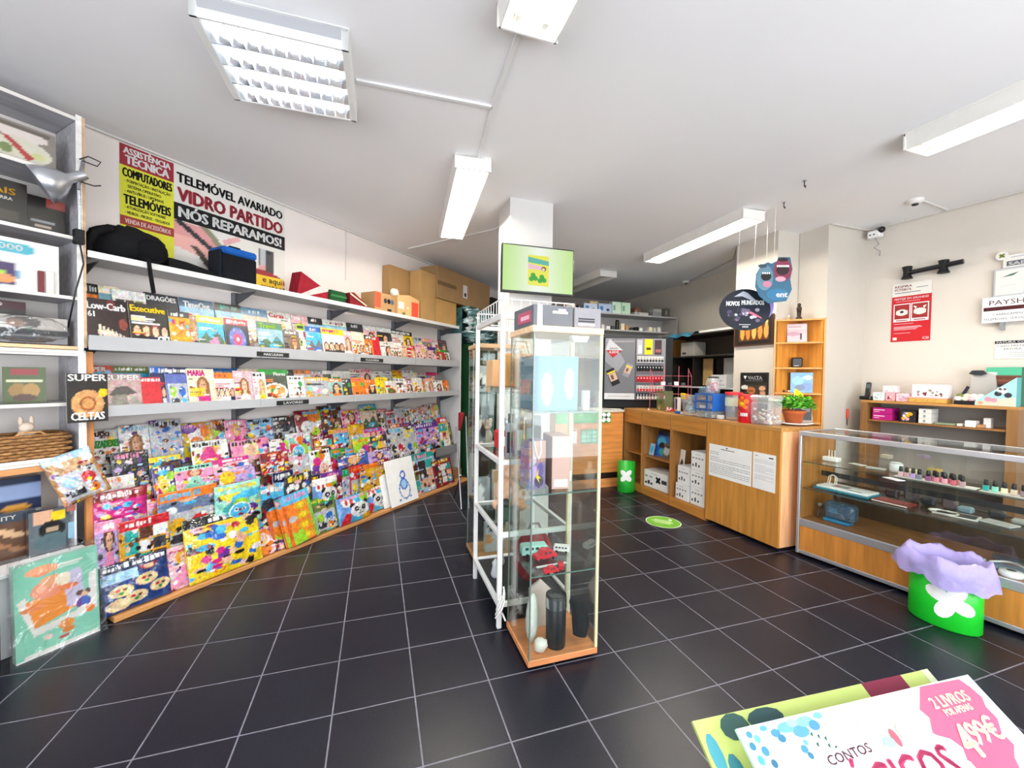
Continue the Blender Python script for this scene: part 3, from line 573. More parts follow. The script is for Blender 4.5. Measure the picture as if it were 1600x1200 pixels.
def notice(label, s0, s1, z0, z1, big):
    b = MB(); b.box(s0, s1, -.0125, -.0112, z0, z1, 'white'); y = -.0129; w_ = s1 - s0; rn = random.Random(int(s0 * 100)); c = 0x6d6e74
    if big:
        b.box(s0 + w_ * .42, s0 + w_ * .46, y, y + .0002, z1 - .025, z1 - .012, c); b.box(s0 + w_ * .3, s0 + w_ * .62, y, y + .0002, z1 - .04, z1 - .033, c); z = z1 - .075
        for k in range(11):
            if k in (2, 5): z -= .014
            x = s0 + .015; e = s0 + w_ * (.25 if k < 3 else (.97 if k != 7 else .6)); 
            while x < e: l = rn.uniform(.012, .04); b.box(x, min(x + l, e), y, y + .0002, z, z + .004, c); x += l + .006
            z -= .017
    else:
        b.box(s0 + .02, s0 + .045, y, y + .0002, z1 - .03, z1 - .024, c); b.box(s0 + w_ * .7, s0 + w_ * .9, y, y + .0002, z1 - .035, z1 - .025, 'charcoal'); z = z1 - .06
        for k in range(13):
            if k in (3, 9): z -= .014
            x = s0 + .02; e = s0 + w_ * (.93 if k % 4 != 3 else .6)
            while x < e: l = rn.uniform(.01, .03); b.box(x, min(x + l, e), y, y + .0002, z, z + .0025, 0x9a9ba0); x += l + .004
            z -= .0115
    o = b.build('notice', paper); place(tag(o, label, 'notice'), CF.P(0, 0, 0), CF.th)
notice('wide printed notice on the oak counter front, the left one', 1.42, 1.885, .47, .778, True); notice('narrow printed notice on the oak counter front, the right one', 1.897, 2.105, .472, .782, False)
# green clover helper
def clover(b, cx, cz, r, col='white', y0=-.002, y1=-.001, fx=None, rot=0.0):
    P = []
    for k in range(4):
        a = math.pi / 4 + k * math.pi / 2 + rot; px_, pz_ = cx + r * .52 * math.cos(a), cz + r * .52 * math.sin(a)
        lobe = []
        for j in range(14):
            q = 2 * math.pi * j / 14; l = r * .5 * (1 + .12 * math.cos(2 * q)); x, z = l * math.cos(q), l * .8 * math.sin(q)
            lobe.append((px_ + x * math.cos(a) - z * math.sin(a), pz_ + x * math.sin(a) + z * math.cos(a)))
        if fx:
            V = [fx(px_, pz_)]; F = []
            for r_ in (.33, .66, 1.0): V += [fx(px_ + (x - px_) * r_, pz_ + (z - pz_) * r_) for x, z in lobe]
            for j in range(14):
                F.append((0, 1 + j, 1 + (j + 1) % 14))
                for r_ in (0, 1): F.append((1 + r_ * 14 + j, 15 + r_ * 14 + j, 15 + r_ * 14 + (j + 1) % 14, 1 + r_ * 14 + (j + 1) % 14))
            b._add(V, F, rgb(col), True)
        else: b.prism(lobe, y0, y1, col)
# ---- orange service desk at the back
t = thing('service_desk', 'orange wood service desk facing the shop behind the small green bin', 'desk', (2.08, 4.55, 0), 0)
b = MB(); b.box(0, .955, 0, .018, .19, .965, 0xe0924a)
for k in range(12): b.box(.02, .935, -.0012, 0, .25 + k * .05, .2515 + k * .05, 0xc07a38)
b.build('front_panel', woodx, t); cf(t, 'kick_recess', 0, .955, .05, .06, .08, .19, 0x2b1c12, matte); cf(t, 'plinth', 0, .955, 0, .02, 0, .11, 0xd98f50, woodx)
cf(t, 'top', -.01, .96, -.015, .5, .965, .992, 0xd8d2c4, matte)
for x in (0, .935): cf(t, 'side_panel', x, x + .018, .02, .48, 0, .965, 0xcf8c48)
b = MB(); b.box(.0, .77, -.006, -.001, .83, .975, 0x2f9a3c); clover(b, .70, .9, .075, 'white', -.008, -.0065); b.box(.05, .5, -.0065, -.006, .86, .94, 0x55b35c); b.build('green_banner', gloss, t)
b = MB(); b.box(.34, .60, -.004, -.001, .57, .75, 0x4c9a78)
for i in range(3):
    for j in range(3): b.box(.36 + i * .075, .42 + i * .075, -.0048, -.004, .59 + j * .05, .63 + j * .05, 0x8cc8ae)
b.build('calendar_sheet', paper, t)
b = MB(); b.box(.22, .29, -.004, -.001, .58, .76, 0xf0e8ee); b.box(.225, .285, -.0045, -.004, .735, .752, 0xc08070); b.build('price_card', paper, t)
# ---- small green bin and big green bin
def oval_bin(label, loc, rz, a, bb, h, green, slope=.0):
    t = thing('waste_bin', label, 'bin', loc, rz, 'green oval bins with a white clover'); n = 36; v = []; f = []
    for z, k in ((0, .96), (.02, 1), (1, 1), (1, .95), (.1, .93)):
        for i in range(n):
            q = 2 * math.pi * i / n; hh = h * z + (slope * math.cos(q + 2.6) if z == 1 else 0); v.append((a * k * math.cos(q), bb * k * math.sin(q), hh))
    for r in range(4):
        for i in range(n): f.append((r * n + i, r * n + (i + 1) % n, (r + 1) * n + (i + 1) % n, (r + 1) * n + i))
    f.append([4 * n + i for i in range(n)]); f.append([n - 1 - i for i in range(n)]); b = MB(); b._add(v, f, rgb(green), True); b.build('body', plastic, t)
    return t
t = oval_bin('small glossy green oval bin with white clover in the counter corner', (2.955, 4.34, 0), math.radians(20), .125, .095, .37, 0x1fa02c, .03)
def wrapfx(a, bb, ctr, off=.0022):
    sp = math.hypot(a * math.sin(ctr), bb * math.cos(ctr))
    return lambda x, z: ((a + off) * math.cos(ctr + x / sp), (bb + off) * math.sin(ctr + x / sp), z)
b = MB(); clover(b, 0, .21, .085, 'white', fx=wrapfx(.125, .095, math.radians(222))); b.build('clover_logo', paper, t)
t = oval_bin('large green oval bin with lilac liner and clover before the display case', (3.175, 1.455, 0), math.radians(98), .155, .11, .36, 0x17c22a)
b = MB(); clover(b, 0, .17, .105, 'white', fx=wrapfx(.155, .11, math.radians(112)), rot=.35); b.build('clover_logo', paper, t)
b = MB(); n = 48; v = []; f = []; rn = random.Random(5)
for r, (k, z) in enumerate(((.80, .10), (.90, .345), (1.04, .398), (1.15, .404), (1.22, .345), (1.28, .28))):
    for i in range(n):
        q = 2 * math.pi * i / n; wv = .05 * math.sin(5 * q + r) + .03 * math.sin(11 * q + 2 * r) + .03 * (rn.random() - .5)
        kk = k * (1 + wv * (.1 if r < 2 else .25 if r < 4 else 1.5)) + (.14 if r > 3 and math.cos(q) > .7 else 0) ; zz = z + .012 * math.sin(7 * q + r) * (r > 1) + .012 * (rn.random() - .5) - (.03 * math.cos(q - 2.6) if r > 3 else 0)
        v.append((.155 * kk * math.cos(q), .11 * (kk + (.2 if r > 2 else 0)) * math.sin(q), zz))
for r in range(5):
    for i in range(n): f.append((r * n + i, r * n + (i + 1) % n, (r + 1) * n + (i + 1) % n, (r + 1) * n + i))
b._add(v, f, rgb('lilac'), True); b.build('bin_liner', liner, t)
# ---- sticker on the floor
t = thing('floor_sticker', 'oval lime green floor sticker before the open counter shelves', 'sticker', (2.672, 3.29, .0), math.radians(-48)); b = MB(); n = 32
b._add([(.165 * math.cos(2 * math.pi * i / n), .165 * math.sin(2 * math.pi * i / n) , .0012) for i in range(n)], [list(range(n))], rgb(0xdfe8c8)); b._add([(.155 * math.cos(2 * math.pi * i / n), .155 * math.sin(2 * math.pi * i / n), .0018) for i in range(n)], [list(range(n))], rgb(0x6fae35)); b.build('disc', paper, t)
b = MB()
for k, (x0_, l) in enumerate(((-.09, .16), (-.11, .2), (-.08, .15))): b.box(x0_, x0_ + l, .03 - k * .035, .045 - k * .035, .0019, .0023, 0xd9e8b8)
b.lathe([(.018, .0019), (.018, .0024)], 'white', 12, .05, .09); b.build('print', paper, t)
# ---- display case
t = thing('display_case', 'long glass display case with silver frame and oak base', 'display case', DF.P(0, 0, 0), DF.th)
Ld = 2.3; Dd = .5; AL = 0xc9c9ce; alu = mat('brushed_aluminium', .32, .6, metal=.7, var=.04)
cf(t, 'base_panel', .02, Ld, .004, .018, .05, .245, 0xc8843a); cf(t, 'base_side', .0, .02, .02, Dd, .05, .99, 0xb97c3c); cf(t, 'floor_board', .02, Ld, .02, Dd, .288, .302, 0x8f6238, woodx); cf(t, 'rear_panel', .02, Ld, Dd, Dd + .012, .05, .55, 0x4d3a28)
for nm, a in (('bottom_rail', (0, Ld, 0, .022, .245, .302)), ('kick_rail', (0, Ld, .002, .02, .022, .05)), ('top_rail', (0, Ld, -.004, .028, .965, 1.0)), ('rear_rail', (0, Ld, Dd - .01, Dd + .012, .965, 1.0)), ('post', (-.002, .018, -.002, .02, .02, .965)), ('post', (0, .02, Dd - .01, Dd + .012, .02, .965)), ('end_rail', (-.002, .02, .028, Dd - .01, .975, 1.0))): cf(t, nm, *a, AL, alu, .003)
for s in (.05, 1.1, 2.2): b = MB(); b.lathe([(.02, 0), (.02, .025)], 'black', 10, s, .06); b.build('foot', matte, t)
for nm, a in (('glass_front', (.02, Ld, .006, .011, .302, .965)), ('glass_top', (.02, Ld, .03, Dd - .012, .992, .998)), ('glass_shelf', (.022, Ld, .03, Dd - .03, .752, .758)), ('glass_shelf', (.022, Ld, .03, Dd - .03, .54, .546))): b = MB(); b.box(*a, 'white'); b.build(nm, glass, t)
for z in (.752, .54): b = MB(); b.box(.022, Ld, .026, .03, z, z + .006, 0x3d4a48); b.build('shelf_edge', glass_edge, t)
b = MB(); b.box(.02, Ld, .30, .305, .62, .66, 0x2a2a2c); b.build('runner', matte, t)
def D_(u, v, z): # pixel on a shelf plane -> world
    return on(u, v, z)
# items in the display
rzD = DF.th
def boxthing(name, label, cat, loc, rz, w_, d, h, col, mt=paper, extra=None, group=None, ch=.002):
    b = MB(); b.box(0, w_, 0, d, 0, h, col, ch)
    if extra: extra(b, w_, d, h)
    return solo(b, name, mt, label, cat, loc, rz, group)
z1s, z2s, z0s = .759, .547, .303
t = thing('charger_stand', 'white electric device with prongs on the top display shelf', 'device', D_(1284, 719, z1s), rzD); b = MB(); b.box(0, .11, 0, .06, 0, .035, 'white', .006); b.build('base', plastic, t)
for k in range(3): b = MB(); b.tube([(.035 + k * .02, .03, .035), (.035 + k * .02, .03, .09)], .005, 0xdfe2e6, 8); b.build('prong', chrome, t)
boxthing('white_remote', 'narrow white case standing at the left end of the display', 'case', D_(1262, 716, z1s), rzD, .03, .03, .085, 'white', plastic)
b = MB(); b.lathe([(.035, 0), (.037, .01), (.037, .06), (.03, .066), (0, .068)], 0xdfe0e2, 20, cols=[0xc9cace, 0xe8e8ea, 0x9a9ca2, 'white']); solo(b, 'watch_tin', plastic, 'round silver tin among papers on the top display shelf', 'tin', D_(1400, 737, z1s))
for k, (u, v, c, lb) in enumerate(((1325, 724, 0xd4d4cc, 'thin grey booklet flat on the glass, left of the papers'), (1352, 731, 0xc0c2bc, 'open booklet with grey pages next to the silver tin'), (1378, 746, 0xd8d8d6, 'pale leaflet lying before the silver tin'), (1418, 744, 0xe4d8a8, 'cream carton just right of the silver tin'), (1448, 735, 0xb8a050, 'small golden carton behind the bottles'), (1375, 715, 0xbfb6a4, 'little stack of beige cards behind the tin'), (1432, 715, 0x9a8898, 'little stack of lilac cards behind the bottles'))):
    h = (.004, .008, .004, .045, .02, .03, .03)[k]; boxthing('booklet' if h < .01 else 'small_carton', lb, 'booklet' if h < .01 else 'box', D_(u, v, z1s), rzD + R.uniform(-.4, .4), (.1, .11, .1, .06, .06, .06, .06)[k], .06, h, c, gloss)
for nm, s0_, s_, c_ in (('left', .57, .38, 0), ('right', .965, .4, 1)):
    p = DF.P(s0_, -.055, z1s); boxthing('white_tray', 'white card tray under the %s group of nail polish' % nm, 'tray', p, rzD, s_ if c_ == 0 else .5, .09, .004, 'offwhite', paper)
ordn = ['first', 'second', 'third', 'fourth', 'fifth', 'sixth', 'seventh', 'eighth', 'ninth', 'tenth', 'eleventh', 'twelfth', 'thirteenth', 'fourteenth', 'fifteenth', 'sixteenth', 'seventeenth', 'eighteenth', 'nineteenth', 'twentieth', 'twenty-first', 'twenty-second', 'twenty-third', 'twenty-fourth', 'twenty-fifth', 'twenty-sixth', 'twenty-seventh', 'twenty-eighth', 'twenty-ninth', 'thirtieth', 'thirty-first', 'thirty-second']
def polish(label, loc, col):
    t = thing('nail_polish', label, 'nail polish', loc, rzD, 'nail polish bottles in the display case'); b = MB(); b.box(-.013, .013, -.011, .011, 0, .032, col, .004); b.build('bottle', gloss, t); b = MB(); b.lathe([(.009, .032), (.011, .034), (.0095, .066), (0, .067)], 'black', 10); b.build('cap', plastic, t)
cols_ = ['rose', 0xc9a0a8, 'lilac', 0x8a8a96, 0x9a5a8a, 0xd9a0a8, 0xe88a9a, 'pink', 0xf0a8b8, 0xe87a88, 0xd86a7a, 0xe8a0a0, 0xc8a0a8]
cn = ['rose', 'dusty rose', 'lilac', 'grey', 'plum', 'pale pink', 'pink', 'bright pink', 'light pink', 'coral pink', 'deep pink', 'salmon', 'mauve']
for k in range(13):
    q = DF.P(.60 + (k if k < 4 else 4.4 + (k - 4) * .62) * .031, -.08 - .036 * (k % 2) * (k > 3), z1s + .005)
    polish('%s nail polish with black cap, %s bottle from the left' % (cn[k], ordn[k]), q, cols_[k])
for k in range(7):
    q = DF.P(.985 + k * .036, -.09, z1s + .005); polish('%s nail polish on the right tray of the display, %s of its row' % (('aqua', 'turquoise', 'beige', 'sand', 'dusky', 'mint', 'cream')[k], ordn[k]), q, ('teal', 'mint', 'cream', 0xd8c0b0, 0xa08088, 'mint', 'cream')[k])
# tote bag, book, cables
t = thing('tote_bag', 'folded white and teal shopping bag on the middle display shelf', 'bag', DF.P(.06, -.10, z2s), rzD); b = MB()
b.box(0, .36, 0, .2, 0, .014, 0x1f7f94, .005); b.box(.015, .35, .01, .19, .014, .03, 0xe8ecf0, .005); b.box(.10, .2, .06, .14, .0302, .0306, 0x7a7c84); b.box(.1, .14, .09, .13, .0307, .031, 0xb83040); b.box(.21, .3, .04, .055, .0302, .0306, 'charcoal'); b.build('body', gloss, t)
for k in range(2): b = MB(); b.tube([(.03 + .012 * k, .15, .03), (.035 + .012 * k, .16, .085), (.055 + .012 * k, .165, .1), (.075 + .012 * k, .165, .085), (.08 + .012 * k, .15, .03)], .004, 0xe8e0d0, 6); b.build('handle', fabric, t)
def bookx(b, w_, d, h): b.box(.004, w_, -.0005, 0, .003, h - .003, 'offwhite'); b.box(.02, w_ - .02, .02, d - .02, h, h + .0006, 0xa8544a)
boxthing('book', 'dark red book lying on the middle display shelf', 'book', DF.P(.43, -.11, z2s), rzD - .05, .2, .14, .014, 0x8a2a28, gloss, bookx)
b = MB()
for k in range(3): b.tube([(.05 * math.cos(a * .45 + k) * (1.2 + .1 * k) + .1, .045 * math.sin(a * .45 + k) * (1 + .12 * k) + .05, .006 + .003 * k) for a in range(14)], .003, 'offwhite', 6)
solo(b, 'coiled_cable', plastic, 'coiled white cable on the middle display shelf', 'cable', DF.P(.68, -.14, z2s), rzD)
def tabx(b, w_, d, h): b.box(.012, w_ - .012, .012, d - .012, h, h + .0005, 0x3a3432)
boxthing('tablet', 'white edged tablet lying right of the coiled cable', 'tablet', DF.P(.74, -.14, z2s), rzD + .1, .2, .13, .008, 'offwhite', plastic, tabx)
boxthing('flat_box', 'grey flat packet at the right of the middle display shelf', 'packet', DF.P(.93, -.2, z2s), rzD - .2, .14, .1, .01, 0xb9bab8, gloss)
for k, (s, d, c, h) in enumerate(((.42, .34, 0x3a3034, .06), (.52, .36, 0x50444a, .08), (.62, .33, 0x2f3338, .05), (.72, .35, 0x6a5a60, .07), (.80, .33, 0x7f9aa6, .04), (.93, .36, 0x2a2a2c, .05), (1.03, .33, 0xa8a8a4, .03))):
    boxthing('small_device', ['dark brown', 'brownish grey', 'near black', 'mauve grey', 'pale blue', 'black', 'light grey'][k] + ' little gadget at the rear of the middle display shelf', 'gadget', DF.P(s, -d, z2s), rzD, .07, .06, h, c, plastic, ch=.01)
t = thing('blue_package', 'blue film wrapped gadget at the left of the display floor', 'packet', DF.P(.12, -.13, z0s), rzD); b = MB(); b.box(0, .17, 0, .08, 0, .02, 0x2f8ac0, .004); b.build('card', gloss, t); b = MB(); b.box(.01, .13, .02, .09, .022, .15, 0x2a4868, .012); b.box(.03, .09, .018, .02, .07, .11, 0x9ab4c8); b.box(.1, .19, .015, .06, .05, .14, 0x3a5a80, .01); b.build('device', gloss, t)
b = MB(); b.box(0.0, .2, 0.0, .1, .021, .155, 'sky', .02); b.build('film', bluefilm, t)
b = MB(); b.tube([(0, 0, .004), (-.01, .03, .05), (.02, .04, .1), (.03, .02, .05), (.05, 0, .005)], .008, 0x4a4034, 6); b.blob(.0, .03, .1, .02, .02, .015, 0x9a9488, 8, 6); solo(b, 'desk_gadget', plastic, 'dark bent gadget at the left end of the display floor', 'gadget', DF.P(.07, -.16, z0s), rzD)
for k, (s, d, c, w_, dd, h, lb) in enumerate(((.70, .17, 0x5a6268, .16, .05, .02, 'grey flat tray partly behind the lilac bin liner'), (.86, .12, 0xb8c4cc, .12, .06, .03, 'pale plastic packet behind the bin'), (1.0, .1, 0x7f94a4, .2, .11, .02, 'blue grey packet with cable at the right of the display floor'), (.98, .3, 0x444a4c, .2, .12, .012, 'dark folded card at the rear right of the display floor'))):
    boxthing('packet', lb, 'packet', DF.P(s, -d, z0s), rzD + .15 * (k - 1), w_, dd, h, c, gloss, ch=.006)
b = MB(); b.tube([(a * .02 * 1.0, .02 + .05 * math.sin(a * .55), .03 + .004 * a) for a in range(11)], .006, 'offwhite', 7); solo(b, 'white_cable', plastic, 'thick pale cable looping over the blue grey packet', 'cable', DF.P(1.0, -.12, z0s), rzD)
b = MB(); b.lathe([(.045, 0), (.05, .01), (.045, .03), (.02, .034), (0, .034)], 'white', 20, cols=['white', 'white', 'offwhite', 'charcoal']); solo(b, 'white_disc', plastic, 'round white gadget with dark hub at the display front right', 'gadget', DF.P(1.1, -.07, z0s))
# ================================================================ SHELF BEHIND THE DISPLAY, SIGNS ON THE RIGHT WALL
t = thing('low_wall_shelf', 'low brown wall shelf unit behind the display case', 'shelf unit', RW.P(.09, .0, 0), RW.th)
B1 = 0x9a6c3c
cf(t, 'top', 0, .96, -.28, -.012, 1.205, 1.228, 0xb78348, woodx); cf(t, 'shelf', .04, .90, -.27, -.02, 1.035, 1.05, 0x96683a, woodx); cf(t, 'shelf', .04, .90, -.27, -.02, .55, .57, 0x7c5832, woodx)
cf(t, 'upright', 0, .05, -.28, -.02, .3, 1.205, B1); cf(t, 'upright', .90, .96, -.28, -.02, .3, 1.205, 0x8a6238); cf(t, 'back_panel', .05, .9, -.02, -.012, .3, 1.205, 0x9c9690, paper); cf(t, 'base', 0, .96, -.28, -.02, 0, .3, 0x7c5832, woodx)
def RB(name, label, cat, s, d, z, w_, dd, h, col, mt=paper, extra=None, rz=0, group=None): return boxthing(name, label, cat, RW.P(s, d, z), RW.th + rz, w_, dd, h, col, mt, extra, group)
def dots(b, w_, d, h, cs=('rose', 'white', 0x8a3a50), n=10, seed=1, y=-.0006):
    rn = random.Random(seed)
    for k in range(n):
        cx, cz, r = rn.uniform(.15, .85) * w_, rn.uniform(.15, .8) * h, rn.uniform(.06, .14) * h; b.prism([(cx + r * math.cos(a * .785), cz + r * math.sin(a * .785)) for a in range(8)], y - .0002 * k, y - .0002 * k + .0001, rn.choice(cs))
zt = 1.229
t = thing('cordless_phone', 'black cordless phone standing in its dock on the low shelf', 'phone', RW.P(.06, .2, zt), RW.th); b = MB(); b.box(0, .09, -.05, .05, 0, .035, 'black', .008); b.build('dock', plastic, t); b = MB(); b.m = Matrix.Rotation(-.2, 4, 'X'); b.box(.02, .06, -.005, .02, .03, .17, 'black', .008); b.box(.027, .053, -.006, -.005, .11, .15, 0x4a5a60); b.build('handset', plastic, t)
RB('small_carton', 'white carton with green print at the left of the low shelf', 'box', .165, .24, zt, .075, .07, .075, 0xe4ede6, extra=lambda b, w, d, h: dots(b, w, d, h, ('green', 'mint', 'grey'), 6, 2))
RB('small_carton', 'pink carton below the white and rose carton', 'box', .245, .21, zt, .07, .07, .075, 0xe8a8b0, extra=lambda b, w, d, h: dots(b, w, d, h, ('white', 'crimson'), 4, 3))
RB('small_carton', 'white and rose carton on top of the pink carton', 'box', .225, .21, zt + .077, .10, .07, .06, 0xf0dcdc, extra=lambda b, w, d, h: dots(b, w, d, h, ('pink', 'rose'), 5, 4))
RB('small_carton', 'pink white patterned carton left of the cup set', 'box', .325, .22, zt, .085, .07, .07, 0xf0c8d0, extra=lambda b, w, d, h: dots(b, w, d, h, ('pink', 'white', 'grey'), 8, 5))
RB('wooden_tray', 'long wooden box under the boxed cup set', 'box', .42, .25, zt, .24, .12, .035, 0xd0a050, extra=lambda b, w, d, h: dots(b, w, d, h, ('charcoal', 'gold', 'olive'), 12, 6))
RB('cup_set', 'white box printed with red and white cups on the low shelf', 'box', .43, .22, zt + .045, .23, .09, .11, 0xf0e4e0, extra=lambda b, w, d, h: dots(b, w, d, h * .75, (0x7a2440, 'rose', 0x8a8a6a, 0x5a2030), 22, 7))
RB('tray_lid', 'thin pink lid between the wooden box and the cup set', 'lid', .40, .25, zt + .036, .26, .13, .008, 'rose')
t = thing('gift_hamper', 'open dark gift box with white ornaments and an arched grey lid', 'gift box', RW.P(.70, .25, zt), RW.th)
b = MB(); b.box(0, .20, 0, .12, 0, .03, 0x1a1a22, .004); b.build('tray', paper, t); b = MB(); b.prism([(.05, .03), (.19, .03), (.20, .16), (.19, .24), (.13, .27), (.08, .25), (.06, .2)], .12, .13, 0xb9b4b0); b.build('lid', paper, t)
b = MB(); b.prism([(0, .03), (.03, .03), (.07, .14), (.055, .15)], .06, .07, 0x22222c); b.prism([(.17, .03), (.2, .03), (.19, .1)], .06, .07, 0x22222c); b.build('flap', paper, t)
b = MB(); b.prism([(.05, .25), (.07, .275), (.13, .275), (.15, .25), (.12, .235), (.07, .24)], .10, .115, 0x2a2c34); b.build('bird_ornament', plastic, t)
for k in range(9): b = MB(); b.blob(.02 + (k % 5) * .038, .02 + .04 * (k // 5), .045 + .022 * (k // 5), .025, .02, .021, ['white', 'cream', 'rose', 'white', 'white', 'olive', 'cream', 'white', 'offwhite'][k], 8, 6); b.build('ornament', gloss, t)
t = thing('toy_box', 'tall green boxed toy at the right end of the low shelf', 'box', RW.P(.84, .12, zt), RW.th); b = MB(); b.raster(.18, .30, 18, 26, [('r', 0, .55, 1, .8, 0x6a3a2a), ('r', 0, .62, .9, .66, 0x8a5a48), ('e', .25, .42, .14, .09, 'white'), ('e', .55, .45, .13, .08, 0xe8a888), ('e', .3, .15, .3, .14, 0x7a8a80), ('r', 0, .78, 1, 1, 0x4fae8a), ('r', .05, .8, .3, .86, 'offwhite')], 0x2a2424, back=0x2f6a50, thick=.1); b.build('carton', paper, t)
t = thing('toy_box', 'wedge shaped aqua box with a panda print at the shelf end', 'box', RW.P(.82, .26, zt), RW.th); b = MB(); b.prism([(0, 0), (.21, 0), (.21, .22), (0, .03)], 0, .1, 0x9fd0d2, 0x58a8ac); b.build('carton', paper, t); b = MB()
b.prism([(0.005, .002), (.205, .002), (.205, .07), (.005, .03)], -.0008, -.0002, 0xe0c8b4)
for cx, cz, r, c in ((.14, .12, .028, 'white'), (.13, .13, .01, 'black'), (.152, .13, .01, 'black'), (.12, .095, .02, 'charcoal'), (.17, .085, .02, 'charcoal'), (.07, .05, .02, 0xe890a0), (.1, .045, .018, 0xe890a0), (.03, .02, .014, 0xd0a080)): b.prism([(cx + r * math.cos(a * .785), cz + r * math.sin(a * .785)) for a in range(8)], -.002, -.0012, c)
b.build('print', paper, t)
zm = 1.051
for k in range(2): RB('magenta_box', ('upper' if k else 'lower') + ' of the two magenta boxes on the low shelf', 'box', .17, .25, zm + .056 * k, .14, .14, .055, 0xb01878, extra=lambda b, w, d, h: (b.box(.01, .09, -.0008, 0, h * .6, h * .7, 'white'), b.box(.01, .05, -.0008, 0, h * .3, h * .4, 'rose')), group='magenta boxes')
RB('photo_box', 'black and gold patterned box right of the magenta boxes', 'box', .37, .25, zm, .1, .12, .1, 0x2a2428, extra=lambda b, w, d, h: dots(b, w, d, h, ('rose', 'gold', 'white', 0x7a5a60), 16, 8))
for k in range(3): RB('white_box', ['bottom', 'middle', 'top'][k] + ' one of three stacked white boxes on the low shelf', 'box', .49, .25, zm + .042 * k, .08, .14, .041, 'offwhite', extra=lambda b, w, d, h: b.box(.03, .045, -.0008, 0, .01, .03, 'grey'), group='stacked white boxes')
for k, (s, w_, c, h, lb) in enumerate(((.59, .12, 0x8a9a80, .015, 'green grey flat packet'), (.72, .03, 'offwhite', .02, 'little white packet'), (.765, .06, 'white', .05, 'white pouch'), (.83, .04, 'tan', .025, 'small tan packet'))): RB('packet', lb + ' lying on the low brown shelf', 'packet', s, .24, zm, w_, .08, h, c, gloss)
for k in range(3): RB('white_carton', ['lowest', 'middle', 'highest'][k] + ' of three tiny white cartons at the shelf right end', 'box', .855 - .0, .2, zm + .026 * k, .04, .06, .025, 'white', group='tiny white cartons')
# wall poster etc.
t = thing('wall_poster', 'red and white poster with two framed pictures on the right wall', 'poster', RW.P(.19, .003, 1.78), RW.th); b = MB(); W, Hh = .275, .54; b.box(0, W, -.001, .001, 0, Hh, 0xc41e26); b.box(0, W, -.0016, -.001, Hh * .78, Hh, 'offwhite'); b.build('sheet', paper, t); b = MB(); y = -.002
b.text('RESPIRA', .02, Hh * .93, .022, 'crimson', y=y, wid=.12, bold=.03); b.text('FUTEBOL', .02, Hh * .875, .022, 'crimson', y=y, wid=.12, bold=.03); b.box(.17, .25, y, y + .0003, Hh * .9, Hh * .912, 'grey'); b.box(.02, .2, y, y + .0003, Hh * .835, Hh * .845, 'charcoal')
b.text('FESTEJE EM GRANDE!', .02, Hh * .72, .018, 'white', y=y, wid=.235, bold=.03); b.box(.03, .2, y, y + .0003, Hh * .685, Hh * .693, 'rose')
for x in (.015, .14):
    b.box(x, x + .12, y, y + .0003, Hh * .34, Hh * .65, 'white'); b.box(x + .007, x + .113, y - .0004, y, Hh * .39, Hh * .635, 0x9a2a2a); cx = x + .06
    b.prism([(cx + (.042 + .006 * (a % 2)) * math.cos(a * .52), Hh * .5 + .03 * math.sin(a * .52)) for a in range(12)], y - .001, y - .0005, 'offwhite')
    if x < .1: b.prism([(cx + .014 * math.cos(a * .52), Hh * .51 + .012 * math.sin(a * .52)) for a in range(12)], y - .0015, y - .001, 'charcoal')
    else:
        for k in (-1, 1): b.prism([(cx + k * .03, Hh * .54), (cx + k * .045, Hh * .6), (cx + k * .02, Hh * .58)], y - .0015, y - .001, 'white')
    b.box(x + .02, x + .1, y - .0004, y, Hh * .355, Hh * .372, 0xa05050)
for z, w_ in ((.3, .14), (.25, .19), (.235, .2), (.22, .17), (.2, .16), (.14, .12)): b.box(.02, .02 + w_, y, y + .0003, Hh * z, Hh * (z + .009), 'rose')
b.box(.015, .045, y, y + .0003, .015, .04, 'offwhite'); b.text('CSI', W - .05, .015, .022, 'white', y=y, bold=.04); b.build('print', paper, t)
t = thing('wall_bar', 'black foam covered bar with two grips mounted high on the wall', 'bar', RW.P(.29, .0, 2.40), RW.th); b = MB(); b.tube([(0.02, -.06, .0), (.38, -.06, .02)], .021, 'black', 12); b.build('bar', plastic, t)
for x in (.02, .26): b = MB(); b.lathe([(.042, -.05), (.028, -.02), (.027, .01), (.036, .055), (.034, .06)], 'black', 12, x, -.055); o = b.build('grip', matte, t); b = MB(); b.box(x - .012, x + .012, -.05, 0, -.015, .015, 'black'); b.build('bracket', matte, t)
t = thing('pay_sign', 'white payment sign board with a maroon stripe on the right wall', 'sign', RW.P(.782, .05, 1.888), RW.th); b = MB(); b.box(0, .5, 0, .02, 0, .205, 'white', .003); b.build('board', paper, t); b = MB(); b.box(.01, .49, -.001, 0, .095, .125, 0x4a141c); b.text('PAYSHOP', .04, .14, .04, 0x4a2026, y=-.001, wid=.27, bold=.02); b.text('CARREGAMENTOS', .06, .055, .018, 'charcoal', y=-.001, wid=.2, bold=0); b.text('TELEMÓVEL, SERVIÇOS, PORTAGENS', .01, .02, .018, 'charcoal', y=-.001, wid=.4, bold=0); b.build('print', paper, t)
b = MB(); b.box(.1, .12, .0, .045, -.06, .0, 'grey'); b.build('bracket', metal, t)
t = thing('leaflet_holder', 'grey framed leaflet holder standing on the payment sign', 'frame', RW.P(.835, .035, 2.094), RW.th); b = MB(); b.box(0, .4, 0, .012, 0, .22, 'silver', .003); b.build('frame', metal, t)
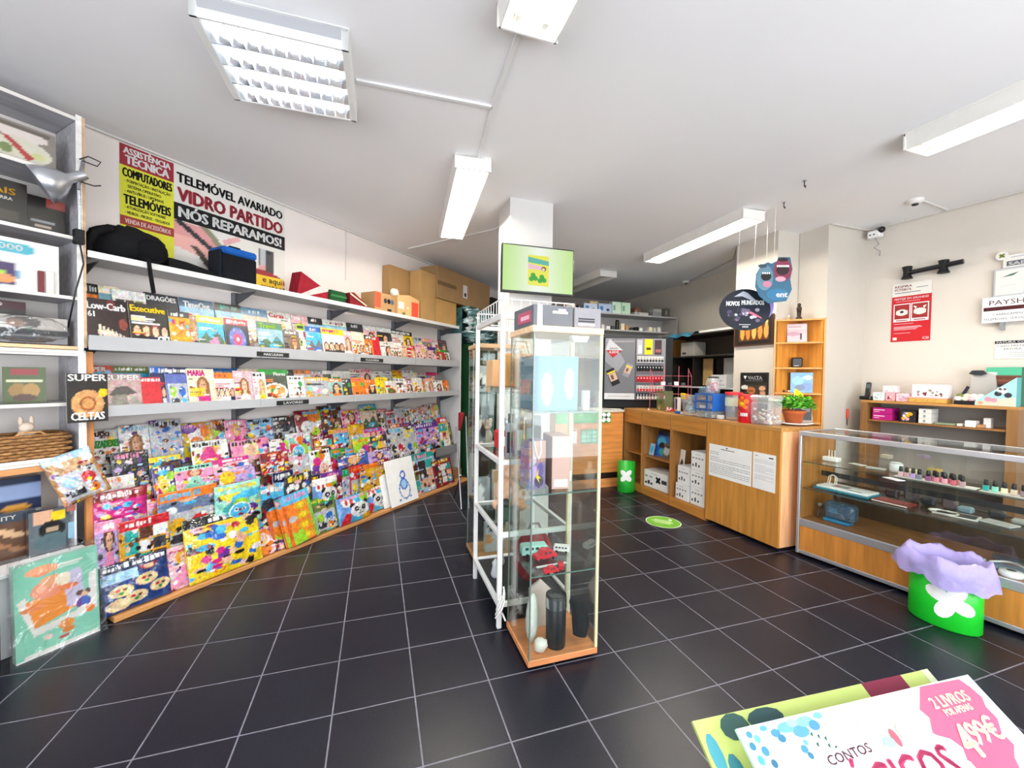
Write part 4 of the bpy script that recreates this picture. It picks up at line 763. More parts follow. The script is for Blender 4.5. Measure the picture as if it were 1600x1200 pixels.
for x in (.012, .17): b = MB(); b.box(x, x + .145, -.002, 0, .012, .205, 'offwhite'); b.prism([(x + .03, .15), (x + .08, .17), (x + .12, .18), (x + .09, .155)], -.003, -.002, 0x4a6a60); b.box(x + .03, x + .11, -.003, -.002, .08, .083, 'silver'); b.build('leaflet', paper, t)
t = thing('lottery_sign', 'white sign with a clover disc and grey band above the leaflet holder', 'sign', RW.P(.84, .03, 2.316), RW.th); b = MB(); b.box(.04, .4, 0, .01, 0, .1, 'offwhite', .002); b.build('board', paper, t); b = MB(); b.m = Matrix.Translation((.035, .0, .10)) @ Matrix.Rotation(math.pi / 2, 4, 'X'); b.lathe([(.035, -.008), (.035, .003)], 'offwhite', 20); b.build('disc', paper, t); b = MB(); clover(b, .035, .1, .018, 'olive', -.0045, -.0035); b.box(.06, .4, -.001, 0, .012, .05, 0x5a6066); b.text('SABER MAIS', .07, .017, .026, 'white', y=-.0015, wid=.28, bold=.03); b.box(.08, .2, -.001, 0, .075, .083, 'silver'); b.build('print', paper, t)
t = thing('wall_notice', 'white notice with a black heading low on the right wall', 'notice', RW.P(.85, .004, 1.60), RW.th); b = MB(); b.box(0, .4, -.001, .001, 0, .145, 'offwhite'); b.box(.0, .4, -.0015, -.001, .12, .142, 'black'); b.text('FATURA CONTRIBUINTE', .01, .1245, .014, 'white', y=-.002, wid=.3, bold=.03); b.text('CASO PRETENDA', .01, .095, .014, 'charcoal', y=-.0015, wid=.2, bold=0); b.text('FATURA, SOLICITE', .05, .07, .014, 'charcoal', y=-.0015, wid=.2, bold=0)
for z in (.045, .03, .015): b.box(.08, .38, -.0015, -.001, z, z + .003, 'grey')
b.build('sheet', paper, t)
# screwdriver hanging / red thing
t = thing('screwdriver', 'red handled screwdriver hanging on the wall behind the display case', 'tool', (4.42, 2.79, 1.03)); b = MB(); b.lathe([(.008, 0), (.011, .02), (.011, .09), (.007, .1)], 0xe0452a, 10); b.build('handle', plastic, t); b = MB(); b.tube([(0, 0, -.06), (0, 0, 0)], .004, 'charcoal', 6); b.build('shaft', metal, t)
b = MB(); b.tube([(0, 0, 0), (0, .01, .0)], .006, 'black', 8); 
# ================================================================ CORNER SHELF
t = thing('corner_shelf', 'tall open orange wood corner shelf between pillar and wall', 'shelf', (0, 0, 0)); A_, B_, Cc = (3.79, 3.075), (4.085, 2.80), (4.085, 3.075)
def tri(z0, z1, col, nm='shelf'):
    b = MB(); P = [A_, B_, Cc]; b._add([(x, y, z0) for x, y in P] + [(x, y, z1) for x, y in P], [(0, 2, 1), (3, 4, 5), (0, 1, 4, 3), (1, 2, 5, 4), (2, 0, 3, 5)], rgb(col)); return b.build(nm, woodx, t)
CS = 0xd9913c
for z in (1.99, 1.765, 1.515, 1.265, .98, .6, .2): tri(z, z + .016, 0xdf9f52)
b = MB(); b.box(3.81, 4.075, 3.06, 3.072, .1, 2.0, CS); b.build('back_panel', wood, t); b = MB(); b.box(4.075, 4.087, 2.81, 3.072, .1, 2.0, CS); b.build('back_panel', wood, t)
for (x, y) in (A_, B_): b = MB(); b.m = Matrix.Translation((x, y, 0)) @ Matrix.Rotation(math.radians(-43), 4, 'Z'); b.box(-.008, .008, -.012, .004, 0, 2.008, 0xe0a25a, .001); b.build('edge_strip', wood, t)
ca = math.radians(-43)
def csx(k, off=.06): return Vector((A_[0] + (B_[0] - A_[0]) * k + off * .68, A_[1] + (B_[1] - A_[1]) * k + off * .73, 0))
def pic(name, label, cat, loc, rz, w_, h, frame, shapes, bg, lean=.12, th=.012, bord=.012, mt=gloss):
    t = thing(name, label, cat, loc, rz); o = MB(); o.box(-w_ / 2, w_ / 2, 0, th, 0, h, frame, .002); o = o.build('frame' if bord > .004 else 'cover', paper, t); o.rotation_euler = (-lean, 0, 0)
    q = MB(); q.raster(w_ - 2 * bord, h - 2 * bord, 30, 24, shapes, bg, y=-.001, x0=-w_ / 2 + bord, z0=bord); q = q.build('picture', mt, t); q.rotation_euler = (-lean, 0, 0); return t
p = csx(.48); p.z = 1.782; pic('book', 'pinkish book with a dark figure on the upper corner shelf', 'book', p, ca, .17, .19, 0x8a6a70, [('r', 0, .7, 1, 1, 0xe4c8cc), ('e', .3, .45, .35, .12, 0xb890a0), ('e', .7, .3, .06, .2, 0x2a2428), ('r', .1, .8, .7, .84, 0x9a6a78)], 0xd6b4bc, bord=.003)
p = csx(.5); p.z = 1.532; t = thing('black_box', 'small black speaker on the second corner shelf', 'speaker', p, ca); b = MB(); b.box(-.045, .045, 0, .05, 0, .1, 'black', .01); b.build('case', plastic, t); b = MB(); b.box(-.025, .015, -.001, 0, .015, .02, 'offwhite'); b.build('label', paper, t)
p = csx(.62); p.z = 1.282; t = thing('blue_bag', 'blue box in glossy film on the third corner shelf', 'packet', p, ca); b = MB(); b.raster(.20, .20, 24, 24, [('e', .3, .6, .25, .2, 0x6ab0dc), ('e', .7, .3, .25, .2, 0x2a6ab0), ('e', .4, .25, .2, .15, 0x1f3f70), ('e', .7, .75, .2, .1, 0xa8d4ee)], 0x3f8ac6, x0=-.1, back=0x2a4a70, thick=.04); b.build('carton', wrap, t)
p = csx(.25); p.z = 1.282; b = MB()
for k in range(5): b.blob(-.05 + k * .022, -.0, .012, .012, .012, .01, ['tan', 'cream', 'brown', 'tan', 'cream'][k], 8, 6)
solo(b, 'pebble_row', matte, 'row of small beige ornaments on the third corner shelf', 'ornament', p, ca)
p = csx(.62, .05); p.z = .997; pic('framed_photo', 'silver framed dark picture on the lowest visible corner shelf', 'photo frame', p, ca, .19, .2, 0xb9b4ae, [('e', .3, .3, .2, .2, 0x4a4a50), ('r', .5, .5, .9, .8, 0x6a6a70)], 0x1f1d1f, bord=.014)
p = csx(.5, .05); p.z = 2.007; t = sized(thing('figurine', 'dark bronze figurine on top of the corner shelf', 'figurine', p), 1.35); b = MB(); b.lathe([(.022, 0), (.024, .01), (.014, .02), (.017, .06), (.02, .085), (.01, .095)], 0x3a2a20, 12, sy=.8); b.blob(0, 0, .105, .012, .012, .014, 0x3a2a20, 10, 6); b.build('body', matte, t); b = MB(); b.tube([(-.018, -.005, .08), (-.024, -.014, .06), (-.004, -.018, .062)], .005, 0x33241c, 6); b.build('arm', matte, t)
p = csx(.3, .05); p.z = 2.007; b = MB(); b.lathe([(.012, 0), (.014, .02), (.006, .03)], 'tan', 10); b.blob(0, 0, .036, .009, .009, .009, 'white', 8, 6); solo(b, 'figurine', matte, 'tiny white and tan figurine left of the bronze one', 'figurine', p)
# pictures on the pillar (face x = 3.808, looking -x)
PF = Frame(3.808, 3.58, -90)
t = thing('framed_picture', 'dark framed picture with orange vases on the pillar', 'picture', PF.P(.01, .004, 1.765), PF.th); b = MB(); W, Hh = .475, .31
for a in ((0, W, 0, .012), (0, W, Hh - .012, Hh), (0, .012, .012, Hh - .012), (W - .012, W, .012, Hh - .012)): b.box(a[0], a[1], -.018, 0, a[2], a[3], 0x4a2a1c, .002)
b.build('frame', wood, t); b = MB(); b.box(.012, W - .012, -.008, 0, .012, Hh - .012, 0x1c1614); b.build('mount', matte, t); b = MB(); b.raster(.36, .2, 48, 26, [('e', .12 + .2 * k, .45, .075, .38, c) for k, c in enumerate((0xd89a4a, 0xc8803a, 0xe0a858, 0xc88840, 0xd89a50))] + [('e', .12 + .2 * k, .92, .04, .2, 0xe8b878) for k in range(5)], 0x5a3418, x0=.06, z0=.055, y=-.009); b.build('picture', gloss, t)
t = thing('battery_sign', 'black battery poster with hand pictures on the pillar', 'poster', PF.P(.10, .004, 1.06), PF.th); b = MB(); b.box(0, .34, -.006, 0, 0, .42, 0x26241f, .002); b.box(.012, .325, -.0075, -.006, .32, .405, 'black'); b.build('board', paper, t); b = MB(); b.text('VARTA', .10, .345, .04, 'white', y=-.0085, wid=.17, bold=.04); b.prism([(.045, .385), (.085, .385), (.065, .345)], -.0085, -.0078, 'white'); b.box(.06, .28, -.008, -.0078, .33, .333, 'grey'); b.build('lettering', paper, t)
b = MB(); b.raster(.31, .12, 44, 18, [('e', .15, .75, .14, .2, 'offwhite'), ('e', .12, .45, .12, .14, 'black'), ('e', .42, .5, .16, .3, 0xb8703a), ('e', .36, .45, .05, .1, 0x6a3a20), ('e', .46, .45, .05, .1, 0x6a3a20), ('e', .84, .7, .12, .22, 0xd8a888), ('e', .86, .3, .1, .22, 0xc89878), ('r', .7, .5, 1, .54, 0x2a2420)], 0x3a352c, x0=.012, z0=.17, y=-.0078); b.build('picture', gloss, t)
# ================================================================ HANGING SIGNS
def hang(label, name, cat, c, rz, outline, faces, w_):
    t = thing(name, label, cat, c, rz); b = MB(); b.prism(outline, 0, .006, 0x1e2126 if isinstance(faces, list) else 'blue'); b.build('board', paper, t); return t
n = 40; ov = [(.225 * math.cos(2 * math.pi * i / n), .185 * math.sin(2 * math.pi * i / n)) for i in range(n)]
pc = Vector((3.17, 2.83, 0)); pc = CAMP + ray(1164, 484) * (dep((3.17, 2.83, 2)) / 1.0); pc = Vector(pc)
face = math.radians(-20)
t = thing('hanging_sign', 'dark oval advertising sign hanging by strings below the counter light', 'sign', pc, face); b = MB(); b.prism(ov, 0, .005, 0x1c2230); b.build('board', paper, t)
b = MB(); b.prism([(x * .985, z * .98) for x, z in ov], -.0008, -.0004, 0x161c2a)
b.prism([(-.1, .115), (-.02, .165), (.02, .15), (.11, .07), (.04, .09), (-.03, .12)], -.0012, -.0008, 0xb8bcc8); b.text('NOVOS', -.165, .035, .042, 'white', y=-.0014, wid=.115, bold=.05); b.text('MUNDADOS', -.03, .045, .042, 'white', y=-.0014, wid=.195, bold=.05)
rn = random.Random(3)
for k in range(26):
    cx, cz, r = rn.uniform(-.15, .15), rn.uniform(-.1, .0), rn.uniform(.008, .028); b.prism([(cx + r * math.cos(a * .9), cz + r * .8 * math.sin(a * .9)) for a in range(7)], -.0014 - .0001 * k, -.0013 - .0001 * k, rn.choice([0x6a6078, 0x9a94a8, 0x4a4460, 0x2a2a3a, 0xc8c4d0, 0x8a7090]))
b.prism([(.03, -.03), (.15, -.08), (.14, -.065), (.05, -.015)], -.0048, -.004, 0xe06a88); b.box(-.05, .05, -.005, -.004, -.135, -.131, 'white'); b.text('NOS', -.02, -.16, .016, 'white', y=-.005, wid=.05, bold=.05); b.build('print', paper, t)
b = MB()
for x, L_ in ((-.08, .60), (.06, .62)): b.tube([(x, .002, .17), (x + .02, .002, H - pc.z - .1)], .0018, 'offwhite', 5)
b.build('string', plastic, t)
pd = Vector(CAMP + ray(1209, 440) * (dep((3.4, 2.6, 2)) / 1.0)); k = dep(pd) / FP
t = thing('hanging_sign', 'blue hanging sign with two wide-mouthed creatures, above the oval one', 'sign', pd, face); hull = [(-28, -8), (-27, 12), (-20, 25), (-10, 30), (-4, 28), (4, 32), (6, 38), (24, 38), (28, 20), (25, 4), (28, -12), (20, -30), (-8, -34), (-22, -22)]
b = MB(); b.prism([(x * k, z * k) for x, z in hull], 0, .005, 0x35607c); b.build('board', paper, t); b = MB()
def el(cx, cz, rx, rz_, c, y): b.prism([((cx + rx * math.cos(a * .45)) * k, (cz + rz_ * math.sin(a * .45)) * k) for a in range(14)], y, y + .0004, c)
el(-14, 6, 13, 20, 0x5a7f92, -.001); el(-12, 8, 8, 7, 'black', -.002); el(13, 18, 14, 18, 0x7a2f48, -.001); el(13, 34, 8, 3, 0x2a1c20, -.0018); el(-18, 24, 7, 3, 0x3a4a54, -.0018); el(13, 18, 10, 8, 0x2a1c20, -.002)
for q in range(6): el(5 + q * 3.2, 24, 1.4, 1.8, 'white', -.003)
for q in range(4): el(-17 + q * 3.2, 13, 1.3, 1.6, 'white', -.003)
el(-10, -4, 7, 5, 0xb87890, -.002); el(10, 4, 8, 4, 0xd898a8, -.002); el(6, -20, 17, 9, 0x2f6d94, -.002); b.text('ent', 4 * k, -24 * k, 9 * k, 'white', y=-.004, wid=17 * k, bold=.04); b.build('print', paper, t)
b = MB(); b.tube([(.0, .002, 36 * k), (.0, .002, H - pd.z)], .0015, 'offwhite', 5); b.build('string', plastic, t)
pe = Vector(CAMP + ray(1196, 478) * (dep((3.3, 2.8, 2)))); k = dep(pe) / FP
t = thing('hanging_sign', 'lilac edged oval hanging sign mostly hidden behind the dark oval', 'sign', pe, face); b = MB(); b.prism([(13 * k * math.cos(a * .35), 20 * k * math.sin(a * .35)) for a in range(18)], 0, .004, 0x8f7fc4); b.prism([(8 * k * math.cos(a * .35) - 2 * k, 13 * k * math.sin(a * .35)) for a in range(18)], -.001, 0, 0x9fd0e8); b.build('board', paper, t); b = MB(); b.tube([(0, .002, 19 * k), (0, .002, H - pe.z)], .0015, 'offwhite', 5); b.build('string', plastic, t)
# ================================================================ ON THE COUNTER
ZT = 1.016
def ct(u, v, z=ZT):      # a spot on the counter top seen at (u, v), kept off its edges
    p = on(u, v, z); d = (np.array(p)[:2] - CF.o) @ CF.n; d = min(-.075, max(-.38, d)); return CF.P(CF.hit(u, 650, d)[0], d, z)
rc = CF.th
t = sized(thing('potted_herb', 'bushy green herb in a terracotta pot on a white saucer', 'plant', ct(1240, 664)), 1.3); b = MB(); b.lathe([(.0, .015), (.045, .015), (.062, .08), (.068, .08), (.068, .1), (.060, .1), (.058, .085), (0, .08)], 0xc8683c, 20); b.build('pot', clay, t)
b = MB(); b.lathe([(.05, .004), (.07, .006), (.11, .016), (.108, .02), (.06, .013), (0, .013)], 0xefefec, 28); b.build('saucer', plastic, t)
b = MB(); rn = random.Random(11)
for k in range(900):
    a, r = rn.uniform(0, 6.283), math.sqrt(rn.random()) * .112; zz = .105 + rn.random() * .085 * math.sqrt(max(0, 1.02 - (r / .115) ** 2)) + .01; x, y = r * math.cos(a), r * math.sin(a); s = rn.uniform(.02, .034); q = rn.uniform(0, 6.283); tl = rn.uniform(-.5, .9)
    c = rgb(rn.choice([0x4fae2a, 0x6cc83a, 0x3c8f22, 0x86d84a])); d = Vector((math.cos(q), math.sin(q), tl)).normalized(); e = Vector((-math.sin(q), math.cos(q), 0)); p = Vector((x, y, zz))
    b._add([tuple(p), tuple(p + d * s * .5 + e * s * .38), tuple(p + d * s), tuple(p + d * s * .5 - e * s * .38)], [(0, 1, 2, 3)], c)
tag(b.build('foliage', leaf_m, t), kind='stuff')
b = MB(); b.tube([(.0, 0, .1), (.0, 0, .24)], .0025, 'cream', 6); b.build('flag_stick', matte, t); b = MB(); b.prism([(0, .205), (.01, .245), (.085, .205), (.075, .165)], -.001, .001, 0xf4d818); o = b.build('flag', paper, t); o.rotation_euler = (0, 0, rc * 0)
t = sized(thing('sweet_jar', 'square clear jar of pale wrapped sweets on the counter', 'jar', ct(1196, 668), rc), 1.55); b = MB(); b.box(-.06, .06, -.05, .06, 0, .13, 'white', .012); b.build('jar', tub, t); b = MB(); b.box(-.062, .062, -.052, .062, .132, .165, 0xe8eaec, .01); b.build('lid', tub, t)
b = MB()
for k in range(60): b.blob(rn.uniform(-.045, .045), rn.uniform(-.035, .045), .012 + rn.random() ** 1.5 * .075, .012, .008, .007, rn.choice(['rose', 'offwhite', 0xc89aa0, 'white', 0x9a7a80, 'cream']), 6, 4)
tag(b.build('sweets', gloss, t), kind='stuff')
t = sized(thing('snack_canister', 'tall shiny red canister with orange pattern on the counter', 'canister', ct(1168, 662), rc), 1.5); b = MB(); b.lathe([(.050, 0), (.052, .004), (.052, .165), (.049, .17), (.0, .171)], 0xc8101c, 24); b.build('body', gloss, t); b = MB()
for a, z, s, c in ((-1.5, .115, .022, 'orange'), (-1.5, .115, .012, 'yellow'), (-1.05, .13, .014, 'orange'), (-1.9, .13, .014, 'orange'), (-1.5, .15, .012, 'orange'), (-1.1, .095, .012, 'orange'), (-1.95, .09, .01, 'crimson'), (-1.9, .055, .016, 'orange'), (-1.9, .055, .011, 0xc8101c)):
    c3 = rgb(c); rr = .0535 + .0004 * (c == 'yellow'); b._add([(rr * math.cos(a + s * math.cos(q * .7) / .05), rr * math.sin(a + s * math.cos(q * .7) / .05), z + s * math.sin(q * .7)) for q in range(9)], [list(range(9))], c3)
for k in range(4): a = -1.62 + k * .2; rr = .0537; b._add([(rr * math.cos(a + d), rr * math.sin(a + d), z) for d, z in ((0, .04), (.14, .04), (.14, .06), (.0, .06))], [(0, 1, 2, 3)], rgb('white'))
b.build('print', gloss, t)
t = sized(thing('plastic_jar', 'clear plastic jar with a red lid and pale label', 'jar', ct(1146, 656), rc), 1.33); b = MB(); b.lathe([(.05, 0), (.055, .01), (.055, .17), (.045, .18)], 'white', 20); b.build('jar', tub, t); b = MB(); b.lathe([(.057, .18), (.058, .2), (.0, .203)], 'red', 20); b.build('lid', plastic, t); b = MB(); b.lathe([(.0465, .02), (.0465, .1)], 0x8a94a0, 16); b.build('contents', gloss, t); b = MB(); b.lathe([(.0565, .1), (.0565, .16)], 'offwhite', 20, cols=[0xd8e0c8]); b.build('label', paper, t)
b = MB(); b.box(-.03, .03, -.02, .02, 0, .04, 'offwhite', .005); solo(b, 'small_box', paper, 'small white box at the counter edge before the blue drawers', 'box', ct(1126, 656), rc)
t = sized(thing('drawer_box', 'blue framed mini drawer tower with clear drawers', 'drawers', ct(1108, 653), rc), 1.5); b = MB(); W = .075
for z in (0.055, .11, .16): b.box(-W, W, -.05, .07, z - .004, z + .002, 'blue')
for x in (-W, .02, W - .004): b.box(x, x + .006, -.052, .07, .05, .162, 'blue')
b.box(-W, W, .066, .07, 0, .162, 'navy'); b.build('frame', plastic, t)
for i, z in enumerate((.002, .058, .113)):
    for x in (-W + .007, .028):
        b = MB(); b.box(x, x + (.09 if x < 0 else .042), -.048, .06, z, z + .048, 0xd8e4ee, .004); dr_ = b.build('drawer', tub, t); b = MB(); b.box(x + .01, x + (.07 if x < 0 else .035), -.03, .04, z + .004, z + .025, ['grey', 'offwhite', 'tan'][i], .004); b.build('contents', gloss, dr_)
t = thing('sweet_jar', 'rounded clear jar of red and white sweets on the drawer tower', 'jar', ct(1110, 640, ZT + .0) , rc); t.location = Vector((t.location.x, t.location.y, 0)); p = ct(1109, 652); t.location = (p.x + .03, p.y, ZT + .248); sized(t, 1.45); b = MB(); b.lathe([(.04, 0), (.046, .01), (.046, .075), (.036, .1), (.03, .102)], 'white', 16); b.build('jar', tub, t); b = MB()
for k in range(46): a = rn.uniform(0, 6.28); r = rn.uniform(0, .032); b.blob(r * math.cos(a), r * math.sin(a), .01 + rn.random() * .06, .009, .008, .008, rn.choice(['red', 'crimson', 'white', 'rose', 'red']), 6, 4)
tag(b.build('sweets', gloss, t), kind='stuff'); b = MB(); b.lathe([(.031, .102), (.031, .115), (0, .117)], 'charcoal', 12); b.build('lid', plastic, t)
t = sized(thing('plastic_tub', 'tapered clear tub with yellow rim packets on the counter', 'tub', ct(1080, 650), rc), 1.3); b = MB(); b.lathe([(.055, 0), (.06, .01), (.085, .16), (.088, .165)], 'white', 20); b.build('tub', tub, t); b = MB()
for k in range(16): b.m = Matrix.Translation((rn.uniform(-.05, .05), rn.uniform(-.04, .04), .02 + rn.random() * .1)) @ Euler((rn.uniform(-.6, .6), rn.uniform(-.6, .6), rn.uniform(0, 3))).to_matrix().to_4x4(); b.box(-.02, .02, -.015, .015, 0, .04, rn.choice(['grey', 'tan', 0x8aa0b0, 'brown', 'silver']), .003)
b.m = Matrix.Identity(4); tag(b.build('packets', gloss, t), kind='stuff'); b = MB(); b.box(-.06, -.01, -.06, -.05, .13, .18, 'yellow', .003); b.box(0, .03, -.065, -.055, .13, .175, 'orange', .003); b.build('yellow_packet', paper, t)
t = thing('plastic_bag', 'clear blue tinted plastic bag of packets leaning behind the tub', 'bag', ct(1092, 640), rc); b = MB(); b.blob(.04, .06, .22, .11, .05, .085, 0x9fc0d8, 14, 8, .25, 4); b.build('film', bluefilm, t); b = MB()
for k in range(9): b.blob(.04 + rn.uniform(-.06, .06), .06, .2 + rn.uniform(-.04, .04), .022, .02, .02, rn.choice(['tan', 'grey', 'rose', 'offwhite', 'orange']), 6, 5)
b.box(-.02, .1, .04, .08, 0, .13, 0x6a6a6c, .004); tag(b.build('contents', gloss, t), kind='stuff')
boxthing('small_box', 'small bright blue box with white end before the clear tub', 'box', ct(1054, 646), rc, .09, .05, .025, 'blue', gloss, lambda b, w, d, h: b.box(w - .003, w + .0005, 0, d, .002, h, 'white'))
t = sized(thing('lollipop_box', 'olive patterned carton of sweets at the back counter end', 'box', ct(1032, 641), math.radians(-100)), 1.25); b = MB(); b.raster(.16, .19, 22, 24, [('e', R.random(), R.random(), .12, .1, c) for c in ('olive', 'cream', 0x8a9a5a, 'red', 'olive', 'offwhite', 0x5a6a30, 'olive', 'tan', 0x8a9a5a, 'cream', 'green')], 0x7a8248, x0=-.08, back=0x5a6038, thick=.08); b.build('carton', wrap, t)
b = MB()
for k in range(24): b.blob(rn.uniform(-.06, .06), rn.uniform(-.03, .03), .014 + .03 * rn.random(), .014, .011, .012, rn.choice(['red', 'crimson', 'pink', 'white']), 6, 4)
p = ct(1050, 644); tag(solo(b, 'red_sweets', gloss, 'heap of small red wrapped sweets beside the olive carton', 'sweets', (p.x - .0, p.y + .05, ZT), rc), kind='stuff')
boxthing('dark_carton', 'dark grey carton right of the olive carton on the counter', 'box', ct(1046, 639), math.radians(-100), .08, .05, .11, 0x4a4a48)
boxthing('white_carton', 'white carton with a purple stripe behind the sweets', 'box', ct(1052, 636), math.radians(-100), .08, .05, .16, 'offwhite', paper, lambda b, w, d, h: b.box(.05, w, -.0006, 0, .02, h - .02, 'purple'))
# pink wire display stand
t = sized(thing('wire_stand', 'thin pink wire display stand on the rear of the counter', 'stand', ct(1048, 640), math.radians(-20)), (1.45, 1.2, 1.0)); b = MB()
for x in (-.18, -.06, .06, .14): b.tube([(x, 0, 0), (x, 0, .56 - abs(x) * .3)], .0021, 0xd06a78, 6)
for z in (.2, .3, .42): b.tube([(-.18, 0, z), (.14, 0, z)], .0021, 0xd87a86, 6); b.tube([(-.18, -.08, z), (.14, -.08, z)], .0021, 0xd06a78, 6)
for x in (-.18, .14): b.tube([(x, -.08, .2), (x, -.08, .42)], .002, 0xc8606e, 6); b.tube([(x, 0, .5), (x, -.08, .42)], .002, 0xc8606e, 6); b.tube([(x, 0, .003), (x, -.1, .003)], .0021, 0xc8606e, 6)
b.build('wires', metal, t)
for k in range(5): b = MB(); b.box(-.16 + k * .055, -.125 + k * .055, -.07, -.05, .305, .34 + .01 * (k % 2), 'white' if k % 2 else 'charcoal', .003); b.build('hanging_packet', gloss, t)
# papers / small things on desk
boxthing('paper_sheet', 'loose white papers on the top of the orange desk', 'paper', (2.62, 4.62, .994), -.05, .42, .22, .006, 'offwhite')
b = MB(); b.lathe([(.012, 0), (.014, .01), (0, .016)], 'offwhite', 10); solo(b, 'coin', plastic, 'tiny white button at the edge of the counter top', 'button', ct(1013, 643))
# ================================================================ INSIDE THE OPEN COUNTER
def cfp(u, v, d=-.06, z=None): s, zz = CF.hit(u, v, d); return CF.P(s, d, zz if z is None else z)
def clbox(label, s, z, w_, h, dd=.2, d=.03, rz=0, logo=True, big=False):
    t = thing('white_carton', label, 'box', CF.P(s, -d, z), CF.th + rz, 'white delivery boxes in the counter'); b = MB(); b.box(0, w_, 0, dd, 0, h, 0xf0f0f0, .002); b.build('carton', paper, t); b = MB(); y = -.0008
    if big: clover(b, w_ * .62, h * .55, .045, 'black', y - .0004, y); b.box(w_ * .76, w_ * .97, y - .0003, y, h * .42, h * .64, 0x3a3a3c)
    rn = random.Random(int(s * 100 + z * 10))
    for k in range(4 if not big else 2): b.box(.02 + k * w_ * .2, .02 + k * w_ * .2 + w_ * .12, y - .0003, y, h * .6, h * .68, 'grey')
    for k in range(3): b.box(.02 + k * w_ * (.2 if not big else .12), .02 + k * w_ * (.2 if not big else .12) + w_ * .09, y - .0003, y, h * .18, h * (.3 + .1 * (k % 2)), 'charcoal')
    b.box(w_ * .3, w_ * .6, y - .0003, y, h * .82, h * .85, 'silver'); b.build('print', paper, t); return t
clbox('wide white box with a black clover on the counter bottom shelf', .395, .101, .39, .2, .26, .03, .04, big=True)
clbox('white box at the floor of the right counter bay, the left one', .93, .101, .19, .17, .22, .03)
clbox('white box on top of the left one in the right counter bay', .94, .273, .18, .19, .2, .045)
for k, (z, h) in enumerate(((.101, .19), (.293, .17), (.465, .19))): clbox(['bottom', 'middle', 'top'][k] + ' white box of the tall stack beside the closed counter', 1.14, z, .2, h, .22, .035)
def leaner(name, label, cat, s, d, z, w_, h, shapes, bg, fr=CF, lean=.2, th=.006, mt=gloss, nx=18, ny=22, group=None, roll=0, rz=0, y=None):
    b = MB(); b.raster(w_, h, nx, ny, shapes, bg, back='offwhite', thick=th); o = b.build(name, mt); return place(tag(o, label, cat, group), fr.P(s, d, z), fr.th + rz, lean, roll)
leaner('magazine', 'blue magazine with dark blots on the counter upper shelf', 'magazine', .44, -.14, .472, .2, .30, [('r', 0, .85, 1, 1, 'navy'), ('e', .4, .6, .35, .2, 'cyan'), ('e', .5, .45, .25, .12, 'black'), ('e', .6, .2, .3, .12, 'teal')], 'blue')
leaner('magazine', 'grey and brown magazine beside the blue one in the counter', 'magazine', .6, -.12, .472, .19, .17, [('e', .3, .5, .3, .3, 'silver'), ('e', .7, .4, .2, .4, 'brown'), ('e', .5, .8, .4, .1, 'charcoal')], 0x5a5652)
leaner('magazine', 'pale blue comic at the left of the counter upper shelf', 'magazine', .385, -.10, .472, .08, .14, [('e', .5, .5, .4, .3, 'cyan')], 'sky')
leaner('magazine', 'white and dark magazine leaning at the left of the right bay', 'magazine', .885, -.08, .102, .07, .52, [('e', .5, .6, .4, .2, 'charcoal'), ('e', .5, .2, .3, .1, 'navy')], 'offwhite', lean=.1)
leaner('magazine', 'red and grey magazine behind the white boxes of the right bay', 'magazine', .96, -.26, .102, .16, .52, [('e', .5, .9, .4, .1, 'silver'), ('e', .4, .75, .3, .1, 'red'), ('e', .6, .6, .3, .1, 'green')], 0x8a6a64, lean=.15)
# ================================================================ BACK OF THE SHOP
# free standing grey shelving behind the desk
t = thing('back_shelving', 'grey freestanding shelving behind the tobacco display', 'shelving', (0, 0, 0))
cf(t, 'back_panel', 1.75, 4.47, 5.62, 5.64, 0, 2.36, 0xb6b3b0, plaster); cf(t, 'side_panel', 4.45, 4.47, 5.28, 5.62, 0, 2.36, 0xa9a5a2, plaster); cf(t, 'side_panel', 1.75, 1.77, 5.28, 5.62, 0, 2.36, 0xa9a5a2, plaster)
for z in (2.36, 2.12, 1.7, 1.0): cf(t, 'shelf_board', 1.77, 4.45 if z != 2.12 else 4.3, 5.28, 5.62, z - .02, z, 0xb9b8b6, plaster)
bx = [(2.55, .16, .10, 0xb08a7a, 'brown grey pouch'), (2.75, .07, .09, 'charcoal', 'small dark box'), (2.84, .22, .12, 0xc8d4e8, 'white and blue mouse box, the left one'), (3.08, .22, .13, 0xb8c8e4, 'white and blue mouse box, the right one'), (3.0, .14, .18, 0xd8c890, 'cream carton rising behind the blue boxes'), (3.31, .15, .17, 0xcfe8d4, 'pale green box, the left of two'), (3.47, .15, .17, 0xc4e2c8, 'pale green box, the right of two'), (3.70, .24, .04, 0xb9b8b4, 'flat grey box'), (3.78, .11, .13, 0x7a4a38, 'brown leaning box'), (4.02, .16, .06, 0x8a8a88, 'grey router box'), (4.08, .15, .12, 0xb0aca6, 'pale grey printer part'), (4.25, .09, .13, 0x5a5a52, 'dark olive box')]
for k, (x, w_, h, c, lb) in enumerate(bx):
    lift = .0; yy = 5.3 + (.12 if k in (4, 8) else .06 if k == 10 else 0)
    boxthing('stock_box', lb + ' on top of the grey back shelving', 'box', (x, yy, 2.361), .05 * ((k % 3) - 1) * 0, w_, .11, h, c, gloss if k < 7 else matte, lambda b, w, d, h, k=k: (b.box(w * .1, w * .35, -.0008, 0, h * .25, h * .7, 0x4a7ab0 if k in (2, 3) else 0x7aa88a if k in (5, 6) else 'grey'), b.box(w * .6, w * .8, -.0008, 0, h * .2, h * .45, 'charcoal') if k in (2, 3) else None))
rn = random.Random(21)
nm16 = ['white mug', 'small white pot', 'dark grey jar', 'black speaker', 'cream tin', 'tan cube', 'dark bottle cap', 'black knob', 'white bowl', 'grey dish', 'beige box', 'pale roll', 'white tub']
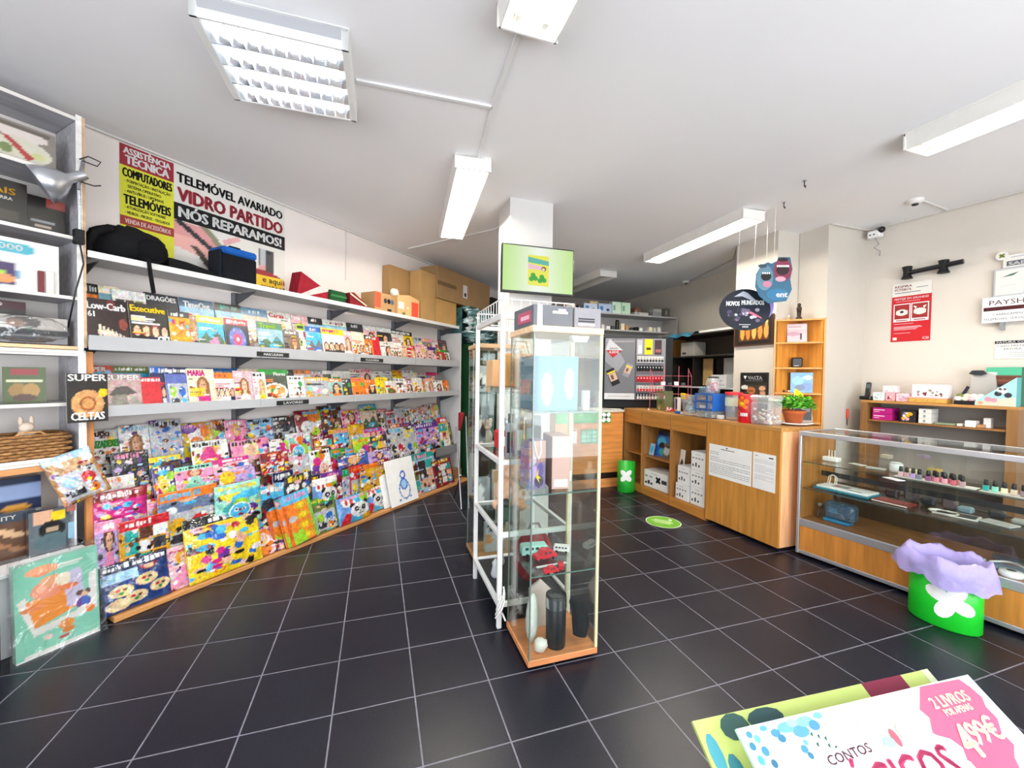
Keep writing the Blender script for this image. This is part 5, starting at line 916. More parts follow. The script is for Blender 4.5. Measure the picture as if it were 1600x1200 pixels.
for k in range(13):
    x = 3.18 + k * .083; c = [0xe8e4e0, 'white', 'charcoal', 'black', 'cream', 'tan', 'charcoal', 'black', 'white', 'grey', 'cream', 0xc8c0b4, 'offwhite'][k]; h = [.07, .05, .06, .15, .1, .09, .05, .06, .05, .04, .07, .07, .08][k]
    b = MB(); b.lathe([(.028, 0), (.032, .01), (.03, h * .8), (.022, h), (0, h)], c, 10) if k % 3 != 1 else b.box(-.03, .03, -.03, .03, 0, h, c, .004)
    solo(b, 'shelf_item', gloss, nm16[k] + ' on the second board of the grey back shelving', 'small item', (x, 5.35, 2.121), 0, 'small stock on the second back shelf')
# tobacco display
TD = Frame(0, 0, -17.9); p0 = Vector(CAMP + ray(942, 625) * 5.35); pk = 5.35 / FP
t = thing('tobacco_display', 'dark tobacco display cabinet with a grey price poster on its left door', 'display cabinet', p0, math.radians(-17.9)); W = 108 * pk; Hh = 98 * pk
b = MB(); b.box(0, W, 0, .2, 0, Hh, 0x17171a, .003); b.build('casing', matte, t); L_ = 49 * pk
b = MB(); b.box(.015, L_, -.006, 0, .10, Hh - .01, 0x6d6e74); b.prism([(.02, Hh - .02), (.10, Hh - .02), (.28, Hh - .32), (.18, Hh * .45), (.02, Hh * .62)], -.0068, -.006, 0x8f9096)
b.prism([(.07, Hh - .02), (.25, Hh - .17), (.02, Hh - .17)], -.0074, -.0068, 0xc4c4c8); b.prism([(.03, Hh - .17), (.24, Hh - .17), (.115, Hh - .27)], -.0074, -.0068, 0xa81828)
b.box(.015, L_, -.0066, -.006, .012, .095, 0xd4d4d4); b.build('poster', paper, t); b = MB(); b.text('NOVO', .08, Hh - .155, .02, 'charcoal', y=-.008, wid=.10, bold=.04); b.text('4.80€', .065, Hh - .21, .034, 'white', y=-.008, wid=.13, bold=.04); b.text('INCRIVELPONTO', .13, Hh - .065, .022, 'offwhite', y=-.008, wid=.26, bold=.03); b.lathe([(.001, 0), (.001, .001)], 'red', 6); b.box(.06, .35, -.0072, -.0068, .05, .056, 'grey'); b.build('lettering', paper, t)
for cx, cz, a, s, c in ((.125, Hh * .37, .42, 1, 'black'), (.315, Hh * .48, -.38, .8, 0x8a8a90)):
    b = MB(); b.m = Matrix.Translation((cx, -.009, cz)) @ Matrix.Rotation(-a, 4, 'Y'); q = .055 * s; b.box(-q, q, -.003, .001, -.11 * s, .11 * s, c); b.box(-q, q, -.0036, -.003, .055 * s, .075 * s, 'yellow'); b.box(-q * .9, q * .9, -.0036, -.003, -.05 * s, .05 * s, 0xc8a890); b.box(-q * .5, q * .1, -.004, -.0036, -.03 * s, .03 * s, 0x5a4038); b.build('pack_picture', paper, t)
b = MB(); b.box(L_ + .01, W - .10, -.006, 0, .01, Hh - .01, 0x85858a); b.build('rack_panel', paper, t)
b = MB(); x0 = L_ + .02; b.box(x0, x0 + .07, -.01, -.006, Hh - .22, Hh - .03, 0xb8b8bc); b.box(x0 + .02, x0 + .06, -.011, -.01, Hh - .2, Hh - .1, 'white'); b.box(x0 + .10, x0 + .2, -.012, -.006, Hh - .22, Hh - .02, 'yellow'); b.box(x0 + .12, x0 + .18, -.0125, -.012, Hh - .16, Hh - .13, 'black'); b.box(x0 + .23, x0 + .32, -.01, -.006, Hh - .22, Hh - .03, 0x3a2a2c); b.box(x0 + .24, x0 + .31, -.011, -.01, Hh - .19, Hh - .15, 0x9a5a5a); b.build('top_cards', paper, t)
me = {}
for r_, (z, c1, c2) in enumerate(((Hh - .32, 'offwhite', 'charcoal'), (Hh - .44, 'black', 'black'), (Hh - .58, 'red', 'crimson'), (Hh - .70, 'offwhite', 'red'), (Hh - .80, 'charcoal', 'offwhite'))):
    for k in range(9):
        key = (c1, c2)
        if key not in me:
            b = MB(); b.box(0, .034, -.03, -.006, 0, .075, c1); b.box(.003, .031, -.0306, -.03, .0, .035, c2); b.prism([(.009, .045), (.025, .045), (.017, .065)], -.0308, -.03, 'white' if c1 != 'offwhite' else 'charcoal'); o = b.build('cigarette_pack', paper, t); me[key] = o.data
        else: o = bpy.data.objects.new('cigarette_pack', me[key]); C.objects.link(o); o.parent = t
        o.location = (x0 + k * .0385, 0, z)
    b = MB(); b.box(x0 - .005, x0 + .35, -.036, -.006, z - .008, z - .001, 0xd8d8da if r_ == 0 else 0x8a6a6a); b.build('pack_rail', plastic, t)
bb = MB(); bb.box(-.02, W + .02, .02, .19, 1.017 - p0.z, 0, 0x131316, .003); bb.build('stand', matte, t)
# dark cabinets behind the counter
t = thing('storage_unit', 'dark open storage unit behind the counter left of the pillar', 'cabinet', (0, 0, 0)); K1 = 0x2a2320
def sx(u, v, x=4.15): r = ray(u, v); k = (x - CAMP[0]) / r[0]; return CAMP + r * k
cf(t, 'back_panel', 4.55, 4.57, 3.62, 5.2, 0, 2.02, 0x4a4036, matte); cf(t, 'side_panel', 4.12, 4.55, 5.18, 5.2, 0, 2.02, 0xb07a38, wood); cf(t, 'side_panel', 4.12, 4.55, 3.62, 3.64, 0, 2.02, K1, matte)
for z, c in ((2.02, 0x3a3430), (1.72, 0x2a2622), (1.30, 0xcfd4d6), (.9, 0x3a3028)): cf(t, 'shelf', 4.10, 4.55, 3.64, 5.18, z - .02, z, c, matte)
for y in (4.55, 4.95): cf(t, 'upright', 4.13, 4.53, y, y + .02, .9, 1.70, 0x1a1512, matte)
cf(t, 'panel', 4.3, 4.31, 3.66, 4.2, 1.36, 1.68, 0xa8a8a4, matte); cf(t, 'panel', 4.25, 4.27, 4.34, 4.5, 1.32, 1.68, 0xa88a58, matte)
boxthing('carton', 'white carton with small print inside the dark storage unit', 'box', (4.2, 4.30, 1.301), rc, .24, .2, .16, 0xd8d8da, paper, lambda b, w, d, h: (b.box(.11, .125, -.0008, 0, .11, .135, 'charcoal'), b.box(.06, .18, -.0008, 0, .08, .09, 'grey'), b.box(.1, .22, -.0008, 0, .02, .04, 'silver')))
boxthing('carton', 'pale carton on the upper level of the dark storage unit', 'box', (4.2, 4.88, 1.722), rc, .26, .2, .2, 0xa09a92, paper, lambda b, w, d, h: b.box(.03, .1, -.0008, 0, .03, .06, 'charcoal'))
b = MB(); rr = 14; vv = []; ff = []
for i in range(rr):
    for j in range(5): vv.append((4.42 - j * .09, 4.55 + i * .05, 2.055 + .012 * math.sin(i * 1.3 + j) - (.06 if j == 4 else 0) - (.05 if i > 11 else 0)))
for i in range(rr - 1):
    for j in range(4): ff.append((i * 5 + j, i * 5 + j + 1, i * 5 + j + 6, i * 5 + j + 5))
b._add(vv, ff, rgb(0x4fb4e0), True); b._add([(x, y, z - .004) for x, y, z in vv], [f[::-1] for f in ff], rgb(0x4fb4e0), True); tag(b.build('plastic_sheet', wrap), 'light blue plastic sheet draped over the dark storage unit', 'sheet')
for k in range(2): boxthing('fluorescent_fitting', ('white long spare lamp fitting on the storage unit, the %s one' % ('front', 'rear')[k]), 'lamp fitting', (4.16 + .14 * k, 4.5 - .04 * k, 2.022), math.radians(-90), .85, .05, .035, 'white', plastic, group='spare lamp fittings')
# far left rear: green cabinet with crumpled film, stand
t = thing('green_cabinet', 'dark green metal cabinet beyond the end of the magazine shelving', 'cabinet', LW.P(3.75, .02, 0), LW.th); b = MB(); b.box(0, .7, -.45, 0, 0, 1.85, 0x0d3a1c, .005); b.build('body', metal, t); b = MB(); b.box(.0, .02, -.462, -.45, 0, 1.85, 0xd8dcd8); b.box(.42, .44, -.462, -.45, .02, 1.85, 0x9aa09c); b.build('door_edge', metal, t)
b = MB(); nx_, nz_ = 16, 18; rn = random.Random(9); vv = []; ff = []
for j in range(nz_ + 1):
    for i in range(nx_ + 1): vv.append((i * .9 / nx_ + .02 * rn.random(), -.36 + .10 * (rn.random() - .5) - .05 * math.sin(i * .9 + j), j * .50 / nz_ + .02 * rn.random()))
for j in range(nz_):
    for i in range(nx_): a = j * (nx_ + 1) + i; ff.append((a, a + 1, a + nx_ + 2, a + nx_ + 1))
b._add(vv, ff, [rgb(rn.choice([0x5a8a88, 0x7faaa6, 0x3a5f60, 0xc8dcd8, 0x6a9490, 0x86b0a8, 0xdfeae8, 0x2f4f50])) for _ in ff]); bp = [(x, -.01, z) for x, y, z in vv]; b._add([(0.02, -.3, 0.01), (.9, -.3, 0.01), (.9, -.02, 0.01), (.02, -.02, .01), (.02, -.3, .49), (.9, -.3, .49), (.9, -.02, .49), (.02, -.02, .49)], [(0, 3, 2, 1), (4, 5, 6, 7), (1, 2, 6, 5), (2, 3, 7, 6), (3, 0, 4, 7)], rgb(0x4a7472))
solo(b, 'film_bundle', foilm, 'big bundle of crumpled teal and silver film on the green cabinet', 'bundle', LW.P(3.66, .03, 1.853), LW.th)
b = MB(); b.box(0, .3, -.3, 0, 0, .25, 0x1e1a18, .004); solo(b, 'dark_crate', matte, 'dark brown crate above the film bundle behind the boxes', 'box', LW.P(4.47, .05, 2.375), LW.th)
t = thing('folding_stand', 'folded metal stand with two silver legs leaning near the cabinet', 'stand', LW.P(3.5, .5, 0), LW.th); pA, pB = on(719, 797), on(725, 798)
for k, (p_, q_) in enumerate((((0, 0, .01), (.18, .2, .84)), ((.08, -.04, .01), (.28, .14, .95)), ((.3, .3, .01), (.05, .05, .35)))):
    b = MB(); b.tube([p_, q_], .009, 0xb8bac0, 8); b.build('leg', chrome, t)
b = MB(); b.tube([(.2, .17, .8), (.28, .2, .98)], .03, 0x7a1c22, 10, rs=[.015, .035]); b.build('red_cloth', fabric, t)
loc = on(721, 797); t.location = (loc.x, loc.y, 0)
b = MB(); b.box(0, .34, -.05, .0, 0, 1.05, 0x17181c, .01); solo(b, 'folding_board', matte, 'black folded panel standing behind the folding stand', 'panel', LW.P(3.72, .51, 0), LW.th)
# ================================================================ TOP OF THE LEFT SHELVING
zt = 2.062
def lwp(u, d, z): return LW.hit(u, 600, d)[0]
t = thing('backpack', 'black backpack lying on the top shelf with a strap hanging down', 'backpack', LW.P(-.03, .16, zt + .012), LW.th); b = MB(); b.blob(.20, 0, .10, .2, .13, .13, 0x17171a, 22, 12, .16, 4, cut=-.75); b.build('body', fabric, t); b = MB(); b.blob(.27, -.11, .085, .09, .05, .075, 0x101012, 12, 8, .1, 6); b.build('pocket', fabric, t)
b = MB(); b.tube([(-.0, -.03, .02), (-.03, -.13, .05), (-.0, -.14, .12), (.08, -.1, .17)], .018, 0x121214, 8); b.build('shoulder_strap', fabric, t); b = MB(); b.tube([(.2, -.13, .03), (.215, -.21, .01), (.22, -.22, -.08), (.235, -.22, -.19)], .011, 0x141416, 6); b.build('hanging_strap', fabric, t); b = MB(); b.tube([(.24, -.13, .02), (.26, -.21, 0.0), (.29, -.2, .02)], .005, 0x1a1a1c, 6); b.build('loop', fabric, t)
b = MB(); b.prism([(0, 0), (.34, 0), (.33, .035), (.1, .075), (0, .08)], -.1, .1, 0x161618); solo(b, 'black_pouch', fabric, 'flat black pouch between the backpack and the blue bag', 'bag', LW.P(.32, .2, zt), LW.th)
b = MB(); b.box(0, .28, -.09, .09, 0, .012, 0x8a7a60, .003); solo(b, 'brown_folder', paper, 'thin brown folder resting on the flat black pouch', 'folder', LW.P(.30, .16, zt + .082), LW.th, roll=.12)
t = thing('cooler_bag', 'upright black bag with a blue top band on the top shelf', 'bag', LW.P(.63, .32, zt), LW.th); b = MB(); b.box(0, .245, 0, .17, .0, .20, 0x14151a, .012); b.build('body', fabric, t); b = MB(); b.box(.0, .245, -.003, .172, .198, .25, 0x1c56a6, .012); b.build('blue_band', fabric, t); b = MB(); b.tube([(.07, .08, .25), (.09, .08, .275), (.16, .08, .275), (.18, .08, .25)], .006, 'black', 8); b.build('handle', fabric, t); b = MB(); b.box(-.015, 0, .01, .16, .02, .22, 0x1b2028, .004); b.build('side', fabric, t)
t = thing('red_bag', 'dark red triangular bag with a white diagonal stripe', 'bag', LW.P(1.22, .3, zt), LW.th); b = MB(); b.prism([(0, 0), (.31, 0), (.31, .09), (.04, .21)], 0, .12, 0x8e1f2c); b.build('body', fabric, t); b = MB(); b.prism([(.0, .0), (.06, .0), (.31, .09), (.31, .12), (.22, .12)], -.003, -.0005, 0xe4c8c4); b.build('stripe', fabric, t)
t = thing('green_bag', 'small dark green bag beside the red one on the top shelf', 'bag', LW.P(1.55, .30, zt), LW.th); b = MB(); b.box(0, .2, 0, .14, 0, .12, 0x1e4a28, .02); b.build('body', fabric, t); b = MB(); b.box(.01, .19, -.003, .0, .06, .075, 0x3f7a48); b.build('trim', fabric, t)
t = thing('red_bag', 'crumpled red and cream bag right of the green bag', 'bag', LW.P(1.78, .3, zt), LW.th); b = MB(); b.prism([(0, 0), (.26, 0), (.2, .05), (.05, .14), (0, .13)], 0, .13, 0x7c2028); b.build('body', fabric, t); b = MB(); b.tube([(.0, -.005, .12), (.08, -.01, .08), (.2, -.01, .03)], .008, 'cream', 6); b.build('piping', fabric, t)
b = MB(); b.blob(.06, 0, .09, .09, .06, .05, 0xb9ab88, 10, 6, .2, 8); solo(b, 'paper_bundle', card, 'pale crumpled bundle behind the green bag', 'bundle', LW.P(1.58, .08, zt), LW.th)
def carton(label, s, d, z, w_, dd, h, rz=0, col=0xb08a5a, extra=None, flap=False):
    t = thing('cardboard_box', label, 'box', LW.P(s, d, z), LW.th + rz); b = MB(); b.box(0, w_, 0, dd, 0, h, col, .003); b.build('carton', card, t)
    if flap: q = MB(); q.prism([(0, h), (w_ * .5, h + .03), (w_, h), (w_ * .5, h - .002)], 0, dd, col); q.build('flap', card, t)
    if extra: q = MB(); extra(q, w_, dd, h); q.build('print', paper, t)
    return t
def ex1(b, w, d, h):
    b.box(0.0, w * .28, -.001, 0, h * .2, h, 0xe0583c)
    for k in range(3): cx = w * (.5 + .17 * k); b.prism([(cx + .025 * math.cos(a * .785), h * .62 + .028 * math.sin(a * .785)) for a in range(8)], -.0016, -.001, ('charcoal', 'black', 0x4a5a70)[k])
    b.box(w * .6, w * .8, -.0016, -.001, h * .1, h * .22, 'black')
carton('small cardboard box with round symbols and red end on the top shelf', 2.08, .32, zt, .30, .2, .20, math.radians(0), 0xb38c60, ex1)
def ex2(b, w, d, h): b.box(w * .02, w * .27, -.001, 0, h * .35, h * .7, 'offwhite'); b.box(w * .62, w * .95, -.001, 0, 0, h * .82, 0xf0563c); b.box(w * .4, w * .5, -.001, 0, h * .4, h * .5, 'offwhite'); b.box(w * .2, w * .33, -.001, 0, .01, .04, 0x6a7a3a)
carton('open cardboard box with a white label and a red patch', 2.40, .34, zt, .36, .2, .215, math.radians(0), 0xe0b27c, ex2, True)
carton('tall cardboard box reaching nearly to the ceiling', 2.50, .12, zt, .60, .11, .60, 0, 0xa98558)
carton('slim cardboard box standing in front of the tall one', 2.83, .30, zt, .29, .17, .60, 0, 0xb8935f)
b = MB(); b.blob(.05, 0, .05, .06, .05, .05, 0xe8e2d8, 10, 6, .35, 2); solo(b, 'plastic_wrap', paper, 'crumpled white plastic between the cartons on the top shelf', 'plastic', LW.P(2.45, .20, zt + .217), LW.th)
def ex3(b, w, d, h): b.box(0, w * .32, -.001, 0, h * .42, h * .55, 0x7a6040); b.box(w * .44, w * .52, -.001, 0, h * .25, h * .68, 'offwhite'); b.box(w * .46, w * .5, -.0015, -.001, h * .3, h * .42, 'charcoal')
carton('wide cardboard box lying across the shelf end near the column', 3.13, .32, zt + .318, 1.32, .28, .41, math.radians(0), 0xa6845c, ex3)
carton('flat faced cardboard box under the wide one at the shelf end', 3.13, .30, zt, .45, .28, .315, 0, 0xc0965c)
# wall banner
def LWpix(u, v, d=0): s, z = LW.hit(u, v, d); return s, z
t = thing('repair_banner', 'phone and computer repair banner high on the left wall', 'banner', LW.P(.18, .004, 2.066), LW.th); W = 1.13; Hh = .824
b = MB(); x1 = .295; b.box(0, W, -.001, .002, 0, Hh, 'offwhite'); b.box(0, x1, -.002, -.001, 0, Hh - .01, 0xd8d83a); b.box(0, x1, -.003, -.002, Hh - .145, Hh - .01, 0x9a2c3a); b.box(0, x1, -.003, -.002, Hh - .53, Hh - .47, 0x9a3a30)
b.box(x1, W, -.003, -.002, Hh - .395, Hh - .275, 'black'); b.build('sheet', paper, t); b = MB(); y = -.0036
b.text('ASSISTÊNCIA', .02, Hh - .065, .042, 'white', y=y, wid=.255, bold=.05); b.text('TÉCNICA', .03, Hh - .128, .055, 'white', y=y, wid=.235, bold=.05); b.text('COMPUTADORES', .015, Hh - .215, .058, 'black', y=y, wid=.268, bold=.04)
for k, s_ in enumerate(('- FORMATAÇÃO / INSTALAÇÃO', '  SISTEMA OPERATIVO', '- ANTI-VÍRUS / UPTIMAVE')): b.text(s_.strip(), .025 if s_[0] == '-' else .04, Hh - .25 - k * .033, .02, 0x3a3a20, y=y, wid=(.25, .18, .21)[k], bold=.03)
b.text('TELEMÓVEIS', .02, Hh - .39, .062, 'black', y=y, wid=.255, bold=.04); b.text('- ATUALIZAÇÃO SOFTWARE', .025, Hh - .42, .02, 0x3a3a20, y=y, wid=.22, bold=.03); b.text('- VIDROS - MICROS - TECLADOS', .025, Hh - .455, .02, 0x3a3a20, y=y, wid=.245, bold=.03); b.text('VENDA DE ACESSÓRIOS', .025, Hh - .515, .03, 0xf0d8d0, y=y, wid=.25, bold=.03)
b.text('TELEMÓVEL AVARIADO', x1 + .02, Hh - .125, .07, 'black', y=y, wid=.79, bold=.045); b.text('VIDRO PARTIDO', x1 + .025, Hh - .255, .098, 0xa83a46, y=y, wid=.785, bold=.055); b.text('NÓS REPARAMOS!', x1 + .03, Hh - .37, .075, 'white', y=y, wid=.77, bold=.05); b.build('lettering', paper, t)
b = MB(); q = MB(); q.raster(W - x1, .44, 70, 40, [('r', 0, 0, 1, 1, 'offwhite'), ('p', [(0, .98), (.22, .95), (.42, .68), (.3, .6), (0, .7)], 0xd89a98), ('p', [(0, .75), (.2, .72), (.34, .5), (.2, .45), (0, .55)], 0xe8b0a8), ('p', [(.0, .95), (.04, 1), (.33, .62), (.30, .56)], 'charcoal'), ('p', [(.18, 1), (.25, 1), (.40, .72), (.36, .66)], 0x8a8a70), ('p', [(.12, .62), (.17, .62), (.34, .28), (.28, .22)], 0x4a4038), ('p', [(.40, .75), (.55, .92), (.52, .98), (.38, .84)], 0xe0a8a8), ('r', .72, .35, .88, .88, 0x4a4a4c), ('r', .735, .4, .79, .88, 'silver'), ('e', .82, .84, .03, .04, 'charcoal'), ('p', [(.72, .55), (.8, .6), (.78, .4), (.7, .42)], 0xd8a0a0), ('e', .74, .2, .3, .28, 0x9c3038), ('r', .7, .22, 1, .26, 0xe8c8c0)], 'offwhite', x0=x1, z0=0, y=-.0024)
q.build('picture', paper, t)
b.box(W - .38, W - .02, -.0045, -.0036, .01, .17, 0xf0c838, .002); b.text('e aqui', W - .03, .115, .05, 0x4a3a20, y=-.005, wid=.17, al='r', bold=.03); b.text('custos', W - .03, .055, .05, 0x4a3a20, y=-.005, wid=.19, al='r', bold=.03); b.text('sem compromisso', W - .03, .02, .022, 0x4a3a20, y=-.005, wid=.2, al='r', bold=.02); b.build('yellow_patch', paper, t)
# ================================================================ IN THE BOOKCASE
def LB(name, label, cat, s, d, z, w_, dd, h, col, mt=paper, extra=None, rz=0, group=None): return boxthing(name, label, cat, LW.P(s, d, z), LW.th + rz, w_, dd, h, col, mt, extra, group)
def face_box(label, name, cat, s, d, z, w_, dd, h, shapes, bg, side, rz=0, mt=gloss, txt=None):
    t = thing(name, label, cat, LW.P(s, d, z), LW.th + rz); b = MB(); b.raster(w_, h, 30, 30, shapes, bg, back=side, thick=dd); b.build('box', mt, t)
    if txt:
        q = MB()
        for s_, x, zz, hh, c, wd in txt: q.text(s_, x, zz, hh, c, y=-.0015, wid=wd, bold=.03)
        q.build('lettering', paper, t)
    return t
face_box('food photo box with red vegetables on the top bookcase shelf', 'photo_box', 'box', -.42, .24, 2.471, .25, .06, .20, [('r', 0, 0, .08, 1, 0x2a2a26), ('e', .5, .75, .4, .15, 0xd8ccc4), ('e', .5, .35, .45, .3, 0xd0ccb8), ('p', [(.25, .6), (.35, .62), (.7, .2), (.6, .12)], 0xb04a44), ('e', .75, .3, .1, .08, 0xc8c890), ('e', .3, .3, .1, .12, 0x7a8a5a), ('r', .1, .85, .9, .95, 0x6a6258)], 0x8a8078, 0x4a4440)
face_box('black box with gold lettering on the second bookcase shelf', 'encyclopedia_box', 'box', -.62, .26, 2.141, .34, .1, .22, [('r', .1, .15, .3, .4, 0x3a3830), ('r', .35, .12, .6, .35, 0x46423a), ('r', .65, .1, .9, .3, 0x34322a)], 0x141412, 0x141412, txt=[('MINERAIS', .06, .15, .032, 'gold', .24), ('DA TERRA', .19, .12, .016, 'offwhite', .1)])
face_box('dark box with a red corner leaning in the second bookcase row', 'magazine_box', 'box', -.27, .22, 2.141, .14, .05, .19, [('r', .5, .75, 1, 1, 0x8a3a34), ('r', .1, .3, .7, .36, 'grey'), ('r', .2, .15, .6, .2, 0xb0a090)], 0x1a1714, 0x1a1714)
face_box('white boxed set with a turquoise heading and colourful toy picture', 'boxed_set', 'box', -.66, .27, 1.811, .49, .08, .26, [('r', 0, .72, .78, .93, 0x3fa6b8), ('e', .78, .825, .03, .1, 0x3fa6b8), ('e', .45, .3, .26, .28, 0x6a98b8), ('r', .25, .1, .68, .5, 0x3a2a5a), ('e', .5, .28, .12, .1, 0x9ac84a), ('e', .58, .2, .1, .08, 0xe0905a), ('e', .4, .2, .1, .08, 0x3f8a9a)], 0xdfe0da, 0xd8d4cc, txt=[('Música 1000', .08, .2, .032, 'white', .28)])
LB('book', 'slim book with a dark red spine in the third bookcase row', 'book', -.25, .285, 1.811, .022, .12, .115, 0x6a1420, gloss); LB('book', 'slim white book standing beside the dark red spine', 'book', -.222, .285, 1.811, .03, .14, .12, 0xe4dcd4, gloss)
LB('book', 'white hardcover standing against the right of the third row', 'book', -.185, .25, 1.811, .012, .2, .26, 0xf0ece0, gloss)
face_box('dark boxed set with a maroon top edge in the fourth row', 'boxed_set', 'box', -.68, .22, 1.536, .40, .07, .22, [('r', 0, .82, 1, 1, 0x3a1420), ('r', .05, .1, .12, .7, 'silver'), ('r', .3, .1, .4, .75, 'silver'), ('r', .42, .1, .48, .75, 0x5a5a58), ('r', .5, .1, .6, .75, 'silver')], 0x2a2826, 0x201c1c, txt=[('DO', .26, .19, .022, 'offwhite', .06)])
t = thing('wrapped_set', 'model set in shiny clear film in the fourth bookcase row', 'boxed set', LW.P(-.43, .27, 1.542), LW.th); b = MB(); b.raster(.29, .14, 30, 18, [('r', 0, 0, 1, .28, 0x7a7c80), ('r', 0, .3, 1, .5, 0x1a2028), ('e', .5, .15, .35, .12, 0x3a3a40), ('e', .45, .75, .2, .22, 0x4a4240), ('e', .35, .72, .12, .14, 0x8a6a5a), ('r', .5, .48, .56, .62, 0x2f5a40)], 0xb0aaa4, back=0x8a8580, thick=.05); b.build('tray', gloss, t); b = MB(); b.blob(.14, -.0, .075, .16, .03, .07, 'white', 16, 10, .14, 3); b.build('film_wrap', film, t)
t = face_box('food box with potatoes picture on the fifth bookcase shelf', 'food_box', 'box', -.36, .2, 1.226, .15, .07, .19, [('e', .35, .35, .22, .2, 0x8a6a34), ('e', .65, .35, .2, .2, 0xa07c40), ('e', .5, .15, .3, .1, 0x4a3020), ('r', .2, .8, .8, .95, 0x8a2a2a), ('r', .1, .6, .9, .66, 0xc8c8a8)], 0x46542a, 0xc8ccb8, rz=-.25)
b = MB(); b.raster(.06, .07, 10, 10, [('e', .3, .5, .2, .2, 'black'), ('e', .7, .6, .2, .2, 'black'), ('e', .5, .2, .2, .1, 'white')], 'grey', back='charcoal', thick=.05); solo(b, 'small_box', gloss, 'small black and white box at the left of the fifth shelf', 'box', LW.P(-.53, .22, 1.226), LW.th)
t = thing('wicker_basket', 'brown woven rectangular basket on the lowest bookcase shelf', 'basket', LW.P(-.42, .285, .917), LW.th); b = MB(); rn = random.Random(4); W, D_2, Hh = .27, .19, .145
for j in range(9):
    z = .008 + j * (Hh - .016) / 8; P = []
    per = [(x * W / 10, 0) for x in range(10)] + [(W, y * D_2 / 6) for y in range(6)] + [(W - x * W / 10, D_2) for x in range(10)] + [(0, D_2 - y * D_2 / 6) for y in range(6)]
    for k, (x, y) in enumerate(per): o_ = .010 * (1 if (k + j) % 2 else -1); nx = (x - W / 2) / W; ny = (y - D_2 / 2) / D_2; P.append((x + o_ * (1 if nx > .4 else -1 if nx < -.4 else 0), y + o_ * (1 if ny > .4 else -1 if ny < -.4 else 0), z))
    b.tube(P, .0085, 0xa87c4e if j % 2 else 0x94693e, 5, True)
b.box(.004, W - .004, .004, D_2 - .004, 0, .01, 0x7a5430); b.build('weave', wicker_m, t); b = MB(); b.tube([(.08, 0, Hh - .005), (.1, 0, Hh + .012), (.17, 0, Hh + .012), (.19, 0, Hh - .005)], .006, 0xb98c5a, 6); b.build('handle', wicker_m, t)
t = thing('plush_toy', 'small pale plush rabbit in the wicker basket', 'plush toy', LW.P(-.28, .20, 1.01), LW.th); b = MB(); b.blob(0, 0, .04, .035, .03, .04, 0xd8c4b0); b.blob(0, -.01, .085, .03, .026, .028, 0xe0ccb8); b.build('body', fabric, t)
for k in (-1, 1): b = MB(); b.blob(k * .02, 0, .12, .01, .008, .026, 0xe0ccb8, 8, 6); b.build('ear', fabric, t)
leaner('book', 'navy blue book standing in the wicker basket', 'book', -.38, .19, 1.0, .2, .17, [('r', .1, .7, .9, .74, 'blue')], 0x18224a, th=.02, roll=-.35)
leaner('book', 'maroon book with a pale frame lying left above the basket', 'book', -.55, .22, 1.08, .15, .12, [('r', .12, .15, .88, .85, 0xc88a90), ('r', .16, .2, .84, .8, 0x5a1828)], 0x5a1828, th=.02, roll=.3, lean=.9)
LB('jar_tin', 'brown and white tin at the left of the basket', 'tin', -.53, .27, .917, .08, .08, .15, 0x6a4a34, gloss, lambda b, w, d, h: b.box(.01, .07, -.001, 0, .03, .07, 'cream'))
LB('box', 'dark red box below the maroon book at the left', 'box', -.66, .27, .917, .1, .1, .15, 0x5a1c20, gloss)
# clip-on lamp
t = thing('clip_lamp', 'silver clip-on lamp with a conical shade on the bookcase side', 'lamp', LW.P(-.105, .325, 2.14), LW.th); b = MB(); b.box(-.02, .02, -.012, .03, -.04, .04, 'black', .003); b.build('clamp', matte, t); b = MB(); b.tube([(0, 0, .03), (-.005, -.01, .27)], .009, 'silver', 8); b.tube([(-.01, -.02, .25), (.02, .0, .43)], .008, 'silver', 8); b.build('arm', chrome, t)
b = MB(); b.lathe([(.022, 0), (.026, .02), (.026, .075), (.035, .085), (.075, .13), (.098, .2), (.094, .2), (.07, .135), (.03, .09)], 0xc9cbd0, 28); o = b.build('shade', mat('satin_metal', .3, .6, metal=.75, var=.02), t); o.location = (.02, -.03, .34); sq = Vector((-.78, .28, -.52)).to_track_quat('Z', 'Y'); o.rotation_euler = sq.to_euler()
for k in range(3): b = MB(); b.m = Matrix.Rotation(math.radians(20 * k - 130), 4, 'Z'); b.box(.0255, .0275, -.002, .002, .03, .06, 'charcoal'); o = b.build('vent', matte, t); o.location = (.02, -.03, .34); o.rotation_euler = sq.to_euler()
b = MB(); b.tube([(0, -.01, .42), (.03, -.03, .445), (.075, -.05, .43), (.06, -.05, .40), (.01, -.03, .41)], .0035, 'black', 6); b.build('cord', plastic, t); b = MB(); b.tube([(0, -.01, .30), (.05, -.04, .29), (.075, -.05, .30)], .0035, 'black', 6); b.build('cord', plastic, t); b = MB(); b.tube([(0, 0, -.02), (.01, -.02, -.15), (-.02, -.01, -.3), (-.03, .02, -.42), (-.02, .1, -.5)], .004, 'black', 6); b.build('cord', plastic, t)
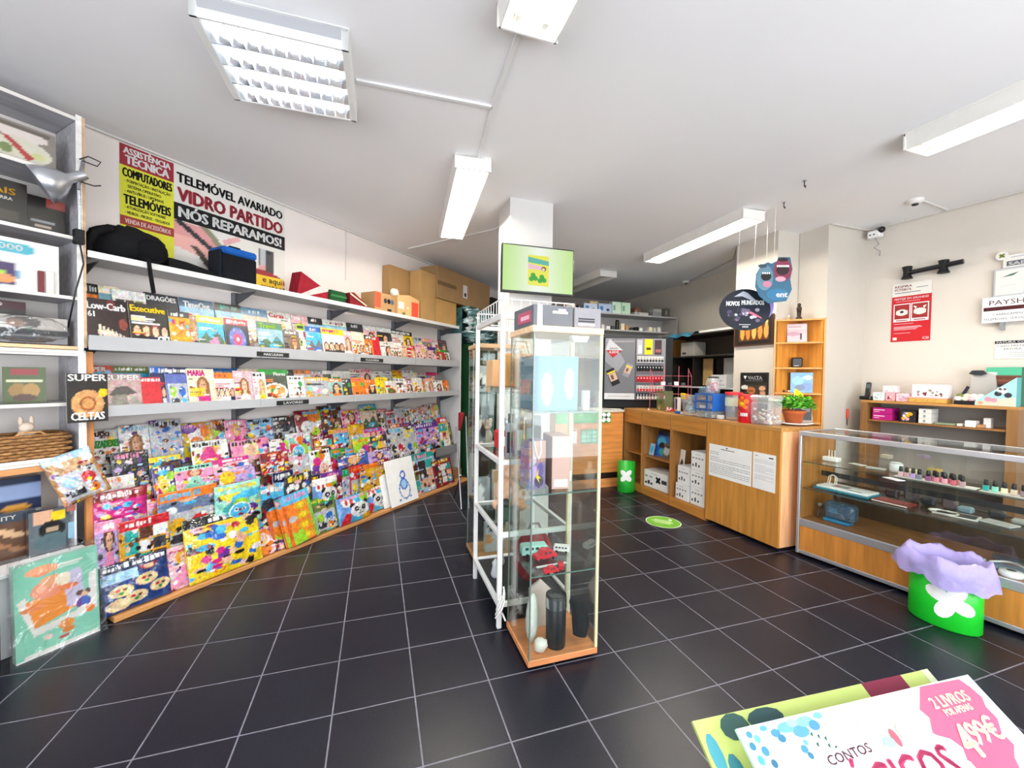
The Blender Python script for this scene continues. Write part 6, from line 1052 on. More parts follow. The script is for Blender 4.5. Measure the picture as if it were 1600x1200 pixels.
# ================================================================ ON AND BEFORE THE LOW WHITE CABINET
def leanL(*a, **k): return leaner(*a, **k)
face_box('dark blue toy set box with a purple band behind the playground set', 'toy_set', 'toy set', -.68, .16, .421, .46, .05, .40, [('r', 0, .72, 1, .9, 0x8fa2c8), ('r', 0, .9, .4, 1, 0x4a3a78), ('e', .45, .8, .15, .07, 0x8a4a80), ('r', 0, .55, 1, .7, 0x1c2a4a), ('e', .8, .6, .12, .05, 0xc8903a), ('r', 0, .52, 1, .545, 'offwhite')], 0x26324a, 'charcoal', txt=[('CITY', .17, .17, .03, 'offwhite', .08)])
for i in range(22):
    pass
t = thing('toy_set', 'wooden rail pieces set in a tray box with an orange tan picture', 'toy set', LW.P(-.62, .24, .421), LW.th); b = MB(); b.raster(.36, .24, 40, 26, [('r', 0, .8, 1, 1, 0x39424e)] + [('e', .1 + .8 * ((k * 37) % 23) / 23, .1 + .62 * ((k * 17) % 19) / 19, .07, .05, 0xd0a880 if k % 2 else 0x9a6a48) for k in range(26)], 0x5a3c2c, back='charcoal', thick=.04); b.build('tray', wrap, t); b = MB(); b.text('CITY', .215, .205, .022, 'offwhite', y=-.003, wid=.075, bold=.03); b.build('lettering', paper, t)
t = thing('toy_set', 'clear tray with a black toy helmet and yellow card behind the big book set', 'toy set', LW.P(-.30, .30, .421), LW.th); b = MB(); b.raster(.17, .23, 26, 28, [('r', .1, .7, .5, 1, 0xd8a888), ('r', .5, .72, .8, .95, 'yellow'), ('e', .5, .55, .3, .2, 'black'), ('r', .35, .5, .65, .58, 0xa89078), ('e', .5, .25, .42, .2, 0x4a6068)], 0x566068, back='charcoal', thick=.04); b.build('tray', wrap, t)
LB('white_box', 'tall pale boxes edge with red print beside the wooden post', 'box', -.165, .30, .421, .045, .1, .36, 0xdfe4ea, wrap, lambda b, w, d, h: (b.box(.005, .04, -.0008, 0, .2, .26, 0xc07060), b.box(.01, .035, -.0008, 0, .05, .14, 0x8ab0c8)))
t = thing('storybook_set', 'large mint green storybook set wrapped in clear film at the lower left corner', 'book set', LW.P(-.405, .56, .0), LW.th); W, Hh = .30, .46
b = MB(); b.raster(W, Hh, 60, 90, [('r', 0, 0, 1, .02, 'white'), ('p', [(.02, .62), (.12, .66), (.28, .30), (.86, .36), (.88, .72), (.98, .74), (.98, .30), (.2, .22)], 'offwhite'), ('p', [(.12, .60), (.5, .66), (.80, .70), (.76, .40), (.22, .30)], 0xe88a1c), ('p', [(.55, .8), (.78, .82), (.82, .38), (.6, .42)], 0xc8c0dc), ('e', .38, .68, .2, .1, 0xe8906a), ('e', .42, .76, .14, .06, 0xe8a070), ('e', .56, .74, .09, .07, 0xf0e4c8), ('e', .3, .7, .06, .04, 0xf0b090), ('e', .62, .64, .12, .03, 0xe07840), ('e', .2, .52, .15, .03, 0xe08040), ('e', .32, .9, .2, .05, 0xf0a070), ('e', .3, .86, .1, .02, 0xe88a60), ('e', .76, .52, .05, .03, 'brown'), ('e', .86, .52, .04, .03, 'brown'), ('e', .81, .49, .045, .035, 'skin'), ('e', .8, .41, .10, .06, 'purple'), ('e', .82, .42, .05, .05, 'blue'), ('e', .8, .33, .09, .04, 0xe8e0d8), ('e', .88, .31, .06, .04, 'orange'), ('e', .58, .24, .1, .05, 0xe8902a), ('e', .6, .17, .08, .03, 0xd87a20), ('e', .36, .17, .05, .03, 0xf0d0c0), ('e', .55, .11, .07, .02, 0xb04030), ('p', [(.84, .95), (.98, .93), (.98, .78)], 0x9ad4c0), ('r', .1, .02, .98, .05, 'offwhite'), ('r', .5, .9, .8, .92, 'offwhite'), ('r', .5, .87, .75, .885, 'offwhite')], 0x7fc8ae, back=0xa8d8c4, thick=.045); b.build('box', gloss, t)
b = MB(); nn = 14
fn = lambda x, z: .012 + .008 * np.sin(9 * x + 5 * z) * np.sin(11 * z) + .005 * np.sin(23 * x * z + 2)
b.raster(W + .05, Hh + .05, 20, 26, [], 'white', fn=fn, x0=-.025, z0=-.005, y=-.002); b.build('film_wrap', film, t); b = MB(); b.raster(.06, Hh + .02, 5, 20, [], 'white', fn=lambda x, z: .01 * np.sin(15 * z + 6 * x), x0=W, z0=0, y=.01); o = b.build('film_edge', film, t); o.rotation_euler = (0, 0, .6)
o = t; o.rotation_euler = (math.radians(-3.5), math.radians(0), LW.th + math.radians(3))
b = MB(); b.box(0, .2, 0, .12, 0, .25, 0x17181a, .01); solo(b, 'black_box', matte, 'black box at the very left edge beside the storybook set', 'box', LW.P(-.66, .61, 0), LW.th)
b = MB(); b.raster(.16, .3, 12, 20, [('e', .5, .5, .3, .2, 'grey')], 'silver', back='grey', thick=.04, fn=lambda x, z: .01 * np.sin(20 * x) * np.sin(17 * z)); solo(b, 'film_packet', wrap, 'silvery film packet on the black box at the left edge', 'packet', LW.P(-.62, .58, .252), LW.th)
# ================================================================ MAGAZINES
SK = [0xe8b898, 0xd8a078, 0xf0c8a8]
names = {'white': 'white', 'offwhite': 'off white', 'black': 'black', 'charcoal': 'dark grey', 'grey': 'grey', 'silver': 'silver grey', 'red': 'red', 'crimson': 'dark red', 'orange': 'orange', 'yellow': 'yellow', 'gold': 'golden', 'green': 'green', 'lime': 'lime green', 'olive': 'olive', 'teal': 'teal', 'mint': 'mint', 'cyan': 'bright blue', 'blue': 'blue', 'navy': 'navy', 'purple': 'purple', 'lilac': 'lilac', 'magenta': 'magenta', 'pink': 'pink', 'rose': 'pale pink', 'brown': 'brown', 'tan': 'tan', 'cream': 'cream', 'skin': 'beige', 'sky': 'light blue'}
def motif(k, rn, ac, bg):
    S = []; u = rn.uniform
    def bars(n, x0, y0, x1, c, h=.03, gap=.055):
        for i in range(n): S.append(('r', x0, y0 - i * gap, x0 + (x1 - x0) * u(.6, 1), y0 - i * gap + h, c))
    if k == 'woman':
        cx = u(.5, .68); hc = rn.choice([0x3a2014, 0x1f1412, 0x8a5a2a, 0xc89a5a]); S += [('e', cx, .55, .24, .25, hc), ('e', cx, .36, .26, .2, hc), ('p', [(cx - .3, 0), (cx - .2, .3), (cx, .38), (cx + .2, .3), (cx + .32, 0)], ac), ('e', cx, .4, .09, .1, rn.choice(SK)), ('e', cx, .57, .13, .16, rn.choice(SK)), ('e', cx, .49, .05, .015, 0xb03a3a), ('e', cx - .05, .6, .025, .015, 'black'), ('e', cx + .05, .6, .025, .015, 'black')]; bars(4, .04, .5, .36, rn.choice(['yellow', 'white', 'crimson', ac])); bars(2, .05, .12, .8, 'yellow', .05, .07)
    elif k == 'group':
        for i in range(4): cx = .16 + .23 * i; S += [('e', cx, .4, .12, .16, rn.choice([0x2a1a14, 0x6a4020, 'black'])), ('e', cx, .4, .08, .11, rn.choice(SK)), ('r', cx - .11, .02, cx + .11, .28, rn.choice(['white', ac, 'navy', 'black']))]
        bars(3, .05, .66, .8, rn.choice(['white', 'yellow', 'red']))
    elif k == 'food': S += [('e', .5, .34, .42, .26, rn.choice(['white', 'cream'])), ('e', .5, .36, .34, .2, rn.choice([0xb86a30, 0xd09a50, 0x8a3a1c]))] + [('e', u(.25, .75), u(.22, .5), .08, .06, rn.choice(['red', 'green', 'cream', 'orange', 0x6a3010])) for _ in range(12)]; bars(2, .06, .68, .5, ac)
    elif k == 'shells': S += [('p', [(.1, .12), (.5, .42), (.9, .08)], 0x2a120c)] + [('e', .3 + .09 * i, .32 - .035 * i, .045, .16, 0xf0dcc4) for i in range(7)] + [('e', .85, .15, .1, .08, 0xe08a3a), ('e', .85, .5, .1, .12, 0x8a3a2c), ('e', .6, .9, .1, .1, 0x7a2a2a)]
    elif k == 'grid':
        for i in range(7):
            for j in range(6):
                if rn.random() < .35: S.append(('r', .1 + i * .115, .08 + j * .09, .1 + i * .115 + .1, .08 + j * .09 + .075, rn.choice(['black', 'black', ac])))
        S.append(('e', .75, .7, .14, .1, rn.choice(['yellow', 'red', 'green']))); 
    elif k == 'land': S += [('r', 0, .35, 1, .8, rn.choice(['sky', 0xe8c8b0, 'cyan'])), ('p', [(0, .3), (.3, .55), (.5, .4), (.75, .6), (1, .35), (1, 0), (0, 0)], rn.choice([0x4a6a50, 0x6a6a70, 0x7a5a48])), ('r', 0, 0, 1, .15, rn.choice([0x2a4a5a, 0x3a5a34, 0x8a7a60])), ('e', .6, .3, .2, .08, ac)]; bars(2, .06, .66, .6, 'white', .02, .04)
    elif k == 'glow': S += [('e', .5, .42, .36, .34, 0x5a78b8), ('e', .5, .42, .3, .28, 0x8a70b8), ('e', .5, .42, .16, .16, 0xe04a5a), ('e', .5, .42, .06, .06, 'white')] + [('e', .5 + .3 * math.cos(a), .42 + .28 * math.sin(a), .03, .03, 'sky') for a in range(6)]; bars(1, .1, .07, .4, 'white')
    elif k == 'dish': S += [('e', .5, .38, .4, .28, 0xc88850)] + [('e', .5 + .31 * math.cos(a * .57), .38 + .22 * math.sin(a * .57), .1, .075, 0xe0a468) for a in range(11)] + [('e', .5, .38, .2, .15, 0x9a5a2c), ('e', .5, .38, .14, .11, 0xd89a5c), ('e', .88, .6, .12, .09, 'yellow')]
    elif k == 'stone': S += [('r', 0, .25, 1, .85, 0xc8a8a4), ('p', [(.1, .45), (.3, .66), (.6, .68), (.85, .5), (.5, .42)], 0x4a4642), ('p', [(.1, .1), (.18, .45), (.55, .46), (.6, .1)], 0x8a847a), ('p', [(.6, .1), (.62, .44), (.85, .44), (.9, .1)], 0xa09a90)]
    elif k == 'car': S += [('e', .5, .5, .42, .16, ac), ('e', .5, .6, .24, .13, 0x2a3040), ('e', .25, .4, .1, .09, 'black'), ('e', .75, .4, .1, .09, 'black'), ('e', .6, .18, .34, .12, rn.choice(['charcoal', 'silver'])), ('e', .4, .12, .08, .06, 'black')]; bars(2, .06, .7, .5, 'charcoal', .02, .04)
    elif k == 'craft':
        for i in range(10): S.append(('e', u(.12, .88), u(.1, .62), .11, .09, rn.choice(['orange', 'cream', ac, 'mint', 'pink', 'white', 'brown'])))
        bars(2, .06, .72, .9, rn.choice(['charcoal', 'brown']))
    elif k == 'cartoon':   # generic friendly shapes
        c = rn.choice(['yellow', 'pink', 'cyan', 'white', 'skin', 'orange']); S += [('e', u(.2, .8), u(.15, .85), u(.12, .26), u(.1, .2), rn.choice(['magenta', 'cyan', 'yellow', 'lime', 'purple', 'white', 'orange', ac])) for _ in range(8)]; cx, cy = u(.35, .65), u(.35, .5); S += [('e', cx, cy, .24, .19, 'white'), ('e', cx, cy, .21, .165, c), ('e', cx - .08, cy + .03, .045, .045, 'white'), ('e', cx + .08, cy + .03, .045, .045, 'white'), ('e', cx - .08, cy + .03, .022, .025, 'black'), ('e', cx + .08, cy + .03, .022, .025, 'black'), ('e', cx, cy - .08, .07, .025, 0x8a2030)]
    elif k == 'doll': S += [('e', .5, .72, .2, .2, rn.choice(['gold', 'brown', 0xb03020, 0xf0dca0])), ('e', .5, .7, .12, .13, SK[0]), ('e', .45, .72, .02, .015, 'black'), ('e', .55, .72, .02, .015, 'black'), ('p', [(.4, .55), (.6, .55), (.66, .36), (.95, .05), (.05, .05), (.34, .36)], ac), ('r', .46, .52, .54, .6, SK[0])] + [('e', u(.05, .95), u(.05, .95), .05, .04, rn.choice(['white', 'rose', 'lilac'])) for _ in range(9)]
    elif k == 'toy': S += [('r', .08, .06, .92, .62, 'silver'), ('e', .3, .42, .14, .12, ac), ('e', .68, .42, .15, .12, rn.choice(['red', 'blue', 'lime', 'yellow'])), ('r', .2, .12, .5, .26, 'charcoal'), ('e', .7, .18, .12, .09, rn.choice(['orange', 'cyan', 'white']))] + [('e', u(.1, .9), u(.1, .6), .035, .03, rn.choice(['white', 'black', 'white'])) for _ in range(14)]
    elif k == 'party':
        for i in range(26): S.append(('e', u(.03, .97), u(.03, .8), u(.03, .1), u(.03, .08), rn.choice(['red', 'blue', 'yellow', 'white', 'black', 'cyan', 'orange', 'magenta', 'skin', ac])))
    elif k == 'stars':
        for i in range(18): S.append(('e', u(.03, .97), u(.05, .75), u(.02, .12), u(.01, .05), rn.choice(['white', 'sky', 'lilac', ac, 'blue'])))
    elif k == 'cookies': S += [('r', 0, .62, .5, .82, 'sky')] + [('e', x, y, .17, .12, 0xe8cf9c) for x, y in ((.25, .42), (.62, .52), (.45, .22), (.82, .3), (.2, .16))] + [('e', x + dx, y + dy, .035, .03, c) for x, y in ((.25, .42), (.62, .52), (.45, .22), (.82, .3)) for dx, dy, c in ((-.05, .03, 'red'), (.05, .02, 0x6a3a2a), (0, -.04, 'green'))] + [('e', .68, .82, .14, .12, 'crimson'), ('e', .68, .78, .08, .07, SK[0])]
    elif k == 'panda': S += [('p', [(0, 0), (0, 1), (.5, 1), (.3, 0)], 0x6a98d8), ('p', [(.1, .95), (.5, .8), (.55, .55), (.15, .65)], 'white'), ('r', .2, .7, .28, .9, 'red'), ('r', .36, .66, .44, .86, 'red'), ('p', [(0, 0), (.2, .4), (.35, .35), (.3, 0)], 'red'), ('e', .9, .85, .2, .2, 'lime'), ('e', .9, .1, .2, .15, 'gold'), ('e', .42, .62, .1, .09, 'black'), ('e', .88, .64, .09, .08, 'black'), ('e', .64, .42, .31, .27, 'white'), ('e', .53, .46, .085, .09, 'black'), ('e', .76, .46, .085, .09, 'black'), ('e', .54, .47, .03, .03, 'white'), ('e', .77, .47, .03, .03, 'white'), ('e', .64, .36, .04, .025, 'black'), ('e', .66, .28, .1, .02, 'black')]
    elif k == 'blister': S += [('r', 0, 0, .12, .85, 0xd86018), ('r', .88, 0, 1, .85, 0x7ac04a), ('r', .08, .8, .92, .97, 'cyan'), ('p', [(.2, .95), (.3, .95), (.36, .83), (.26, .83)], 'white')] + [('e', .62, .12 + .2 * i, .24, .085, 'gold') for i in range(4)] + [('e', .62, .12 + .2 * i, .13, .05, 'yellow') for i in range(4)] + [('p', [(.1, .0), (.1, .3), (.5, .25), (.6, 0)], 'lime'), ('e', .25, .5, .14, .06, 'silver'), ('e', .25, .3, .1, .08, 'orange')]
    elif k == 'sketch': S += [('e', .55, .3, .2, .22, 'blue'), ('e', .55, .3, .17, .19, 'white'), ('e', .55, .42, .14, .13, 'blue'), ('e', .55, .42, .1, .09, 'sky'), ('e', .55, .62, .1, .1, 'blue'), ('e', .55, .62, .06, .05, 'white'), ('r', .3, .08, .36, .12, 'blue'), ('r', .7, .1, .76, .14, 'blue')]
    elif k == 'comic':
        for i in range(3):
            for j in range(3): S.append(('r', .1 + i * .28, .12 + j * .24, .1 + i * .28 + .25, .12 + j * .24 + .21, rn.choice(['white', ac, 'teal', 'brown', 'skin', 'charcoal', 'olive'])))
        for i in range(10): S.append(('e', u(.15, .85), u(.15, .8), .05, .05, rn.choice(['black', 'white', SK[0], 'brown'])))
    return S
MW = dict(woman='portrait cover', group='people cover', food='food cover', shells='shell cover', grid='puzzle cover', land='landscape cover', glow='glowing disc', dish='clay wheel', stone='stones', car='vehicle cover', craft='craft cover', cartoon='smiling face cover', doll='doll cover', toy='toy tray cover', party='dotted cover', stars='sparkling cover', cookies='round cookies', panda='panda face', blister='yellow rounds', sketch='bear sketch', comic='comic panel cover', plain='plain cover')
used_labels = {}
def mag(fr, s, d, z, w_, h, bg, kind, ac, row, group, idx, title=None, tcol='white', th=.005, lean=.22, roll=0, rz=0, style='mag', nx=None, kids=False, seed=0, label=None, band=None, ttl=.1):
    rn = random.Random(seed * 131 + idx * 7 + 3); p = fr.P(s, d, z); q = px(p); nx = nx or int(max(12, min(64, w_ / q / 1.5))); ny = int(max(14, min(80, h / q / 1.5)))
    S = [] if kind == 'plain' else motif(kind, rn, ac, bg)
    if kids and kind not in ('plain', 'sketch', 'panda', 'blister', 'cookies'):
        S = [('e', rn.random(), rn.random(), rn.uniform(.03, .13), rn.uniform(.015, .07), rn.choice(['white', 'white', ac, bg, 'charcoal', 'black', 'rose', 'yellow', 'crimson', 'purple', 'cyan', 'skin', 'brown'])) for _ in range(34)] + S + [('e', rn.random(), rn.random() * .4, rn.uniform(.015, .06), rn.uniform(.01, .035), rn.choice(['white', 'yellow', 'black', ac, 'crimson'])) for _ in range(12)]
    elif kind in ('woman', 'group', 'land', 'food', 'craft', 'car', 'grid'):
        for k_ in range(rn.randint(5, 9)):
            x_, y_ = rn.choice([.04, .04, .55]), rn.uniform(.05, .78); S.append(('r', x_, y_, x_ + rn.uniform(.12, .36), y_ + rn.uniform(.012, .035), rn.choice(['white', 'yellow', 'black', ac, 'red'])))
    bc = band or rn.choice([bg, bg, ac]); 
    if title and not band: bc = bg
    if style != 'plainbag': S = S + ([('r', 0, rn.uniform(.8, .86), 1, 1, bc)] if bc != bg or band else [])
    if not title and style != 'plainbag':
        x = rn.choice([.05, .12, .3]); tc = (tcol if not kids else rn.choice(['white', 'yellow', 'cyan', 'orange', 'pink', 'white', bc])); tc = tc if tc != bg else 'black'
        x1_ = rn.uniform(.6, .95)
        while x < x1_: l = rn.uniform(.025, .075); y_ = rn.choice([.862, .87, .88]); S.append(('r', x, y_, min(.96, x + l), rn.choice([.95, .965, .94]), tc)); x += l + rn.choice([.016, .016, .05])
    b = MB(); pillow = style == 'bag'
    fn = (lambda x, zz: (.03 * np.sin(np.pi * x) ** .6 * np.sin(np.pi * zz) ** .6 + .004 * np.sin(21 * x + 9 * zz + idx) * np.sin(17 * zz))) if pillow else (lambda x, zz: .003 * np.sin(7 * x + 5 * zz + idx) * np.sin(9 * zz + idx)) if style == 'wrap' else None
    b.raster(w_, h, nx, ny, S, bg, fn=fn, back=('offwhite' if style == 'mag' else bg), thick=th, x0=-w_ / 2)
    nm = {'mag': 'magazine', 'wrap': 'wrapped_magazine', 'bag': 'toy_bag', 'blister': 'blister_pack', 'plainbag': 'shopping_bag'}[style]
    lab = label
    if not lab:
        cn_ = names.get(bg, 'grey'); word = {'mag': 'magazine', 'wrap': 'wrapped magazine', 'bag': 'toy bag', 'blister': 'blister pack', 'plainbag': 'bag'}[style]
        lab = '%s %s, %s, %s from left, %s' % (cn_, word, MW[kind], ordn[min(idx, 31)], row)
    if title:
        o = tag(b.build(nm, pcover if style == 'mag' else pwrap), lab, 'magazine' if style in ('mag', 'wrap') else 'toy pack', group)
        for (ts, tx, tz, thh, tc, tw) in title: q = MB(); q.text(ts, (tx - .5) * w_, tz * h, thh * h, tc, y=-.0012 - (.008 if style == 'wrap' else 0), wid=tw * w_, bold=.045); q.build('title', paper, o)
    else: o = tag(b.build(nm, pcover if style == 'mag' else gloss if style == 'plainbag' else pwrap), lab, 'magazine' if style in ('mag', 'wrap') else 'toy pack', group)
    place(o, fr.P(s + w_ / 2, d, z + w_ / 2 * abs(math.sin(roll)) + th * math.sin(lean) + .0015), fr.th + rz, lean, roll)
    used_labels[lab] = used_labels.get(lab, 0) + 1
    return o
def row(spec, d, z, rowname, group, seed, style='mag', lean=.22, fill_to=None, kinds=None, pal=None, wr=(.17, .21), hr=(.24, .29), step=.8, th=.005, dj=.008, start=-.05):
    i = 0; s = start; kids = group == G3
    for sp in spec:
        u0, u1, vt, bg, kind, ac = sp[:6]; ex = dict(sp[6]) if len(sp) > 6 else {}
        dd = ex.pop('d', d); zz = ex.pop('z', z); s0 = LW.hit(u0, 500, dd)[0]; s1 = LW.hit(u1, 500, dd)[0]; h = LW.hit((u0 + u1) / 2, vt, dd - .05)[1] - zz; ex.setdefault('lean', lean); ex.setdefault('style', style)
        wmin = ex.pop('wmin', .10)
        h = min(h, (1.92 if zz > 1.5 else 1.43 if zz > 1.1 else 1.1) - zz)
        mag(LW, s0, dd + dj * (i % 3), zz, max(wmin, s1 - s0), max(.1, h) / math.cos(ex['lean']), bg, kind, ac, rowname, group, i, th=th, seed=seed, kids=kids, **ex); s = s1; i += 1
    rn = random.Random(seed)
    while fill_to and s < fill_to and i < 32:
        w_ = rn.uniform(*wr)
        if s + w_ > 3.58: break
        h = rn.uniform(*hr); bg = rn.choice(pal); kind = rn.choice(kinds)
        mag(LW, s, d + dj * (i % 3), z, w_, h, bg, kind, rn.choice(['red', 'yellow', 'cyan', 'magenta', 'orange', 'green', 'navy', 'pink', 'white', 'purple']), rowname, group, i, tcol=rn.choice(['white', 'red', 'yellow', 'black', 'navy', 'magenta']), lean=lean, style=style, th=th, seed=seed, kids=kids, roll=rn.uniform(-.03, .03)); s += w_ * rn.uniform(step - .12, step + .12); i += 1
G1 = 'magazines on the upper shelf'; G2 = 'magazines on the lower magazine shelf'; G3 = 'children magazines and toy packs on the bottom tiers'
UP = ['white', 'charcoal', 'offwhite', 'navy', 'cream', 'grey', 'black', 'sky', 'red', 'silver', 'white', 'rose', 'teal', 'cream']
# upper shelf, back row
row([(127, 160, 437, 'orange', 'plain', 'black', dict(label='orange magazine at the far left of the upper shelf, beside the bookcase')), (160, 180, 441, 0x6aa0b0, 'stars', 'cream', dict(label='teal magazine partly hidden behind the seashell cover', nx=10)), (180, 233, 456, 'offwhite', 'comic', 'silver', dict(band='white', label='white magazine with grey columns in the back row, left of the dark sports cover')),
 (232, 286, 452, 'charcoal', 'group', 'gold', dict(title=[('DRAGÕES', .08, .85, .1, 'white', .84)], label='dark sports magazine with white heading in the upper back row')), (286, 340, 456, 0x4a6a88, 'land', 'gold', dict(band=0x3a5a78, title=[('TimeOut', .12, .8, .14, 'white', .76)], label='blue dusk city magazine with white heading in the upper back row')), (341, 382, 466, 'sky', 'land', 'white', dict(band='black', tcol='teal')), (383, 425, 476, 0x8ab0c8, 'land', 'white', dict(band=0x6a94b4)), (424, 462, 478, 'offwhite', 'group', 'red', dict(title=[('Caras', .05, .84, .12, 'red', .6)], label='white celebrity magazine with red heading, centre of the upper back row')), (460, 486, 490, 'rose', 'woman', 'purple'), (484, 512, 494, 'charcoal', 'land', 'green'), (510, 546, 480, 0x8ac0c8, 'land', 'teal', dict(band='offwhite', tcol='crimson')), (546, 572, 497, 'charcoal', 'group', 'rose'), (572, 596, 498, 'rose', 'woman', 'white'), (594, 616, 504, 'charcoal', 'woman', 'white'), (616, 634, 505, 'offwhite', 'group', 'charcoal'), (632, 650, 510, 'yellow', 'woman', 'black')],
 .195, 1.601, 'upper back row', G1, 11, fill_to=3.42, kinds=['woman', 'land', 'group', 'grid'], pal=['charcoal', 'grey', 'olive', 'silver', 'offwhite', 'black'])
# upper shelf, front row
row([(138, 206, 469, 0x2a1814, 'shells', 'cream', dict(title=[('Low-Carb', .05, .78, .15, 'white', .88), ('61', .06, .62, .12, 'white', .14)], label='dark low carb cooking magazine with pale shell shapes')), (206, 268, 477, 0x34302c, 'group', 'silver', dict(title=[('Executive', .05, .82, .14, 'yellow', .86), ('CR7', .66, .12, .2, 'white', .3)], label='dark business magazine with yellow heading, front of the upper shelf')), (267, 300, 488, 'gold', 'party', 'white', dict(band='charcoal', label='yellow and white busy magazine right of the dark business magazine')), (298, 318, 494, 'tan', 'woman', 'navy'), (312, 353, 496, 'yellow', 'land', 'pink', dict(label='pinkish landscape magazine with a yellow border')), (354, 391, 500, 0x161c34, 'glow', 'red', dict(label='navy magazine with a glowing brain-like disc')), (391, 406, 504, 'offwhite', 'land', 'grey'), (406, 446, 505, 0x4a7a5c, 'land', 'cyan', dict(title=[('Travel', .1, .82, .14, 'lime', .6)], label='green travel magazine with an aerial picture')), (445, 470, 518, 0x7a6a60, 'woman', 'black'), (469, 484, 508, 'white', 'grid', 'lime'), (482, 508, 512, 'sky', 'land', 'blue'), (506, 541, 515, 'white', 'group', 'crimson', dict(band='yellow', tcol='magenta', label='white magazine with yellow band and magenta heading, upper front row')), (538, 556, 518, 'rose', 'woman', 'white'), (554, 575, 520, 'cream', 'group', 'orange'), (573, 585, 525, 'orange', 'woman', 'black'), (584, 598, 527, 'red', 'plain', 'white')],
 .322, 1.535, 'upper front row', G1, 12, fill_to=3.42, kinds=['woman', 'group', 'woman', 'grid'], pal=['white', 'cream', 'white', 'rose', 'sky', 'offwhite', 'red'], hr=(.19, .24), step=.75)
# lower magazine shelf, back row
row([(130, 182, 546, 0xc8452c, 'cartoon', 'sky', dict(title=[('SUPER', .05, .84, .13, 'white', .7)], label='orange red magazine for kids behind the clay wheel cover')), (180, 236, 550, 0x4a6a3a, 'land', 'lime', dict(band='olive', label='green holiday magazine with a red strip, lower back row')), (238, 274, 553, 'red', 'plain', 'white', dict(title=[('PORTUGAL', .05, .55, .12, 'white', .85)], label='plain red magazine in the lower back row, left of the car magazine')), (273, 325, 550, 'offwhite', 'car', 'navy', dict(band=0x8ab0c8, tcol='navy', label='pale blue car magazine in the lower back row')), (324, 375, 553, 0x1f5a9a, 'land', 'sky', dict(title=[('PORTUGAL', .2, .82, .08, 'white', .6), ('AUTÊNTICO', .2, .72, .08, 'white', .6)], label='deep blue seaside magazine between the car and craft magazines')), (374, 409, 556, 'cream', 'craft', 'charcoal', dict(title=[('bricolage', .1, .84, .1, 'charcoal', .8)], label='cream craft magazine with dark heading in the lower back row')), (409, 432, 560, 'charcoal', 'stars', 'purple'), (432, 462, 563, 0x2a2028, 'stars', 'green'), (462, 488, 568, 'white', 'plain', 'orange', dict(band='orange')), (487, 512, 570, 'rose', 'woman', 'grey'), (508, 522, 572, 0x2f5040, 'plain', 'white'), (520, 550, 573, 'offwhite', 'food', 'green')],
 .195, 1.219, 'lower back row', G2, 13, fill_to=3.42, kinds=['woman', 'craft', 'group', 'food'], pal=['crimson', 'gold', 'offwhite', 'silver', 'rose', 'magenta', 'grey', 'cream'], hr=(.21, .25))
# lower magazine shelf, front row
row([(103, 168, 584, 0x2a2624, 'dish', 'yellow', dict(title=[('SUPER', .04, .85, .14, 'white', .92), ('CELTAS', .1, .05, .16, 'white', .8)], d=.378, z=1.115, lean=.03, label='large dark magazine with orange clay wheel overlapping the bookcase edge')), (165, 224, 585, 0xa88a88, 'stone', 'white', dict(title=[('SUPER', .04, .84, .14, 'white', .92), ('PORTUGAL', .3, .06, .1, 'white', .6)], label='greyish pink history magazine with standing stones')), (222, 242, 590, 'red', 'plain', 'navy', dict(label='narrow red magazine right of the stones cover')), (240, 266, 569, 'navy', 'group', 'white', dict(band='blue', label='navy football magazine in the lower front row')), (262, 298, 573, 0x5a6ab0, 'toy', 'lime', dict(band='navy', label='blue magazine with green and red blocks, lower front row')), (295, 338, 577, 'cream', 'woman', 'magenta', dict(title=[('MARIA', .05, .82, .15, 'magenta', .6), ('CONFISSÕES', .04, .42, .1, 'yellow', .55), ('INÉDITAS', .04, .3, .1, 'yellow', .5)], label='pale weekly magazine with magenta heading and a long haired woman')), (335, 371, 583, 'white', 'group', 'orange', dict(band='orange', tcol='red', label='orange and white television weekly in the lower front row')), (369, 400, 580, 'rose', 'woman', 'white', dict(title=[('VIP', .05, .82, .13, 'white', .4)], label='pale pink celebrity magazine with a dark haired woman')), (398, 412, 582, 'white', 'woman', 'yellow'), (410, 456, 568, 0x4a5248, 'food', 'orange', dict(band='green', title=[('Flores', .5, .82, .1, 'white', .4)], label='dark green magazine with a dish picture above the LAVORES sign')), (453, 479, 588, 'white', 'grid', 'orange', dict(label='white puzzle magazine with orange top, lower front row')), (479, 516, 590, 0xb0b4bc, 'craft', 'gold', dict(label='grey craft magazine with a golden disc')), (512, 540, 592, 0x9ac8c0, 'woman', 'orange'), (538, 552, 592, 'charcoal', 'grid', 'yellow')],
 .322, 1.153, 'lower front row', G2, 14, fill_to=3.42, kinds=['craft', 'grid', 'food', 'woman'], pal=['white', 'cream', 'yellow', 'white', 'offwhite', 'orange', 'rose'], hr=(.18, .23), step=.78)
KP = ['pink', 'magenta', 'crimson', 'rose', 'lime', 'cyan', 'purple', 'white', 'charcoal', 'lilac', 'navy', 'brown', 'silver', 'red']
KK = ['cartoon', 'toy', 'party', 'doll', 'stars', 'comic']
